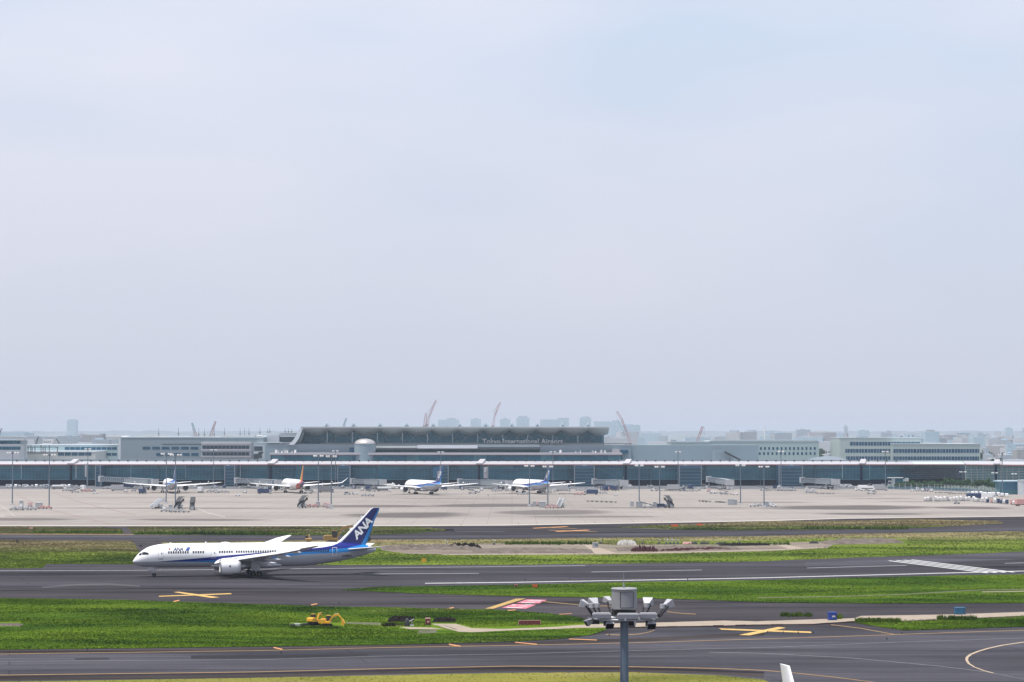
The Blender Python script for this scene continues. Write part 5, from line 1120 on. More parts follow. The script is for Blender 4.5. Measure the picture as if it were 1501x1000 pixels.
for a, b_ in ((658.2, 663.8), (669.2, 674.6)):
    for k in range(18):
        xa_ = 1309.5 + 126 * k / 18; q = MB(); q.box(xat(xa_, a, 1721) - c8, xat(xa_ + 6.7, a, 1721) - c8, -9.14, -8.9, zat(b_, 1721), zat(a, 1721)); q.build('window', M['facade_d'], fw)
q = MB()
for k in range(30): x = xat(1309 + k * 4.28, 655, 1721) - c8; q.box(x - .09, x + .09, -9.2, -9.15, zat(680, 1721), zat(651.6, 1721))
q.build('facade_fins', M['wall_lgrey'], fw)
q = MB()
for k in range(28): x = xat(1233 + k * 4.28, 645, 1730) - c8; q.box(x - .09, x + .09, -.16, -.11, zat(680, 1730), zat(642.4, 1730))
q.build('facade_fins', M['wall_lgrey'], b8)
for a, b_ in ((1259, 1273), (1352, 1369), (1372, 1386)):
    q = MB(); q.box(xat(a, 640, 1735) - c8, xat(b_, 640, 1735) - c8, 8, 20, zat(652, 1735), zat(640.2 if a < 1300 else 649.2, 1735)); q.build('roof_plant', M['wall_grey'] if a < 1300 else M['soffit'], b8)
b9, c9 = block('layered terminal end block with a flat roof at the left edge', 'building', -80, 37.5, 641, 646, 1800, 40, M['wall_lgrey'], [], base=zat(644, 1800))
q = MB(); q.box(xat(-80, 650, 1800) - c9, xat(28, 650, 1800) - c9, 3, 30, 0, zat(651, 1800)); q.build('lower_wall', M['wall_lgrey'], b9)
for k in range(8):
    q = MB(); xa_ = -80 + k * 13.6; q.box(xat(xa_, 648, 1800) - c9, xat(xa_ + 13.2, 648, 1800) - c9, 4, 30, zat(651, 1800), zat(645.8, 1800)); q.build('window', M['facade'], b9)
    q = MB(); q.box(xat(xa_, 658, 1799) - c9, xat(xa_ + 13.2, 658, 1799) - c9, 2.7, 3.2, zat(659.5, 1799), zat(654.8, 1799)); q.build('window', M['facade'], b9)
q = MB(); q.box(xat(35.8, 644, 1800) - c9, xat(37.3, 644, 1800) - c9, 0, 1, 0, zat(644, 1800)); q.build('corner_post', M['wall_grey'], b9)
b10, c10 = block('low pale flat roofed terminal annex behind the left roof line', 'building', 40, 173, 652.5, 690, 1900, 60, M['wall_green'], [(655.5, 659.5, 95, 172, 10, .1), (664, 668, 60, 172, 14, .1)], win='facade_d')
b11, c11 = block('long low dark roofed hangar just behind the left roof line', 'building', 22, 140, 662.5, 690, 1850, 50, M['soffit'], [(663.5, 668, 85, 135, 5, .1)], win='facade_d')
q = MB()
for k, px in enumerate([27, 30, 33, 36, 41, 45, 47, 51, 60, 63, 66, 72, 84]): q.box(xat(px, 660, 1849) - c11, xat(px + .8, 660, 1849) - c11, -2, -1, zat(663, 1849), zat(655.5 - (k % 3) * 1.5, 1849))
q.box(xat(22, 660, 1849) - c11, xat(86, 660, 1849) - c11, -2, -1.5, zat(656, 1849), zat(655.2, 1849)); q.build('rooftop_frame', M['dark'], b11)
b12, c12 = block('small cream control cabin among the far roofs on the left', 'building', 63, 76, 645, 690, 1950, 15, mat('cream_wall', (.55, .50, .48), .7), [(647.5, 649, 64, 75, 4, .2)], win='facade_l')
# translucent canopy roof right of the grid block
cn = thing('canopy_roof', (0, 1655, 0), 0, 'low arched white canopy on the concourse roof left of the office block', 'canopy')
q = MB(); pr_ = [(1184, 674), (1192, 671.5), (1203, 669.5), (1212, 668.3), (1222, 668.8), (1231, 671), (1242, 674)]
q.loft([[at(x, y, 1655 + yy) - Vector((0, 1655, 0)) for x, y in pr_] + [at(1242, 675.5, 1655 + yy) - Vector((0, 1655, 0)), at(1184, 675.5, 1655 + yy) - Vector((0, 1655, 0))] for yy in (0, 14)], smooth=False); q.build('arched_cover', M['wall_lgrey'], cn)

# thin antennas
ap = None
for px, yt, yb in ((232.7, 627, 641), (261.5, 627, 641), (291.3, 627, 643), (299.5, 628, 643), (314, 626.5, 643), (329, 627, 640), (352, 628, 641), (358.3, 627.5, 650), (365, 627.5, 641), (381, 627, 638), (392.5, 628, 637), (395.5, 627, 637), (418, 627.5, 636), (423, 628, 636), (427.5, 628.5, 636)):
    D_ = 1765; p = at(px, yb, D_); h = at(px, yt, D_).z - p.z; o = thing('antenna_mast', (p.x, D_, p.z - 1), 0, 'thin dark rooftop antenna mast above the grey blocks left of the hall', 'antenna', 'thin antenna masts on the roofs left of the hall')
    MB().tube((0, 0, 0), (0, 0, h + 1), .22, .08, 6).build('pole', M['dark'], o); q = MB(); q.box(-.9, .9, -.1, .1, h * .35 + 1, h * .35 + 1.3); q.build('crossarm', M['dark'], o)
for px, yt, lb in ((1321.5, 639, 'short rooftop rod on the office block, left one of three'), (1332, 638, 'short rooftop rod on the office block, middle one of three'), (1338, 637, 'short rooftop rod on the office block, right one of three')):
    p = at(px, 643, 1750); h = at(px, yt, 1750).z - p.z; o = thing('antenna_mast', (p.x, 1750, p.z - 1), 0, lb, 'antenna'); MB().tube((0, 0, 0), (0, 0, h + 1), .3, .1, 6).build('pole', M['dark'], o); q = MB(); q.box(-.6, .6, -.1, .1, h * .6 + 1, h * .6 + 1.4); q.build('crossarm', M['dark'], o)

# banners on the facade
for px0, px1, yt, yb, mm, lb in ((124.5, 127.0, 680, 699, 'wall_lgrey', 'thin pale vertical banner right of the leftmost lamp mast at the wall'), (332, 334.6, 680.5, 700, 'wall_lgrey', 'thin pale vertical banner left of the gold tailed airliner'), (501, 503.6, 681, 701, 'banner_b', 'thin pale vertical banner right of the gold tailed airliner'),
    (634.5, 645.5, 684.5, 701, 'banner_bb', 'wide blue and white banner behind a parked airliner tail'), (709, 714.6, 684.6, 701, 'banner_g', 'pale banner with a dark figure in the middle of the facade'), (854.5, 858.3, 681.5, 701.5, 'banner_b', 'blue topped banner right of the rightmost parked airliner'),
    (1002.5, 1005.5, 681.5, 701, 'roof_white', 'narrow white banner beside a lamp mast right of centre'), (1158, 1161.8, 681, 700, 'banner_b', 'blue topped banner at the right boarding bridge')):
    D_ = 1626; x0_, x1_ = xat(px0, yt, D_), xat(px1, yt, D_); z0, z1 = zat(yb, D_), zat(yt, D_); cx = (x0_ + x1_) / 2
    t = thing('banner', (cx, D_, 0), 0, lb, 'banner'); q = MB(); q.box(x0_ - cx, x1_ - cx, -.15, .15, z0, z1); q.build('panel', M['roof_white'], t)
    if mm != 'roof_white' and mm != 'wall_lgrey':
        q = MB()
        if mm == 'banner_b': q.box(x0_ - cx + .2, x1_ - cx - .2, -.18, -.152, z0 + (z1 - z0) * .42, z1 - .6)
        elif mm == 'banner_bb': q.box(x0_ - cx, x1_ - cx, -.18, -.152, z0 + (z1 - z0) * .62, z1); q.box(x0_ - cx, x0_ - cx + 3, -.18, -.152, z0, z0 + (z1 - z0) * .62)
        else: q.tube((0, -.17, z0 + 4), (0.2, -.17, z0 + 6.5), .7, .5, 8)
        q.build('picture', M['teal'] if mm != 'banner_g' else M['grey'], t)
    q = MB(); q.tube((x1_ - cx + .35, 0.2, 0), (x1_ - cx + .35, 0.2, z1 + .5), .16, n=6); q.build('post', M['lgrey'], t)

# fixed link towers and boarding bridges
def link_tower(px0, px1, label):
    D_ = 1612; x0_, x1_ = xat(px0, 700, D_), xat(px1, 700, D_); cx = (x0_ + x1_) / 2; t = thing('stair_tower', (cx, D_, 0), 0, label, 'stair tower'); w_ = (x1_ - x0_) / 2
    q = MB(); q.box(-w_, w_, 0, TD - D_ - 3, 0, zat(683, D_)); q.build('shaft', M['facade_d'], t)
    for k in range(6):
        z = zat(713, D_) + (zat(684, D_) - zat(713, D_)) * (k + .5) / 6; q = MB(); q.box(-w_ - .15, w_ + .15, -.2, .6, z, z + .5); q.build('landing_band', M['mull_d'], t)
    for sx in (-1, 1): q = MB(); q.box(sx * w_ - .25, sx * w_ + .25, -.35, .25, 0, zat(682.5, D_)); q.build('corner_post', M['galv'], t)
for a, b_, lb in ((140, 147, 'glazed stair tower at the left boarding bridge'), (329.5, 344, 'glazed stair tower at the boarding bridge left of the gold tail'), (495, 513, 'glazed stair tower at the boarding bridge right of the gold tail'), (645, 657, 'glazed stair tower right of the blue banner'), (842, 871, 'wide glazed stair tower right of the rightmost parked airliner'), (996, 1028, 'wide glazed stair tower left of the bridge with two grey cabs'), (1142, 1176, 'wide glazed stair tower at the right boarding bridge')): link_tower(a, b_, lb)
def bridge(px0, yr, px1, yc, Dr, Dc, label, cabw=1.0):
    """rotunda at (px0) and cab at (px1); rows give the middle of the rotunda and of the cab"""
    a = at(px0, yr, Dr); c = at(px1, yc, Dc); t = thing('boarding_bridge', (a.x, a.y, 0), 0, label, 'boarding bridge', 'boarding bridges along the concourse')
    A = Vector((0, 0, a.z)); C = Vector((c.x - a.x, c.y - a.y, c.z)); d = (C - A); u = d.normalized(); s = Vector((-u.y, u.x, 0)).normalized(); up_ = Vector((0, 0, 1))
    q = MB(); q.tube((0, 0, a.z - 1.9), (0, 0, a.z + 2.0), 1.9, 1.9, 20); rt = q.build('rotunda', M['lgrey'], t)
    MB().tube((0, 0, 0), (0, 0, a.z - 1.9), .6, .5, 12).build('column', M['galv'], t)
    def seg(f0, f1, w_, h0, h1, name, m, rib=True):
        p, r_ = A + d * f0, A + d * f1; q = MB()
        q.hull([p - s * w_ + up_ * h0, p + s * w_ + up_ * h0, p + s * w_ + up_ * h1, p - s * w_ + up_ * h1], [r_ - s * w_ + up_ * h0, r_ + s * w_ + up_ * h0, r_ + s * w_ + up_ * h1, r_ - s * w_ + up_ * h1]); o = q.build(name, m, t)
        if rib:
            n = max(3, int((r_ - p).length / 2.2)); q = MB()
            for i in range(n + 1):
                m_ = p + (r_ - p) * i / n
                for sg in (-1, 1): q.tube(m_ + s * sg * (w_ + .06) + up_ * h0, m_ + s * sg * (w_ + .06) + up_ * h1, .09, n=4)
            for i in range(n):
                m0 = p + (r_ - p) * i / n; m1 = p + (r_ - p) * (i + 1) / n
                for sg in (-1, 1): q.tube(m0 + s * sg * (w_ + .07) + up_ * (h0 if i % 2 else h1), m1 + s * sg * (w_ + .07) + up_ * (h1 if i % 2 else h0), .07, n=4)
            for hh in (h0, h1):
                for sg in (-1, 1): q.tube(p + s * sg * (w_ + .05) + up_ * hh, r_ + s * sg * (w_ + .05) + up_ * hh, .16, n=4)
            q.build('truss', M['grey'], o)
        return o
    seg(.03, .55, 1.45, -1.35, 1.45, 'inner_tunnel', M['facade_d']); seg(.5, .93, 1.75, -1.6, 1.75, 'outer_tunnel', M['wall_grey'])
    q = MB(); q.tube(C + Vector((0, 0, -1.9)), C + Vector((0, 0, 1.8)), 2.1 * cabw, 2.1 * cabw, 16); cab = q.build('cab', M['grey'], t)
    q = MB(); q.hull([C + u * 1.4 * cabw - s * 1.9 * cabw + up_ * -1.8, C + u * 1.4 * cabw + s * 1.9 * cabw + up_ * -1.8, C + u * 1.4 * cabw + s * 1.9 * cabw + up_ * 1.7, C + u * 1.4 * cabw - s * 1.9 * cabw + up_ * 1.7], [C + u * 3.6 * cabw - s * 1.9 * cabw + up_ * -1.8, C + u * 3.6 * cabw + s * 1.9 * cabw + up_ * -1.8, C + u * 3.4 * cabw + s * 1.9 * cabw + up_ * 1.9, C + u * 3.4 * cabw - s * 1.9 * cabw + up_ * 1.9]); q.build('bellows', M['grey'], cab)
    D_ = A + d * .86; q = MB()
    for sg in (-1, 1): q.tube((D_ + s * sg * 1.9)[:2] + (.7,), (D_ + s * sg * 1.9)[:2] + (D_.z - 1.3,), .28, n=8)
    q.hull([D_ * 1 + s * -2.2 + up_ * (1.0 - D_.z) - u * .35, D_ + s * 2.2 + up_ * (1.0 - D_.z) - u * .35, D_ + s * 2.2 + up_ * (1.0 - D_.z) + u * .35, D_ + s * -2.2 + up_ * (1.0 - D_.z) + u * .35], [D_ + s * -2.2 + up_ * (1.6 - D_.z) - u * .35, D_ + s * 2.2 + up_ * (1.6 - D_.z) - u * .35, D_ + s * 2.2 + up_ * (1.6 - D_.z) + u * .35, D_ + s * -2.2 + up_ * (1.6 - D_.z) + u * .35])
    dc = q.build('drive_column', M['dark'], t); q = MB()
    for sg in (-1, 1):
        w0 = D_ + s * sg * 1.2; q.tube(Vector((w0.x, w0.y, .55)) - s * .3, Vector((w0.x, w0.y, .55)) + s * .3, .55, n=12)
    q.build('wheels', M['rubber'], dc)
    S0 = A + d * .9 - s * 2.3; S1 = A + d * .66 - s * 2.3; q = MB()
    q.hull([Vector((S1.x, S1.y, .1)) - s * .5, Vector((S1.x, S1.y, .1)) + s * .4, Vector((S1.x, S1.y, .35)) + s * .4, Vector((S1.x, S1.y, .35)) - s * .5], [Vector((S0.x, S0.y, S0.z - 1.7)) - s * .5, Vector((S0.x, S0.y, S0.z - 1.7)) + s * .4, Vector((S0.x, S0.y, S0.z - 1.3)) + s * .4, Vector((S0.x, S0.y, S0.z - 1.3)) - s * .5]); q.build('service_stair', M['galv'], t)
bridge(148, 702, 226, 706.5, 1604, 1500, 'leftmost boarding bridge, ending at the leftmost parked airliner')
bridge(347, 704.5, 407, 707.5, 1604, 1500, 'boarding bridge whose cab meets the gold tailed airliner')
bridge(517, 705.5, 561, 707, 1604, 1512, 'boarding bridge just right of the upturned wingtip')
bridge(674, 706, 745, 708.5, 1604, 1500, 'boarding bridge whose cab meets the rightmost parked airliner')
bridge(871, 706, 914, 708, 1604, 1520, 'empty boarding bridge right of the rightmost parked airliner', 1.2)
bridge(1039, 702.5, 1069, 707.2, 1590, 1522, 'short empty boarding bridge with a square grey rotunda', 1.25)
bridge(1176, 704, 1224, 706.5, 1604, 1520, 'rightmost empty boarding bridge', 1.2)
# grey double tower by the hedge, teal glass block and wall at the right edge
gt = thing('gate_tower', (xat(1317, 700, 1590), 1590, 0), 0, 'two grey stair towers joined by a dark bridge, left of the hedge', 'stair tower'); cx = gt.location.x
for a, b_ in ((1307.5, 1312), (1327.5, 1332)):
    q = MB(); q.box(xat(a, 700, 1590) - cx, xat(b_, 700, 1590) - cx, 0, 4, 0, zat(701, 1590)); q.build('tower_shaft', M['lgrey'], gt)
for a, b_, c, d in ((1303, 1307.4, 704.5, 707), (1303, 1307.4, 709.5, 712), (1324, 1327.4, 702.5, 706)):
    q = MB(); q.box(xat(a, 700, 1590) - cx, xat(b_, 700, 1590) - cx, .4, 3.6, zat(d, 1590), zat(c, 1590)); q.build('landing', M['lgrey'], gt)
q = MB(); q.box(xat(1302, 700, 1590) - cx, xat(1324, 700, 1590) - cx, -.4, 4.4, zat(700.9, 1590), zat(700, 1590)); q.build('flat_roof', M['white'], gt)
q = MB(); q.box(xat(1312, 700, 1590) - cx, xat(1327.4, 700, 1590) - cx, .5, 3.5, zat(709.6, 1590), zat(702, 1590)); q.build('glazed_bridge', M['facade'], gt)
tb, tcx = block('low teal glass pavilion in front of the concourse at the right edge', 'pavilion', 1465, 1499, 706, 740, 1400, 14, M['facade_l'], [(708, 712.5, 1468, 1496, 6, .06), (713.5, 717.5, 1468, 1496, 6, .06)], win='teal')
q = MB(); q.box(xat(1463, 706, 1400) - tcx, xat(1496, 706, 1400) - tcx, -1, 15, zat(706.5, 1400), zat(704.8, 1400)); q.build('flat_roof', mat('pale_blue_roof', (.30, .48, .55), .5), tb)
wb_, _ = block('plain grey wall block at the far right edge', 'building', 1497, 1560, 705, 745, 1385, 10, M['wall_lgrey'], [])
# perimeter fence with posts
fn = thing('fence', (0, 0, 0), 0, 'grey perimeter fence with many posts in front of the hedge', 'fence')
fp = [gnd(1293, 716.5), gnd(1370, 717.8), gnd(1420, 720.2), gnd(1462, 724.5)]; hf = 3.4
q = MB()
for a, b_ in zip(fp, fp[1:]):
    for z in (.3, 1.2, 2.1, hf): q.tube((a.x, a.y, z), (b_.x, b_.y, z), .07, n=4)
q.build('rails', M['galv'], fn)
q = MB()
for a, b_ in zip(fp, fp[1:]): q.hull([(a.x, a.y + .1, 0), (b_.x, b_.y + .1, 0), (b_.x, b_.y + .14, 0), (a.x, a.y + .14, 0)], [(a.x, a.y + .1, 1.5), (b_.x, b_.y + .1, 1.5), (b_.x, b_.y + .14, 1.5), (a.x, a.y + .14, 1.5)])
q.build('mesh_panel', M['mull'], fn)
fpost = None
for a, b_ in zip(fp, fp[1:]):
    n = int((b_ - a).length / 4.2)
    for i in range(n):
        p = a + (b_ - a) * i / n
        if fpost is None: q = MB(); q.tube((0, 0, 0), (0, 0, hf + .3), .16, .14, 6); fpost = q.build('post', M['lgrey'], fn); o = fpost
        else: o = fpost.copy(); COL.objects.link(o); o.parent = fn
        o.location = p
# hedge shrubs, each a trunk and a crown of leaf clumps
def shrub_mesh(seed, r_, h, n=700, lf=.34):
    rr = random.Random(seed); mb = MB(); lobes = [(Vector((rr.uniform(-.5, .5) * r_, rr.uniform(-.5, .5) * r_, h * rr.uniform(.45, .85))), rr.uniform(.35, .6) * r_) for _ in range(6)]
    for i in range(n):
        c, q_ = rr.choice(lobes); d = Vector((rr.gauss(0, 1), rr.gauss(0, 1), rr.gauss(0, 1))).normalized(); p = c + d * q_ * rr.uniform(.5, 1.05)
        if p.z < .2: p.z = .3
        a = Vector((rr.gauss(0, 1), rr.gauss(0, 1), rr.gauss(0, 1))).normalized() * lf; b__ = a.orthogonal().normalized() * lf * .7
        mb.add([p - a, p + b__, p + a, p - b__], [(0, 1, 2, 3)])
    return mb
def tree(label, p, r_, h, seed, group, cat='shrub', n=700, lf=.34, name='shrub'):
    t = thing(name, p, 0, label, cat, group); shrub_mesh(seed, r_, h, n, lf).build('crown', M['leaf'], t)
    MB().tube((0, 0, 0), (0, 0, h * .6), .16 * h / 5, .06, 6).build('trunk', M['bark'], t); return t
for k in range(26):
    px = 1315 + k * 5.6; h = 3.2 + (k % 5) * .25 + (2.0 if px > 1385 else .0); D_ = 1560 - (k % 3) * 6 if px < 1400 else 1530 - (px - 1400) * .6
    tree('rounded green shrub in the hedge behind the perimeter fence', (xat(px, 708, D_), D_, 0), 3.0, h * 1.15, 50 + k, 'hedge shrubs behind the perimeter fence', n=260, lf=.5)
M['plant_bed'] = mat('plant_bed', (.10, .13, .11), .9, 0, .4, .1)
quad_px('plant_bed', [(1293, 716.4), (1370, 717.7), (1420, 720), (1462, 724.3), (1700, 730), (1700, 712), (1293, 712)], 'plant_bed', .06)
# ---------------- vehicles and ground equipment ----------------
def wheels(t, pts, r=.38, w_=.26):
    pr = None
    for x, y in pts:
        if pr is None: q = MB(); q.tube((0, -w_ / 2, 0), (0, w_ / 2, 0), r, n=14); q.tube((0, -w_ / 2 - .01, 0), (0, w_ / 2 + .01, 0), r * .5, n=8, mi=1); pr = q.build('wheel', [M['rubber'], M['lgrey']], t); o = pr
        else: o = pr.copy(); COL.objects.link(o); o.parent = t
        o.location = (x, y, r)
def glassband(q, x0, x1, y0, y1, z0, z1): q.box(x0, x1, y0, y1, z0, z1)
def mk_van(m, L_=4.6, W_=1.75, Hh=1.95):
    t = thing('van', (0, 0, 0), 0, 'van', 'van'); q = MB(); w_ = W_ / 2
    pf = [(-L_ / 2, .35), (L_ / 2, .35), (L_ / 2, .9), (L_ / 2 - .55, 1.08), (L_ / 2 - 1.25, Hh - .05), (L_ / 2 - 1.6, Hh), (-L_ / 2 + .2, Hh), (-L_ / 2, Hh - .25)]
    q.hull([(x, -w_, z) for x, z in pf], [(x, w_, z) for x, z in pf]); q.build('body', m, t, bevel=.06)
    q = MB(); q.box(-L_ / 2 + .5, L_ / 2 - 1.65, -w_ - .012, w_ + .012, 1.2, 1.7); q.build('side_window', M['glass'], t)
    q = MB(); a = (L_ / 2 - .62, 1.12); b_ = (L_ / 2 - 1.22, Hh - .13); q.hull([(a[0] + .02, -w_ * .85, a[1]), (a[0] + .02, w_ * .85, a[1]), (b_[0] + .02, w_ * .8, b_[1]), (b_[0] + .02, -w_ * .8, b_[1])], [(a[0] - .02, -w_ * .85, a[1]), (a[0] - .02, w_ * .85, a[1]), (b_[0] - .02, w_ * .8, b_[1]), (b_[0] - .02, -w_ * .8, b_[1])]); q.build('windscreen', M['glass'], t)
    wheels(t, [(L_ / 2 - .85, w_ - .1), (L_ / 2 - .85, -w_ + .1), (-L_ / 2 + .8, w_ - .1), (-L_ / 2 + .8, -w_ + .1)], .34, .22); return t
def cab_mb(x0, x1, w_, z0, z1):
    q = MB(); pf = [(x0, z0), (x1, z0), (x1, z0 + .9), (x1 - .25, z1), (x0, z1)]; q.hull([(x, -w_, z) for x, z in pf], [(x, w_, z) for x, z in pf]); return q
def mk_truck(mc, mbx, L_=7.5, bh=2.6, tank=False):
    t = thing('truck', (0, 0, 0), 0, 'truck', 'truck'); w_ = 1.2
    q = MB(); q.box(-L_ / 2, L_ / 2 - .2, -.5, .5, .55, .85); q.build('chassis', M['dark'], t)
    c = cab_mb(L_ / 2 - 1.7, L_ / 2, w_, .5, 2.4).build('cab', mc, t, bevel=.05); q = MB(); q.box(L_ / 2 - .24, L_ / 2 - .08, -w_ * .9, w_ * .9, 1.45, 2.15); q.box(L_ / 2 - 1.3, L_ / 2 - .45, -w_ - .01, w_ + .01, 1.5, 2.1); q.build('cab_window', M['glass'], c)
    q = MB()
    if tank: q.tube((-L_ / 2, 0, 1.9), (L_ / 2 - 1.9, 0, 1.9), 1.05, n=18); q.build('tank', mbx, t)
    else: q.box(-L_ / 2, L_ / 2 - 1.85, -w_, w_, .9, .9 + bh); q.build('cargo_box', mbx, t, bevel=.05)
    wheels(t, [(L_ / 2 - .9, 1.0), (L_ / 2 - .9, -1.0), (-L_ / 2 + 1.2, 1.0), (-L_ / 2 + 1.2, -1.0)], .48, .35); return t
def mk_tug(m):
    t = thing('tow_tractor', (0, 0, 0), 0, 'tow tractor', 'tow tractor'); q = MB(); q.box(-1.5, 1.5, -.75, .75, .35, 1.0); q.build('body', m, t, bevel=.08)
    q = MB(); q.box(-.55, .35, -.65, .65, 1.7, 1.78)
    for x in (-.5, .3):
        for y in (-.6, .6): q.tube((x, y, 1.0), (x, y, 1.7), .035, n=5)
    q.build('canopy', m, t); q = MB(); q.box(-.4, 0, -.45, .45, 1.0, 1.35); q.build('seat', M['dark'], t); wheels(t, [(1, .65), (1, -.65), (-1, .65), (-1, -.65)], .36, .25); return t
def mk_belt(m):
    t = thing('belt_loader', (0, 0, 0), 0, 'belt loader', 'belt loader'); q = MB(); q.box(-2.4, 2.6, -.8, .8, .4, .95); q.build('chassis', m, t, bevel=.06)
    q = MB(); q.hull([(-3.2, -.5, .9), (-3.2, .5, .9), (-3.2, .5, 1.2), (-3.2, -.5, 1.2)], [(4, -.5, 2.9), (4, .5, 2.9), (4, .5, 3.2), (4, -.5, 3.2)]); q.build('conveyor', M['dark'], t)
    q = MB(); 
    for y in (-.55, .55): q.hull([(-3.2, y - .04, 1.2), (-3.2, y + .04, 1.2), (-3.2, y + .04, 1.4), (-3.2, y - .04, 1.4)], [(4, y - .04, 3.2), (4, y + .04, 3.2), (4, y + .04, 3.4), (4, y - .04, 3.4)])
    q.tube((1.2, 0, .9), (2.4, 0, 2.5), .1, n=6); q.build('side_rail', m, t); q = MB(); q.box(-.4, .5, .35, .8, .95, 1.9); q.build('cab', M['white'], t); wheels(t, [(1.7, .7), (1.7, -.7), (-1.6, .7), (-1.6, -.7)], .36, .25); return t
def mk_dolly(n=1, load=None):
    t = thing('cargo_dolly', (0, 0, 0), 0, 'dolly', 'cargo dolly'); 
    for k in range(n):
        x = (k - (n - 1) / 2) * 3.6; q = MB(); q.box(x - 1.6, x + 1.6, -.85, .85, .45, .58); q.tube((x + 1.6, 0, .4), (x + 2.0, 0, .4), .05, n=5); q.build('platform', M['dark'], t)
        wheels(t, [(x + 1.1, .7), (x + 1.1, -.7), (x - 1.1, .7), (x - 1.1, -.7)], .22, .14)
        if load:
            q = MB()
            for a in range(3): q.box(x - 1.5 + a * 1.02, x - .55 + a * 1.02, -.7, .7, .585, 1.0 + .35 * ((a + k) % 3)); q.build('load', load, t) if a == 2 else None
    return t
def mk_ULD(m, tall=1.63, arch=False):
    t = thing('cargo_container', (0, 0, 0), 0, 'container', 'cargo container'); q = MB(); w_ = 1.0
    if arch: pf = [(-w_, .5)] + [(-w_ * math.cos(a), .5 + tall * .62 + tall * .38 * math.sin(a)) for a in [k * math.pi / 10 for k in range(11)]] + [(w_, .5)]
    else: pf = [(-w_ * .75, .5), (w_ * .75, .5), (w_, .85), (w_, .5 + tall), (-w_, .5 + tall), (-w_, .85)]
    q.hull([(x, -.75, z) for x, z in pf], [(x, .75, z) for x, z in pf]); q.build('shell', m, t)
    q = MB(); q.box(-w_ * .66, w_ * .66, -.775, -.752, .75, .5 + tall * .8); q.build('door_curtain', M['lgrey'] if m is not M['lgrey'] else M['white'], t)
    q = MB(); q.box(-1.2, 1.2, -.8, .8, .34, .47); q.build('base_dolly', M['dark'], t); wheels(t, [(.8, .65), (.8, -.65), (-.8, .65), (-.8, -.65)], .17, .12); return t
def mk_stair(m_side, closed=False, h=5.6):
    """passenger stair truck, climbing towards +x over the cab"""
    t = thing('stair_truck', (0, 0, 0), 0, 'stair truck', 'stair truck'); q = MB(); q.box(-3.4, 3.2, -1.0, 1.0, .5, .95); q.build('chassis', M['dark'], t)
    c = cab_mb(1.7, 3.5, 1.05, .5, 2.1).build('cab', M['white'], t, bevel=.05); q = MB(); q.box(3.24, 3.4, -.9, .9, 1.35, 1.9); q.box(2.1, 3.1, -1.065, 1.065, 1.4, 1.9); q.build('cab_window', M['glass'], c)
    x0, z0, x1, z1 = -4.2, .5, 3.0, h - 1.9
    q = MB(); n = 16
    for k in range(n): q.box(x0 + (x1 - x0) * k / n, x0 + (x1 - x0) * (k + 1.15) / n, -.85, .85, z0 + (z1 - z0) * k / n - .1, z0 + (z1 - z0) * (k + 1) / n - .02)
    q.build('steps', M['grey'], t)
    for y in (-1.0, 1.0):
        q = MB(); q.hull([(x0, y - .05, z0 - .2), (x0, y + .05, z0 - .2), (x0, y + .05, z0 + 1.2), (x0, y - .05, z0 + 1.2)], [(x1, y - .05, z1 - .2), (x1, y + .05, z1 - .2), (x1, y + .05, z1 + 1.3), (x1, y - .05, z1 + 1.3)]); q.build('side_panel', m_side, t)
    q = MB(); q.box(x1, x1 + 2.2, -1.0, 1.0, z1 - .2, z1); q.build('top_platform', M['grey'], t); q = MB()
    for y in (-1.0, 1.0): q.box(x1, x1 + 2.2, y - .04, y + .04, z1 + .003, z1 + 1.2)
    q.build('platform_rail', m_side, t)
    if closed:
        q = MB(); q.hull([(x0 + 2.0, -1.1, z0 + 2.9), (x0 + 2.0, 1.1, z0 + 2.9), (x0 + 2.0, 1.1, z0 + 3.05), (x0 + 2.0, -1.1, z0 + 3.05)], [(x1, -1.1, z1 + 2.1), (x1, 1.1, z1 + 2.1), (x1, 1.1, z1 + 2.25), (x1, -1.1, z1 + 2.25)]); q.box(x1 + .01, x1 + 2.2, -1.1, 1.1, z1 + 2.1, z1 + 2.25)
        for x, z in ((x0 + 2.1, z0 + 1.5), (x1 + .1, z1 + .2), (x1 + 2.1, z1)):
            for y in (-1.02, 1.02): q.tube((x, y, z), (x, y, z + 2.1), .06, n=5)
        q.build('canopy', M['dark'], t)
    q = MB(); q.tube((-1.2, -.6, .8), (.8, -.6, 2.4), .1, n=6); q.tube((-1.2, .6, .8), (.8, .6, 2.4), .1, n=6); q.build('lift_arm', M['lgrey'], t)
    wheels(t, [(2.4, .9), (2.4, -.9), (-1.9, .9), (-1.9, -.9)], .42, .3); return t
def mk_cab(m, w_=1.4, d=1.0, h=2.2, name='equipment_cabinet'):
    t = thing(name, (0, 0, 0), 0, 'cabinet', 'equipment cabinet'); q = MB(); q.box(-w_ / 2, w_ / 2, -d / 2, d / 2, .12, h); q.build('box', m, t, bevel=.03)
    q = MB(); q.box(-w_ / 2 - .08, w_ / 2 + .08, -d / 2 - .08, d / 2 + .08, 0, .11); q.build('plinth', M['lgrey'], t)
    q = MB(); q.hull([(-w_ / 2 - .08, -d / 2 - .1, h + .002), (w_ / 2 + .08, -d / 2 - .1, h + .002), (w_ / 2 + .08, d / 2 + .1, h + .002), (-w_ / 2 - .08, d / 2 + .1, h + .002)], [(-w_ / 2, -d / 2, h + .12), (w_ / 2, -d / 2, h + .12), (w_ / 2, d / 2, h + .12), (-w_ / 2, d / 2, h + .12)]); q.build('lid', m, t)
    q = MB(); q.box(-w_ * .4, w_ * .4, -d / 2 - .035, -d / 2 - .02, .3, h - .25); q.build('door', m, t); return t
P = {}
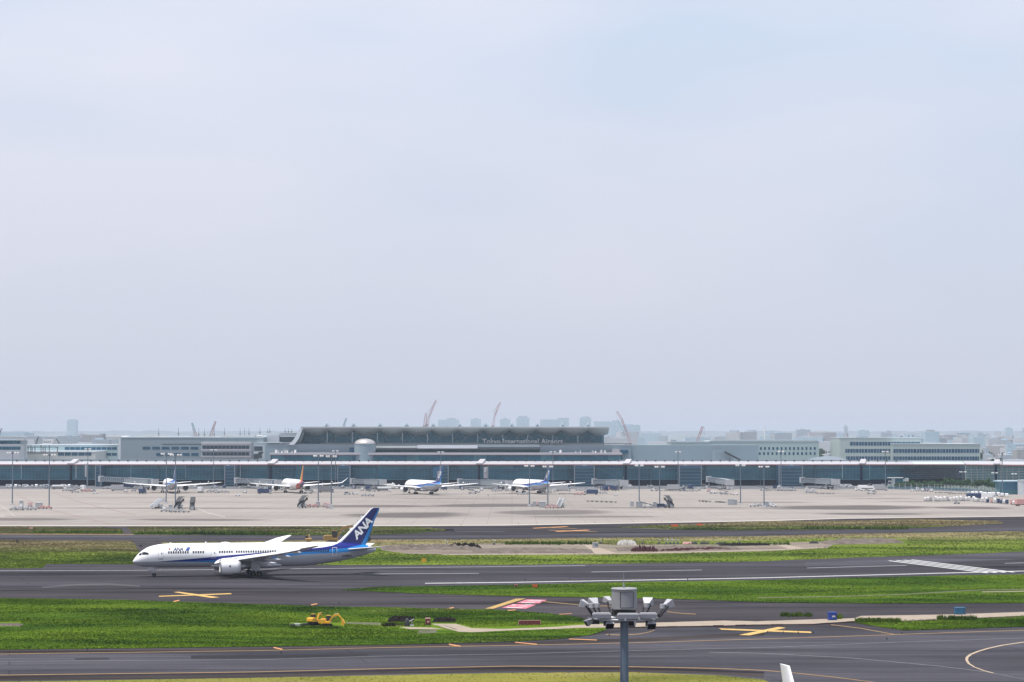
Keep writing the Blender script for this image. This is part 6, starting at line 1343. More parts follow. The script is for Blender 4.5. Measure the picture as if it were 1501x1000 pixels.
P['van_w'] = mk_van(M['white']); P['van_s'] = mk_van(M['lgrey'], 4.2, 1.7, 1.6); P['van_n'] = mk_van(M['navy'], 4.8, 1.8, 2.0)
P['truck_w'] = mk_truck(M['white'], M['white']); P['truck_b'] = mk_truck(M['lgrey'], M['navy'], 8.5, 2.2); P['truck_g'] = mk_truck(M['lgrey'], M['grey'], 9.5, 3.0); P['tank'] = mk_truck(M['white'], M['grey'], 9, 2, True); P['truck_r'] = mk_truck(M['red'], M['pink'], 8, 2.6)
P['bus'] = mk_van(M['white'], 9.5, 2.4, 3.1)
P['tug_w'] = mk_tug(M['white']); P['tug_g'] = mk_tug(M['grey']); P['belt'] = mk_belt(M['grey']); P['dolly'] = mk_dolly(1); P['dolly3'] = mk_dolly(3); P['dolly_l'] = mk_dolly(2, M['lgrey']); P['dolly_p'] = mk_dolly(2, M['pink'])
P['uld_w'] = mk_ULD(mat('container_white', (.60, .59, .58), .5, 0, .12), 2.1, True); P['uld_g'] = mk_ULD(M['lgrey']); P['uld_n'] = mk_ULD(M['navy'], 1.9); P['uld_p'] = mk_ULD(M['pink'], 1.8)
P['stair_w'] = mk_stair(M['white']); P['stair_d'] = mk_stair(M['dark'], True); P['cab'] = mk_cab(M['grey'], 1.8, 1.2, 2.5); P['cab_s'] = mk_cab(M['lgrey'], 1.1, .8, 1.8); P['cab_b'] = mk_cab(M['grey'], 3.2, 1.5, 2.8)
def V(k, px, py, yaw, label, cat=None, group=None):
    p = gnd(px, py); o = place(P[k], (p.x, p.y, 0.045), R(yaw), label, group)
    if cat: o['category'] = cat
    return o
vans = 'vans and cars parked in the shade under the concourse'
for i, (k, px, yaw) in enumerate((('van_w', 14, 0), ('van_w', 24, 88), ('van_s', 29.5, 90), ('van_w', 38, 4), ('van_s', 48, 90), ('van_w', 54, 90), ('van_s', 60.5, 90), ('van_w', 68, 3), ('van_s', 77, 0), ('van_w', 94, 0), ('van_w', 102, 90), ('van_s', 110, 2), ('van_w', 286, 90), ('van_s', 364.5, 90), ('van_w', 378, 90), ('van_s', 401, 90))):
    V(k, px, 714.4, yaw, 'small pale vehicle parked in the dark space under the left half of the concourse', 'van', vans)
for i, (k, px, yaw) in enumerate((('van_s', 1228, 0), ('van_w', 1237, 0), ('van_w', 1245, 0), ('van_s', 953, 0), ('van_w', 922, 0))):
    V(k, px, 714.2, yaw, 'small pale vehicle parked in the dark space under the right half of the concourse', 'van', vans)
for k, px, py, yaw, lb in (
    ('tank', 87, 717.6, 8, 'pale tanker truck just right of the second mast from the left'), ('dolly_l', 99, 720, 3, 'loaded dollies right of the tanker truck near the left masts'), ('belt', 110, 722.5, 12, 'white belt loader on the apron left of the lamp mast at the wall'),
    ('truck_w', 122, 719.5, 90, 'white truck seen end on beside the lamp mast at the wall on the left'), ('dolly_p', 127, 721, 0, 'dollies with pinkish load in front of the lamp mast on the left'), ('tug_w', 140, 724, 12, 'white tow tractor alone left of the first boarding bridge'), ('tug_g', 137.5, 720.5, 80, 'grey tow tractor behind the lone white one on the left'),
    ('dolly_l', 158, 717, 0, 'loaded dollies in the shade under the left boarding bridge'), ('truck_g', 174, 720, 5, 'pale truck under the left boarding bridge'), ('uld_g', 184, 722, 5, 'grey container between the left boarding bridge and the leftmost airliner'), ('tug_g', 196, 720.5, 0, 'grey tow tractor under the left wing of the leftmost airliner'), ('truck_b', 209, 724.2, 82, 'dark truck seen end on below the left engine of the leftmost airliner'),
    ('uld_p', 225, 717, 0, 'pinkish container behind the left engine of the leftmost airliner'), ('truck_w', 294, 722.5, 86, 'dark fronted white truck right of the leftmost airliner'), ('dolly_l', 311, 721.5, 0, 'loaded dollies at the right wingtip of the leftmost airliner'), ('uld_w', 318, 722.8, 0, 'white container right of the leftmost airliner wingtip'), ('dolly_l', 328, 722.6, 4, 'loaded dollies at the foot of the stair tower left of the gold tail'),
    ('tug_w', 348.5, 727.4, 10, 'lone white tow tractor on the open apron left of the gold tailed airliner'), ('uld_g', 359, 723.2, 0, 'grey container right of the lone white tow tractor'), ('truck_b', 388, 724.2, 14, 'dark blue truck with a white cab under the wing of the gold tailed airliner'), ('belt', 452, 723.6, 170, 'belt loader at the right side of the gold tailed airliner'),
    ('truck_g', 478, 722.2, 5, 'large pale box truck behind the twin masts right of the gold tail'), ('van_s', 509, 725.4, 12, 'grey car on the apron below the upturned wingtip'), ('tug_w', 521, 725, 0, 'white tow tractor beside the boarding bridge column in the middle left'), ('dolly_l', 538, 727.6, 0, 'grey loaded dollies alone on the apron between two airliners'), ('uld_g', 531, 719.5, 0, 'grey container under the middle left boarding bridge'),
    ('belt', 545, 720.8, 14, 'belt loader under the middle left boarding bridge'), ('tank', 563, 720.6, 4, 'pale tanker truck left of the parked airliner by the blue banner'), ('truck_w', 575, 717.0, 2, 'white truck behind the engine of the parked airliner by the blue banner'), ('belt', 693, 724.2, 178, 'white fronted belt loader between the two blue tailed airliners'),
    ('tug_w', 700, 722, 20, 'small white tow tractor between the two blue tailed airliners'), ('dolly_l', 728, 720.6, 0, 'loaded dollies left of the rightmost airliner engine'), ('dolly_l', 766, 725.6, 0, 'loaded dollies under the rightmost parked airliner'), ('truck_w', 797, 722.6, 80, 'white truck behind the tail of the rightmost parked airliner'),
    ('uld_g', 806, 722.6, 0, 'grey container right of the rightmost parked airliner tail'), ('uld_w', 813, 721.8, 0, 'white container right of the rightmost parked airliner tail'), ('truck_g', 826, 720.6, 0, 'pale truck under the right wing of the rightmost parked airliner'), ('dolly3', 832, 724.8, 0, 'empty flat dollies below the right wing of the rightmost parked airliner'),
    ('dolly_p', 849, 726, 0, 'dollies with a pinkish load right of the rightmost parked airliner'), ('truck_b', 866, 725.4, 170, 'blue truck with a grey cab in front of the wide stair tower'), ('dolly_l', 882, 724, 0, 'loaded dollies below the empty boarding bridge right of centre'), ('uld_p', 891, 719, 0, 'pinkish container in the shade under the empty boarding bridge'),
    ('tug_w', 903, 726.6, 90, 'pale tow tractor seen end on below the cab of the empty boarding bridge'), ('belt', 959, 720, 150, 'belt loader with raised white ends right of the empty boarding bridge'), ('truck_g', 989, 719.6, 0, 'pale box truck left of the narrow white banner'), ('dolly3', 980, 720.2, 0, 'flat dollies left of the narrow white banner'), ('belt', 1000, 720.4, 30, 'belt loader in front of the narrow white banner'),
    ('dolly_l', 1014, 720.8, 0, 'loaded dollies at the foot of the wide stair tower right of centre'), ('uld_p', 1039, 721.2, 0, 'pinkish container under the short boarding bridge'), ('tug_w', 1045, 723.2, 0, 'white tow tractor under the short boarding bridge'), ('dolly3', 1053, 723.8, 0, 'flat dollies under the short boarding bridge'), ('belt', 1060, 724, 180, 'low white belt loader at the cab of the short boarding bridge'),
    ('dolly3', 1069, 725.4, 0, 'flat dollies right of the short boarding bridge'), ('tug_w', 1078, 725.6, 0, 'white tow tractor pulling flat dollies right of the short boarding bridge'), ('belt', 1120, 719.6, 160, 'belt loader between the twin masts and the right stair tower'), ('dolly3', 1134, 719.4, 0, 'flat dollies left of the right stair tower'), ('tank', 1143, 718.6, 90, 'round grey tank seen end on at the foot of the right lamp mast'),
    ('dolly_l', 1159, 720, 0, 'loaded dollies at the foot of the right stair tower'), ('uld_w', 1183, 721.4, 0, 'white container under the rightmost boarding bridge, left one of two'), ('uld_w', 1192, 722, 0, 'white container under the rightmost boarding bridge, right one of two'), ('dolly_l', 1189, 723, 0, 'white topped loaded dollies under the rightmost boarding bridge'), ('dolly3', 1210, 724.2, 0, 'low grey dollies below the cab of the rightmost boarding bridge'),
    ('truck_w', 1262, 719.4, 178, 'white truck left of the bus near the grey double tower'), ('bus', 1272, 719.6, 0, 'white bus with a dark window band near the grey double tower'), ('belt', 1277, 724.6, 178, 'dark low belt loader on the apron below the bus'), ('truck_g', 1290, 719.4, 4, 'grey truck between the bus and the grey double tower'), ('tug_w', 1337, 720.4, 0, 'small white tow tractor right of the grey double tower'),
    ('uld_w', 1345, 720.6, 0, 'white container in front of the perimeter fence, leftmost'), ('uld_g', 1352, 720.8, 0, 'grey container in front of the perimeter fence'), ('uld_n', 1358, 720.8, 0, 'dark container in front of the perimeter fence'), ('uld_g', 1365, 721.4, 0, 'grey container at the right end of the row in front of the perimeter fence'), ('dolly3', 1383, 723.0, 0, 'long row of empty dollies beyond the white containers'),
    ('dolly3', 1403, 724.2, 0, 'short row of empty dollies beyond the white containers, near the short lamp post'), ('tug_g', 1402.5, 739, 10, 'small dark tow tractor in front of the row of white containers'), ('truck_r', 1499, 742, 20, 'red and pale truck cut off by the right edge')): V(k, px, py, yaw, lb)
rq = random.Random(5)
for k in range(64):
    zone = rq.choice([(60, 235), (280, 410), (455, 590), (650, 745), (815, 925), (985, 1080), (1130, 1215), (1255, 1300)])
    V(rq.choice(['tug_g', 'dolly_l', 'uld_g', 'belt', 'cab_s', 'truck_b', 'dolly3', 'uld_n', 'van_n']), rq.uniform(*zone), rq.choice([715.6, 716.6, 717.4, 718.6, 719.6]), rq.uniform(-20, 20) + rq.choice([0, 90, 180]), 'small piece of ground equipment crowded in the shade at the foot of the concourse', 'ground equipment', 'ground equipment crowded at the foot of the concourse')
# equipment beside the apron masts
for k, px, py, yaw, lb in (
    ('dolly_l', 24, 748, -20, 'loaded dollies at the foot of the leftmost mast'), ('uld_g', 31, 745, 0, 'grey container right of the leftmost mast'), ('uld_p', 44, 743.6, 0, 'pinkish container between the two leftmost masts'), ('cab', 31.3, 741.4, 0, 'grey upright cabinet between the two leftmost masts'), ('cab_b', 57, 745.6, 0, 'wide grey cabinet left of the second mast'), ('dolly_l', 43, 748, 0, 'low loaded dollies between the two leftmost masts'), ('dolly_p', 66, 746.4, 0, 'dollies with reddish load at the foot of the second mast'),
    ('stair_w', 230, 746, 62, 'stair truck with a bright white side panel left of the twin masts'), ('stair_d', 262, 746.5, 80, 'dark stair truck partly hidden by the right one of the twin masts'), ('stair_d', 282, 747.4, 270 + 184, 'dark covered stair truck right of the twin masts'), ('uld_g', 241, 748.6, 0, 'grey container at the foot of the left twin mast'), ('cab', 250, 747.6, 0, 'grey cabinet between the twin masts'), ('dolly_l', 246, 750.4, 0, 'low dollies in front of the twin masts'), ('dolly_l', 260, 751.4, 0, 'low dollies in front of the right twin mast'), ('dolly', 273, 751.2, 0, 'single flat dolly right of the twin masts'),
    ('stair_d', 443, 744.6, 75, 'covered stair truck below the gold tailed airliner'), ('uld_p', 477, 744.2, 0, 'pinkish container between the masts right of the gold tail, left one'), ('uld_p', 482, 745.4, 0, 'pinkish container between the masts right of the gold tail, right one'), ('cab', 466, 743.4, 0, 'grey cabinet at the foot of the left mast right of the gold tail'), ('dolly_p', 457, 744, 0, 'low dollies left of the masts right of the gold tail'), ('cab_s', 485.5, 746, 0, 'small pale cabinet at the foot of the right mast right of the gold tail'),
    ('cab', 783.5, 742.6, 0, 'grey upright cabinet between the masts of the rightmost airliner, left one'), ('cab_b', 795, 744.2, 0, 'grey cabinet touching the right mast of the rightmost airliner'), ('uld_p', 790, 742.2, 0, 'small orange-pink container between the masts of the rightmost airliner'), ('stair_w', 822, 744.4, 75, 'stair truck with a white side panel right of the rightmost airliner masts'), ('dolly_p', 809, 745.6, 0, 'reddish dollies left of the white stair truck'),
    ('cab', 926.5, 742.6, 0, 'grey cabinet left of the masts at the dark stair truck'), ('cab_b', 937, 743.8, 0, 'wide grey cabinet at the foot of the left mast near the dark stair truck'), ('belt', 950, 745, 178, 'white belt loader between the masts left of the dark stair truck'), ('cab', 960, 743.6, 0, 'grey cabinet at the foot of the right mast near the dark stair truck'), ('stair_d', 981, 744.6, 105, 'dark covered stair truck on the open apron right of centre'), ('van_n', 970, 744.4, 0, 'dark blue car behind the right mast, beside the dark stair truck'),
    ('cab_b', 1071.5, 740.2, 0, 'grey cabinet left of the masts near the white carts'), ('cab', 1078, 740.0, 0, 'second grey cabinet left of the masts near the white carts'), ('tug_w', 1103, 743, 178, 'white tow tractor between the masts at the right, left one'), ('dolly_l', 1109, 743, 0, 'white loaded dollies between the masts at the right'), ('cab', 1124, 743, 0, 'grey cabinet touching the rightmost apron mast'), ('tug_w', 1134, 743.4, 0, 'white tow tractor right of the rightmost apron mast'),
    ('uld_g', 1129, 742.4, 0, 'grey container right of the rightmost apron mast')): V(k, px, py, yaw, lb)
for px0, px1, y, lb in ((861, 903, 736.2, 'long low row of dark empty dollies on the open apron'), (1026, 1040, 736, 'short low row of dark empty dollies left of two grey cabinets'), (1051, 1060, 737.2, 'single pair of dark empty dollies beside two grey cabinets')):
    p0, p1 = gnd(px0, y - .8), gnd(px1, y + 1.0 * (px1 - px0) / 42); n = max(2, int((p1 - p0).length / 3.9))
    for i in range(n):
        p = p0 + (p1 - p0) * (i + .5) / n; o = place(P['dolly'], (p.x, p.y, .03), R(-14), lb.replace('single pair', 'pair').replace('long low row of dark empty dollies', 'dark empty dolly in the long low row').replace('short low row of dark empty dollies', 'dark empty dolly in the short low row').replace('pair of dark empty dollies', 'dark empty dolly of the pair'), 'rows of empty dollies on the apron')
# the long row of white containers at the right
for k in range(30):
    px = 1356 + k * 4.65 + (1.4 if k % 4 == 3 else 0) - (k % 3) * .5; kind = ['uld_w', 'uld_w', 'uld_g', 'uld_w', 'uld_w'][k % 5] if px < 1440 else ['uld_n', 'uld_w', 'uld_n', 'uld_p', 'uld_w', 'uld_n'][k % 6]
    V(kind, px, 734.8 + max(0, px - 1420) * .085, 90 + (k % 4) * 3, {'uld_w': 'white arched cargo container in the long row at the right edge of the apron', 'uld_g': 'grey cargo container in the long row at the right edge of the apron', 'uld_n': 'dark cargo container in the long row at the right edge of the apron', 'uld_p': 'pinkish cargo container in the long row at the right edge of the apron'}[kind], None, 'cargo containers in the long row at the right').scale = (1, .78, .8 + .09 * (k * 5 % 4))
for k, px, py, lb in (('truck_b', 1428, 731.5, 'dark truck behind the container row, left one of three'), ('truck_b', 1438, 731.6, 'dark truck behind the container row, middle one of three'), ('truck_w', 1449, 732, 'white truck behind the container row, right one of three'), ('tug_g', 1469, 735, 'grey tow tractor behind the container row by the lamp mast')): V(k, px, py, 0, lb)
for k in range(14): V('van_w' if k % 3 else 'van_s', 1421 + k * 4.2, 724.4 + .25 * k + (k % 2) * .8, 60 + 20 * (k % 3), 'small parked car on the car park before the hedge at the right', 'car', 'cars on the car park before the hedge')
for k in P.values():
    if not k.get('used'): 
        for ch in list(k.children_recursive): bpy.data.objects.remove(ch)
        bpy.data.objects.remove(k)

# near field boxes and signs
def blue_box(px0, px1, yt, yb, m, label):
    p = gnd((px0 + px1) / 2, yb); s = p.y / F; w_ = (px1 - px0) * s; h = (yb - yt) * s
    t = thing('equipment_box', (p.x, p.y, .07), R(8), label, 'equipment box'); q = MB(); q.box(-w_ / 2, w_ / 2, -.6, .6, .08, h); q.build('box', M[m], t, bevel=.03)
    q = MB(); q.box(-w_ / 2 - .05, w_ / 2 + .05, -.7, .7, 0, .078); q.build('skid', M['dark'], t); q = MB(); q.box(-w_ / 2 - .06, w_ / 2 + .06, -.68, .68, h + .002, h + .08); q.build('lid', M[m], t)
    q = MB(); q.box(-w_ * .12, w_ * .3, -.63, -.605, h * .4, h * .62); q.build('plate', M['lgrey'] if m == 'blue' else M['teal'], t)
    q = MB(); q.box(w_ * .36, w_ * .4, -.64, -.605, h * .2, h * .75); q.build('handle', M['dark'], t)
blue_box(1214, 1225.5, 898.5, 909.5, 'blue', 'bright blue steel box on the concrete strip'); blue_box(1399.5, 1414, 891.5, 901, 'teal', 'teal steel box on the concrete strip at the right'); blue_box(868.5, 876.5, 796, 803, 'grey', 'small grey box on the digging site above the drum mast')
def sign(px0, px1, yt, yb, m, label, yaw=0, panels=1, name='sign_board', edge=None):
    p = gnd((px0 + px1) / 2, yb); s = p.y / F; w_ = (px1 - px0) * s; h = (yb - yt) * s; t = thing(name, (p.x, p.y, .05), R(yaw), label, 'sign')
    for k in range(panels):
        q = MB(); a = -w_ / 2 + w_ * k / panels; q.box(a + .02, a + w_ / panels - .02, -.12, .12, .18, h); q.build('panel', M[m], t)
    q = MB()
    for k in range(panels + 1): a = -w_ / 2 + w_ * k / panels; q.tube((a * .95, 0, -.05), (a * .95, 0, .2), .05, n=6)
    q.build('feet', M['dark'], t)
    q = MB(); q.box(-w_ / 2 - .05, -w_ / 2 - .002, -.14, .14, .15, h + .04); q.box(w_ / 2 + .002, w_ / 2 + .05, -.14, .14, .15, h + .04); q.box(-w_ / 2, w_ / 2, -.14, .14, h + .002, h + .05); q.build('frame', M[edge or m], t); return t
sign(760.5, 792, 910.2, 917.5, 'dred', 'long low dark red guide sign seen from behind in the near grass', 6, 5, edge='pink'); sign(618.3, 624.2, 819.3, 825.2, 'yellow', 'small yellow sign at the far edge of the runway', 10)
sign(781, 787.5, 857.4, 862.2, 'orange', 'small orange-red sign box beside the runway', 20); sign(754.5, 758.3, 858, 862, 'dark', 'small dark sign box beside the runway left of the orange one', 0, edge='orange')
sign(984, 993.5, 769.3, 772.6, 'orange', 'red sign board on the far grass strip, left one'); sign(1021.5, 1029.5, 768.0, 770.9, 'orange', 'red sign board on the far grass strip, right one')
sign(625.5, 630.5, 776, 778.8, 'dark', 'black sign board on the tapering end of the grass strip, left and smaller one'); sign(654, 665, 775.6, 778.6, 'dark', 'black sign board on the tapering end of the grass strip, wider one')
sign(43.2, 47.8, 773.0, 776.2, 'pink', 'small pinkish sign on the far grass strip at the left'); sign(24.3, 26.3, 791.5, 796.4, 'dark', 'slim dark post sign in the straw grass at the left'); sign(204.5, 208.3, 799.3, 802.2, 'dark', 'small black box at the grass corner above the airliner nose')
rc = gnd(627, 916.5); t = thing('red_cabinet', (rc.x, rc.y, .05), R(12), 'dark red cabinet with a pale top beside the concrete pad', 'equipment cabinet')
q = MB(); q.box(-.42, .42, -.35, .35, .15, 1.15); q.build('box', M['dred'], t, bevel=.02); q = MB(); q.box(-.46, .46, -.4, .4, 1.152, 1.3); q.build('lid', M['pink'], t); q = MB(); q.box(-.5, .5, -.42, .42, 0, .149); q.build('plinth', M['dark'], t); q = MB(); q.box(-.2, .25, -.37, -.355, .45, .8); q.build('plate', M['pink'], t)
cv0 = gnd(601, 918.5); t = thing('tarpaulin_frame', (cv0.x, cv0.y, .05), 0, 'black covered stand with a pale bent arm beside the dark pit', 'covered equipment')
q = MB(); q.loft([[Vector((-.55 + r_ * .5 * math.cos(a), r_ * .4 * math.sin(a), z)) for a in [k * math.pi / 5 for k in range(10)]] for z, r_ in ((0, 1), (.5, .95), (1.0, .8), (1.35, .55), (1.5, .2))]); q.build('black_cover', M['dark'], t)
q = MB(); q.tube((-.1, 0, .9), (.35, 0, 1.15), .09, n=8); q.tube((.35, 0, 1.15), (.75, 0, 1.38), .07, n=8); q.tube((.2, 0, 0), (.35, 0, 1.1), .04, n=6); q.tube((.65, .1, 0), (.5, 0, .95), .04, n=6); q.box(.0, .7, -.2, .2, .02, .28); q.build('pale_arm', M['lgrey'], t)
# excavators
def excavator(px, py, yaw, sc, label, pose=0, m='yellow', mp_=None):
    p = gnd(px, py); t = thing('excavator', (p.x, p.y, .05), R(yaw), label, 'excavator'); t.scale = (sc, sc, sc)
    Y = mp_ or M[m]
    for sg in (-1, 1):
        q = MB(); pf = [(-1.5, .3), (-1.3, .05), (1.3, .05), (1.5, .3), (1.5, .55), (1.3, .75), (-1.3, .75), (-1.5, .55)]; q.hull([(x, sg * .95 - .24, z) for x, z in pf], [(x, sg * .95 + .24, z) for x, z in pf]); q.build('track', M['rubber'], t)
    q = MB(); q.box(-.8, .8, -.7, .7, .4, .9); q.build('undercarriage', M['dark'], t)
    q = MB(); pf = [(-1.75, 1.0), (-1.9, 1.2), (-1.85, 1.95), (-1.4, 2.1), (-.1, 2.1), (.1, 1.5), (1.2, 1.45), (1.3, .95)]; q.hull([(x, -1.1, z) for x, z in pf], [(x, 1.1, z) for x, z in pf]); q.build('body', Y, t, bevel=.05)
    q = MB(); pf = [(-.05, 1.5), (1.15, 1.5), (1.25, 1.9), (.95, 2.9), (0, 2.95)]; q.hull([(x, .15, z) for x, z in pf], [(x, 1.08, z) for x, z in pf]); cb = q.build('cab', M['dark'], t)
    q = MB(); q.box(.05, .9, 1.082, 1.095, 1.95, 2.75); q.build('cab_window', M['glass'], cb); q = MB(); q.box(-.1, 1.05, .1, 1.12, 2.96, 3.03); q.build('cab_roof', Y, cb)
    seg = [[(1.0, 1.5), (2.2, 3.1), (3.6, 3.3), (4.6, 2.1), (5.0, .9)], [(1.0, 1.5), (1.6, 2.9), (2.7, 3.0), (3.5, 1.8), (3.9, .5)], [(1.0, 1.6), (2.2, 3.6), (4.6, 4.1), (7.0, 3.0), (8.1, 1.0)]][pose]
    q = MB(); w_ = .2
    pts = seg[:3]; thk = (.22, .36, .2); r0 = [(x, z - h) for (x, z), h in zip(pts, thk)]; r1 = [(x, z + h) for (x, z), h in zip(pts, thk)]
    pf = r0 + r1[::-1]; q.hull([(x, -.45 - w_, z) for x, z in pf], [(x, -.45 + w_, z) for x, z in pf]); bm_ = q.build('boom', Y, t)
    q = MB(); (x0, z0), (x1, z1) = seg[2], seg[3]; q.tube((x0 - .1, -.45, z0), (x1, -.45, z1), .22, .14, 6); q.tube((x0 - .3, -.45, z0 + .3), (x0, -.45, z0), .2, .2, 6); st = q.build('stick', Y, bm_)
    q = MB(); q.tube((1.2, -.45, 1.9), (seg[1][0] + .5, -.45, seg[1][1] - .2), .09, n=6); q.tube((seg[1][0] + .3, -.45, seg[1][1] + .4), (x0 - .3, -.45, z0 + .35), .08, n=6); q.build('hydraulic_ram', M['lgrey'], bm_)
    (x2, z2) = seg[4]; q = MB(); pf = [(x1 - .1, z1 + .1), (x1 + .25, z1), (x2 + .35, z2 + .3), (x2, z2 - .3), (x2 - .7, z2 - .35), (x2 - .5, z2 + .3)]; q.hull([(x, -.85, z) for x, z in pf], [(x, -.05, z) for x, z in pf]); q.build('bucket', M['dark'] if pose == 2 else Y, st)
    return t
excavator(460, 916.8, 55, .68, 'left one of two small yellow excavators in the near grass, black cab', 1)
excavator(478, 919.4, -12, .70, 'right one of two small yellow excavators in the near grass, arm reaching right', 0)
t = thing('trench_plates', gnd(440, 917.5) + Vector((0, 0, .05)), R(8), 'stack of dark plates and pipes left of the small yellow excavators', 'building material')
for k in range(4): q = MB(); q.box(-1.9 + k * .8, -1.0 + k * 1.0, -.6 + .2 * k, .3 + .15 * k, .02 + .02 * k, .3 + .1 * (k % 2)); q.build('plate', M['dark'] if k != 1 else M['lgrey'], t)
ochre = mat('ochre_paint', (.30, .17, .05), .55, 0, .2)
excavator(487, 799, 8, 1.5, 'big ochre excavator behind the tail of the large airliner, arm stretched right', 2, mp_=ochre)
excavator(452, 798, 100, .95, 'ochre excavator seen end on behind the fuselage of the large airliner', 1, mp_=ochre)
# lamp stands of the approach lighting on the digging site
ls = 'lamp stands on the digging site'
for px, py, n in ((654.5, 800, 2), (724, 799, 2), (881, 797.5, 1), (942, 797.8, 1), (966, 797.6, 2), (976.5, 798, 2), (982.5, 798, 3), (988, 798, 3), (993.5, 798, 2), (1084, 797, 1)):
    p = gnd(px, py); t = thing('lamp_stand', (p.x, p.y, .05), 0, {654.5: 'pale lamp stand at the left end of the earth bank behind the tail', 724: 'twin lamp stand on the straw grass above the gravel mound', 881: 'single lamp stand just right of the small grey box', 942: 'lamp stand with a dark box right of the white gravel heap', 966: 'twin lamp stand left of the tight group of four', 976.5: 'lamp stand, first from the left in the tight group of four', 982.5: 'lamp stand, second from the left in the tight group of four', 988: 'lamp stand, third from the left in the tight group of four', 993.5: 'lamp stand, rightmost in the tight group of four', 1084: 'lone lamp stand on a dark base right of the group'}[px], 'lamp stand', ls)
    q = MB(); q.hull([(-.5, -.4, 0), (.5, -.4, 0), (.5, .4, 0), (-.5, .4, 0)], [(-.15, -.15, .7), (.15, -.15, .7), (.15, .15, .7), (-.15, .15, .7)]); q.build('base', M['dark'], t)
    for i in range(n):
        x = (i - (n - 1) / 2) * .8; h = 1.75 - .25 * (i % 2); q = MB(); q.tube((x * .4, 0, .5), (x, 0, h - .25), .055, n=6); q.build('stem', M['lgrey'], t); q = MB(); q.tube((x, 0, h - .25), (x, 0, h), .18, .22, 10); q.build('lamp_head', M['white'], t)
for px, py, mm, lb in ((1007.5, 798, 'pink', 'pale sandbag pile right of the lamp stand group'), (1015.5, 798, 'dark', 'dark tarpaulin heap right of the pale sandbags'), (1033, 798, 'dark', 'small dark heap of material on the far edge of the digging site'), (1056, 798.4, 'dark', 'low dark heap near the lone lamp stand'), (1193, 797, 'dark', 'dark heap at the left end of the brown gravel mound')):
    p = gnd(px, py); t = thing('material_heap', (p.x, p.y, .03), 0, lb, 'heap'); rr = random.Random(int(px))
    for k in range(3):
        q = MB(); a = k * .9 - .9; n = 8; q.loft([[Vector((a + r_ * (.7 + .1 * math.sin(3 * u)) * math.cos(u), r_ * .5 * math.sin(u), z)) for u in [j * 2 * math.pi / n for j in range(n)]] for z, r_ in ((0, 1), (.35, .9), (.65 + .2 * rr.random(), .5))]); q.build('sack', M[mm], t)
# cones, edge lights (small)
cone = thing('edge_light', (0, 0, 0), 0, 'small edge light', 'edge light'); q = MB(); q.tube((0, 0, 0), (0, 0, .25), .12, .1, 8); q.build('stem', M['dark'], cone); q = MB(); q.tube((0, 0, .25), (0, 0, .42), .1, .05, 8); q.build('lens', M['glass'], cone)
for px, py in ((893, 932.5), (1125, 928.5), (1148, 929), (1170, 929.2), (1192, 929), (1322, 929.6), (1300, 938), (128, 953.5), (412, 958), (497, 885), (865, 829.2), (1357, 846), (1500, 781), (1448, 779), (770, 850.2), (835, 849.2), (1008, 850), (1250, 861), (760, 768.4), (675, 770), (872, 766.6), (970, 765.6)):
    p = gnd(px, py); place(cone, (p.x, p.y, .03), 0, 'small edge light beside the taxiways, a mere dot', 'edge lights along the taxiways')
# people on the apron
def person(px, py, yaw, label):
    p = gnd(px, py); J = {'pel': (0, 0, .95, .15), 'ch': (0, .02, 1.3, .17), 'nk': (0, .0, 1.5, .065), 'hd': (0, .03, 1.66, .10), 'hd2': (0, .02, 1.74, .085),
         'hl': (.1, 0, .88, .10), 'kl': (.12, .12, .5, .065), 'al': (.12, .08, .08, .045), 'tl': (.13, .22, .04, .035), 'hr': (-.1, 0, .88, .10), 'kr': (-.11, -.04, .5, .065), 'ar': (-.12, -.2, .10, .045), 'tr': (-.12, -.08, .04, .035),
         'sl': (.2, 0, 1.42, .065), 'el': (.27, -.04, 1.14, .045), 'wl': (.26, .1, .92, .033), 'sr': (-.2, 0, 1.42, .065), 'er': (-.27, .0, 1.14, .045), 'wr': (-.25, .14, .96, .033)}
    E = [('pel', 'ch'), ('ch', 'nk'), ('nk', 'hd'), ('hd', 'hd2'), ('pel', 'hl'), ('hl', 'kl'), ('kl', 'al'), ('al', 'tl'), ('pel', 'hr'), ('hr', 'kr'), ('kr', 'ar'), ('ar', 'tr'), ('ch', 'sl'), ('sl', 'el'), ('el', 'wl'), ('ch', 'sr'), ('sr', 'er'), ('er', 'wr')]
    ks = list(J); me = bpy.data.meshes.new('person'); me.from_pydata([J[k][:3] for k in ks], [(ks.index(a), ks.index(b_)) for a, b_ in E], []); me.materials.append(M['cloth']); o = bpy.data.objects.new('person', me); COL.objects.link(o)
    md = o.modifiers.new('skin', 'SKIN'); lay = me.skin_vertices[0] if len(me.skin_vertices) else None
    if lay is None:
        bm = bmesh.new(); bm.from_mesh(me); bm.verts.layers.skin.verify(); bm.to_mesh(me); bm.free(); lay = me.skin_vertices[0]
    for i, k in enumerate(ks): lay.data[i].radius = (J[k][3], J[k][3]); lay.data[i].use_root = k == 'pel'
    s = o.modifiers.new('sub', 'SUBSURF'); s.levels = 1; s.render_levels = 1
    o.location = (p.x, p.y, .03); o.rotation_euler = (0, 0, R(yaw)); tag(o, label, 'person')
    q = MB(); q.loft([[Vector((.105 * r_ * math.cos(a), .03 + .12 * r_ * math.sin(a), z)) for a in [k * math.pi / 5 for k in range(10)]] for z, r_ in ((1.70, 1.0), (1.76, 1.0), (1.81, .8), (1.84, .3))]); q.build('helmet', M['white'], o)
person(547.5, 728.6, 30, 'person in dark clothes standing right of the grey loaded dollies'); person(715.5, 728.4, 80, 'person in dark clothes alone on the open apron between two blue tailed airliners'); person(517, 725.6, -40, 'person in dark clothes beside the boarding bridge column in the middle left')

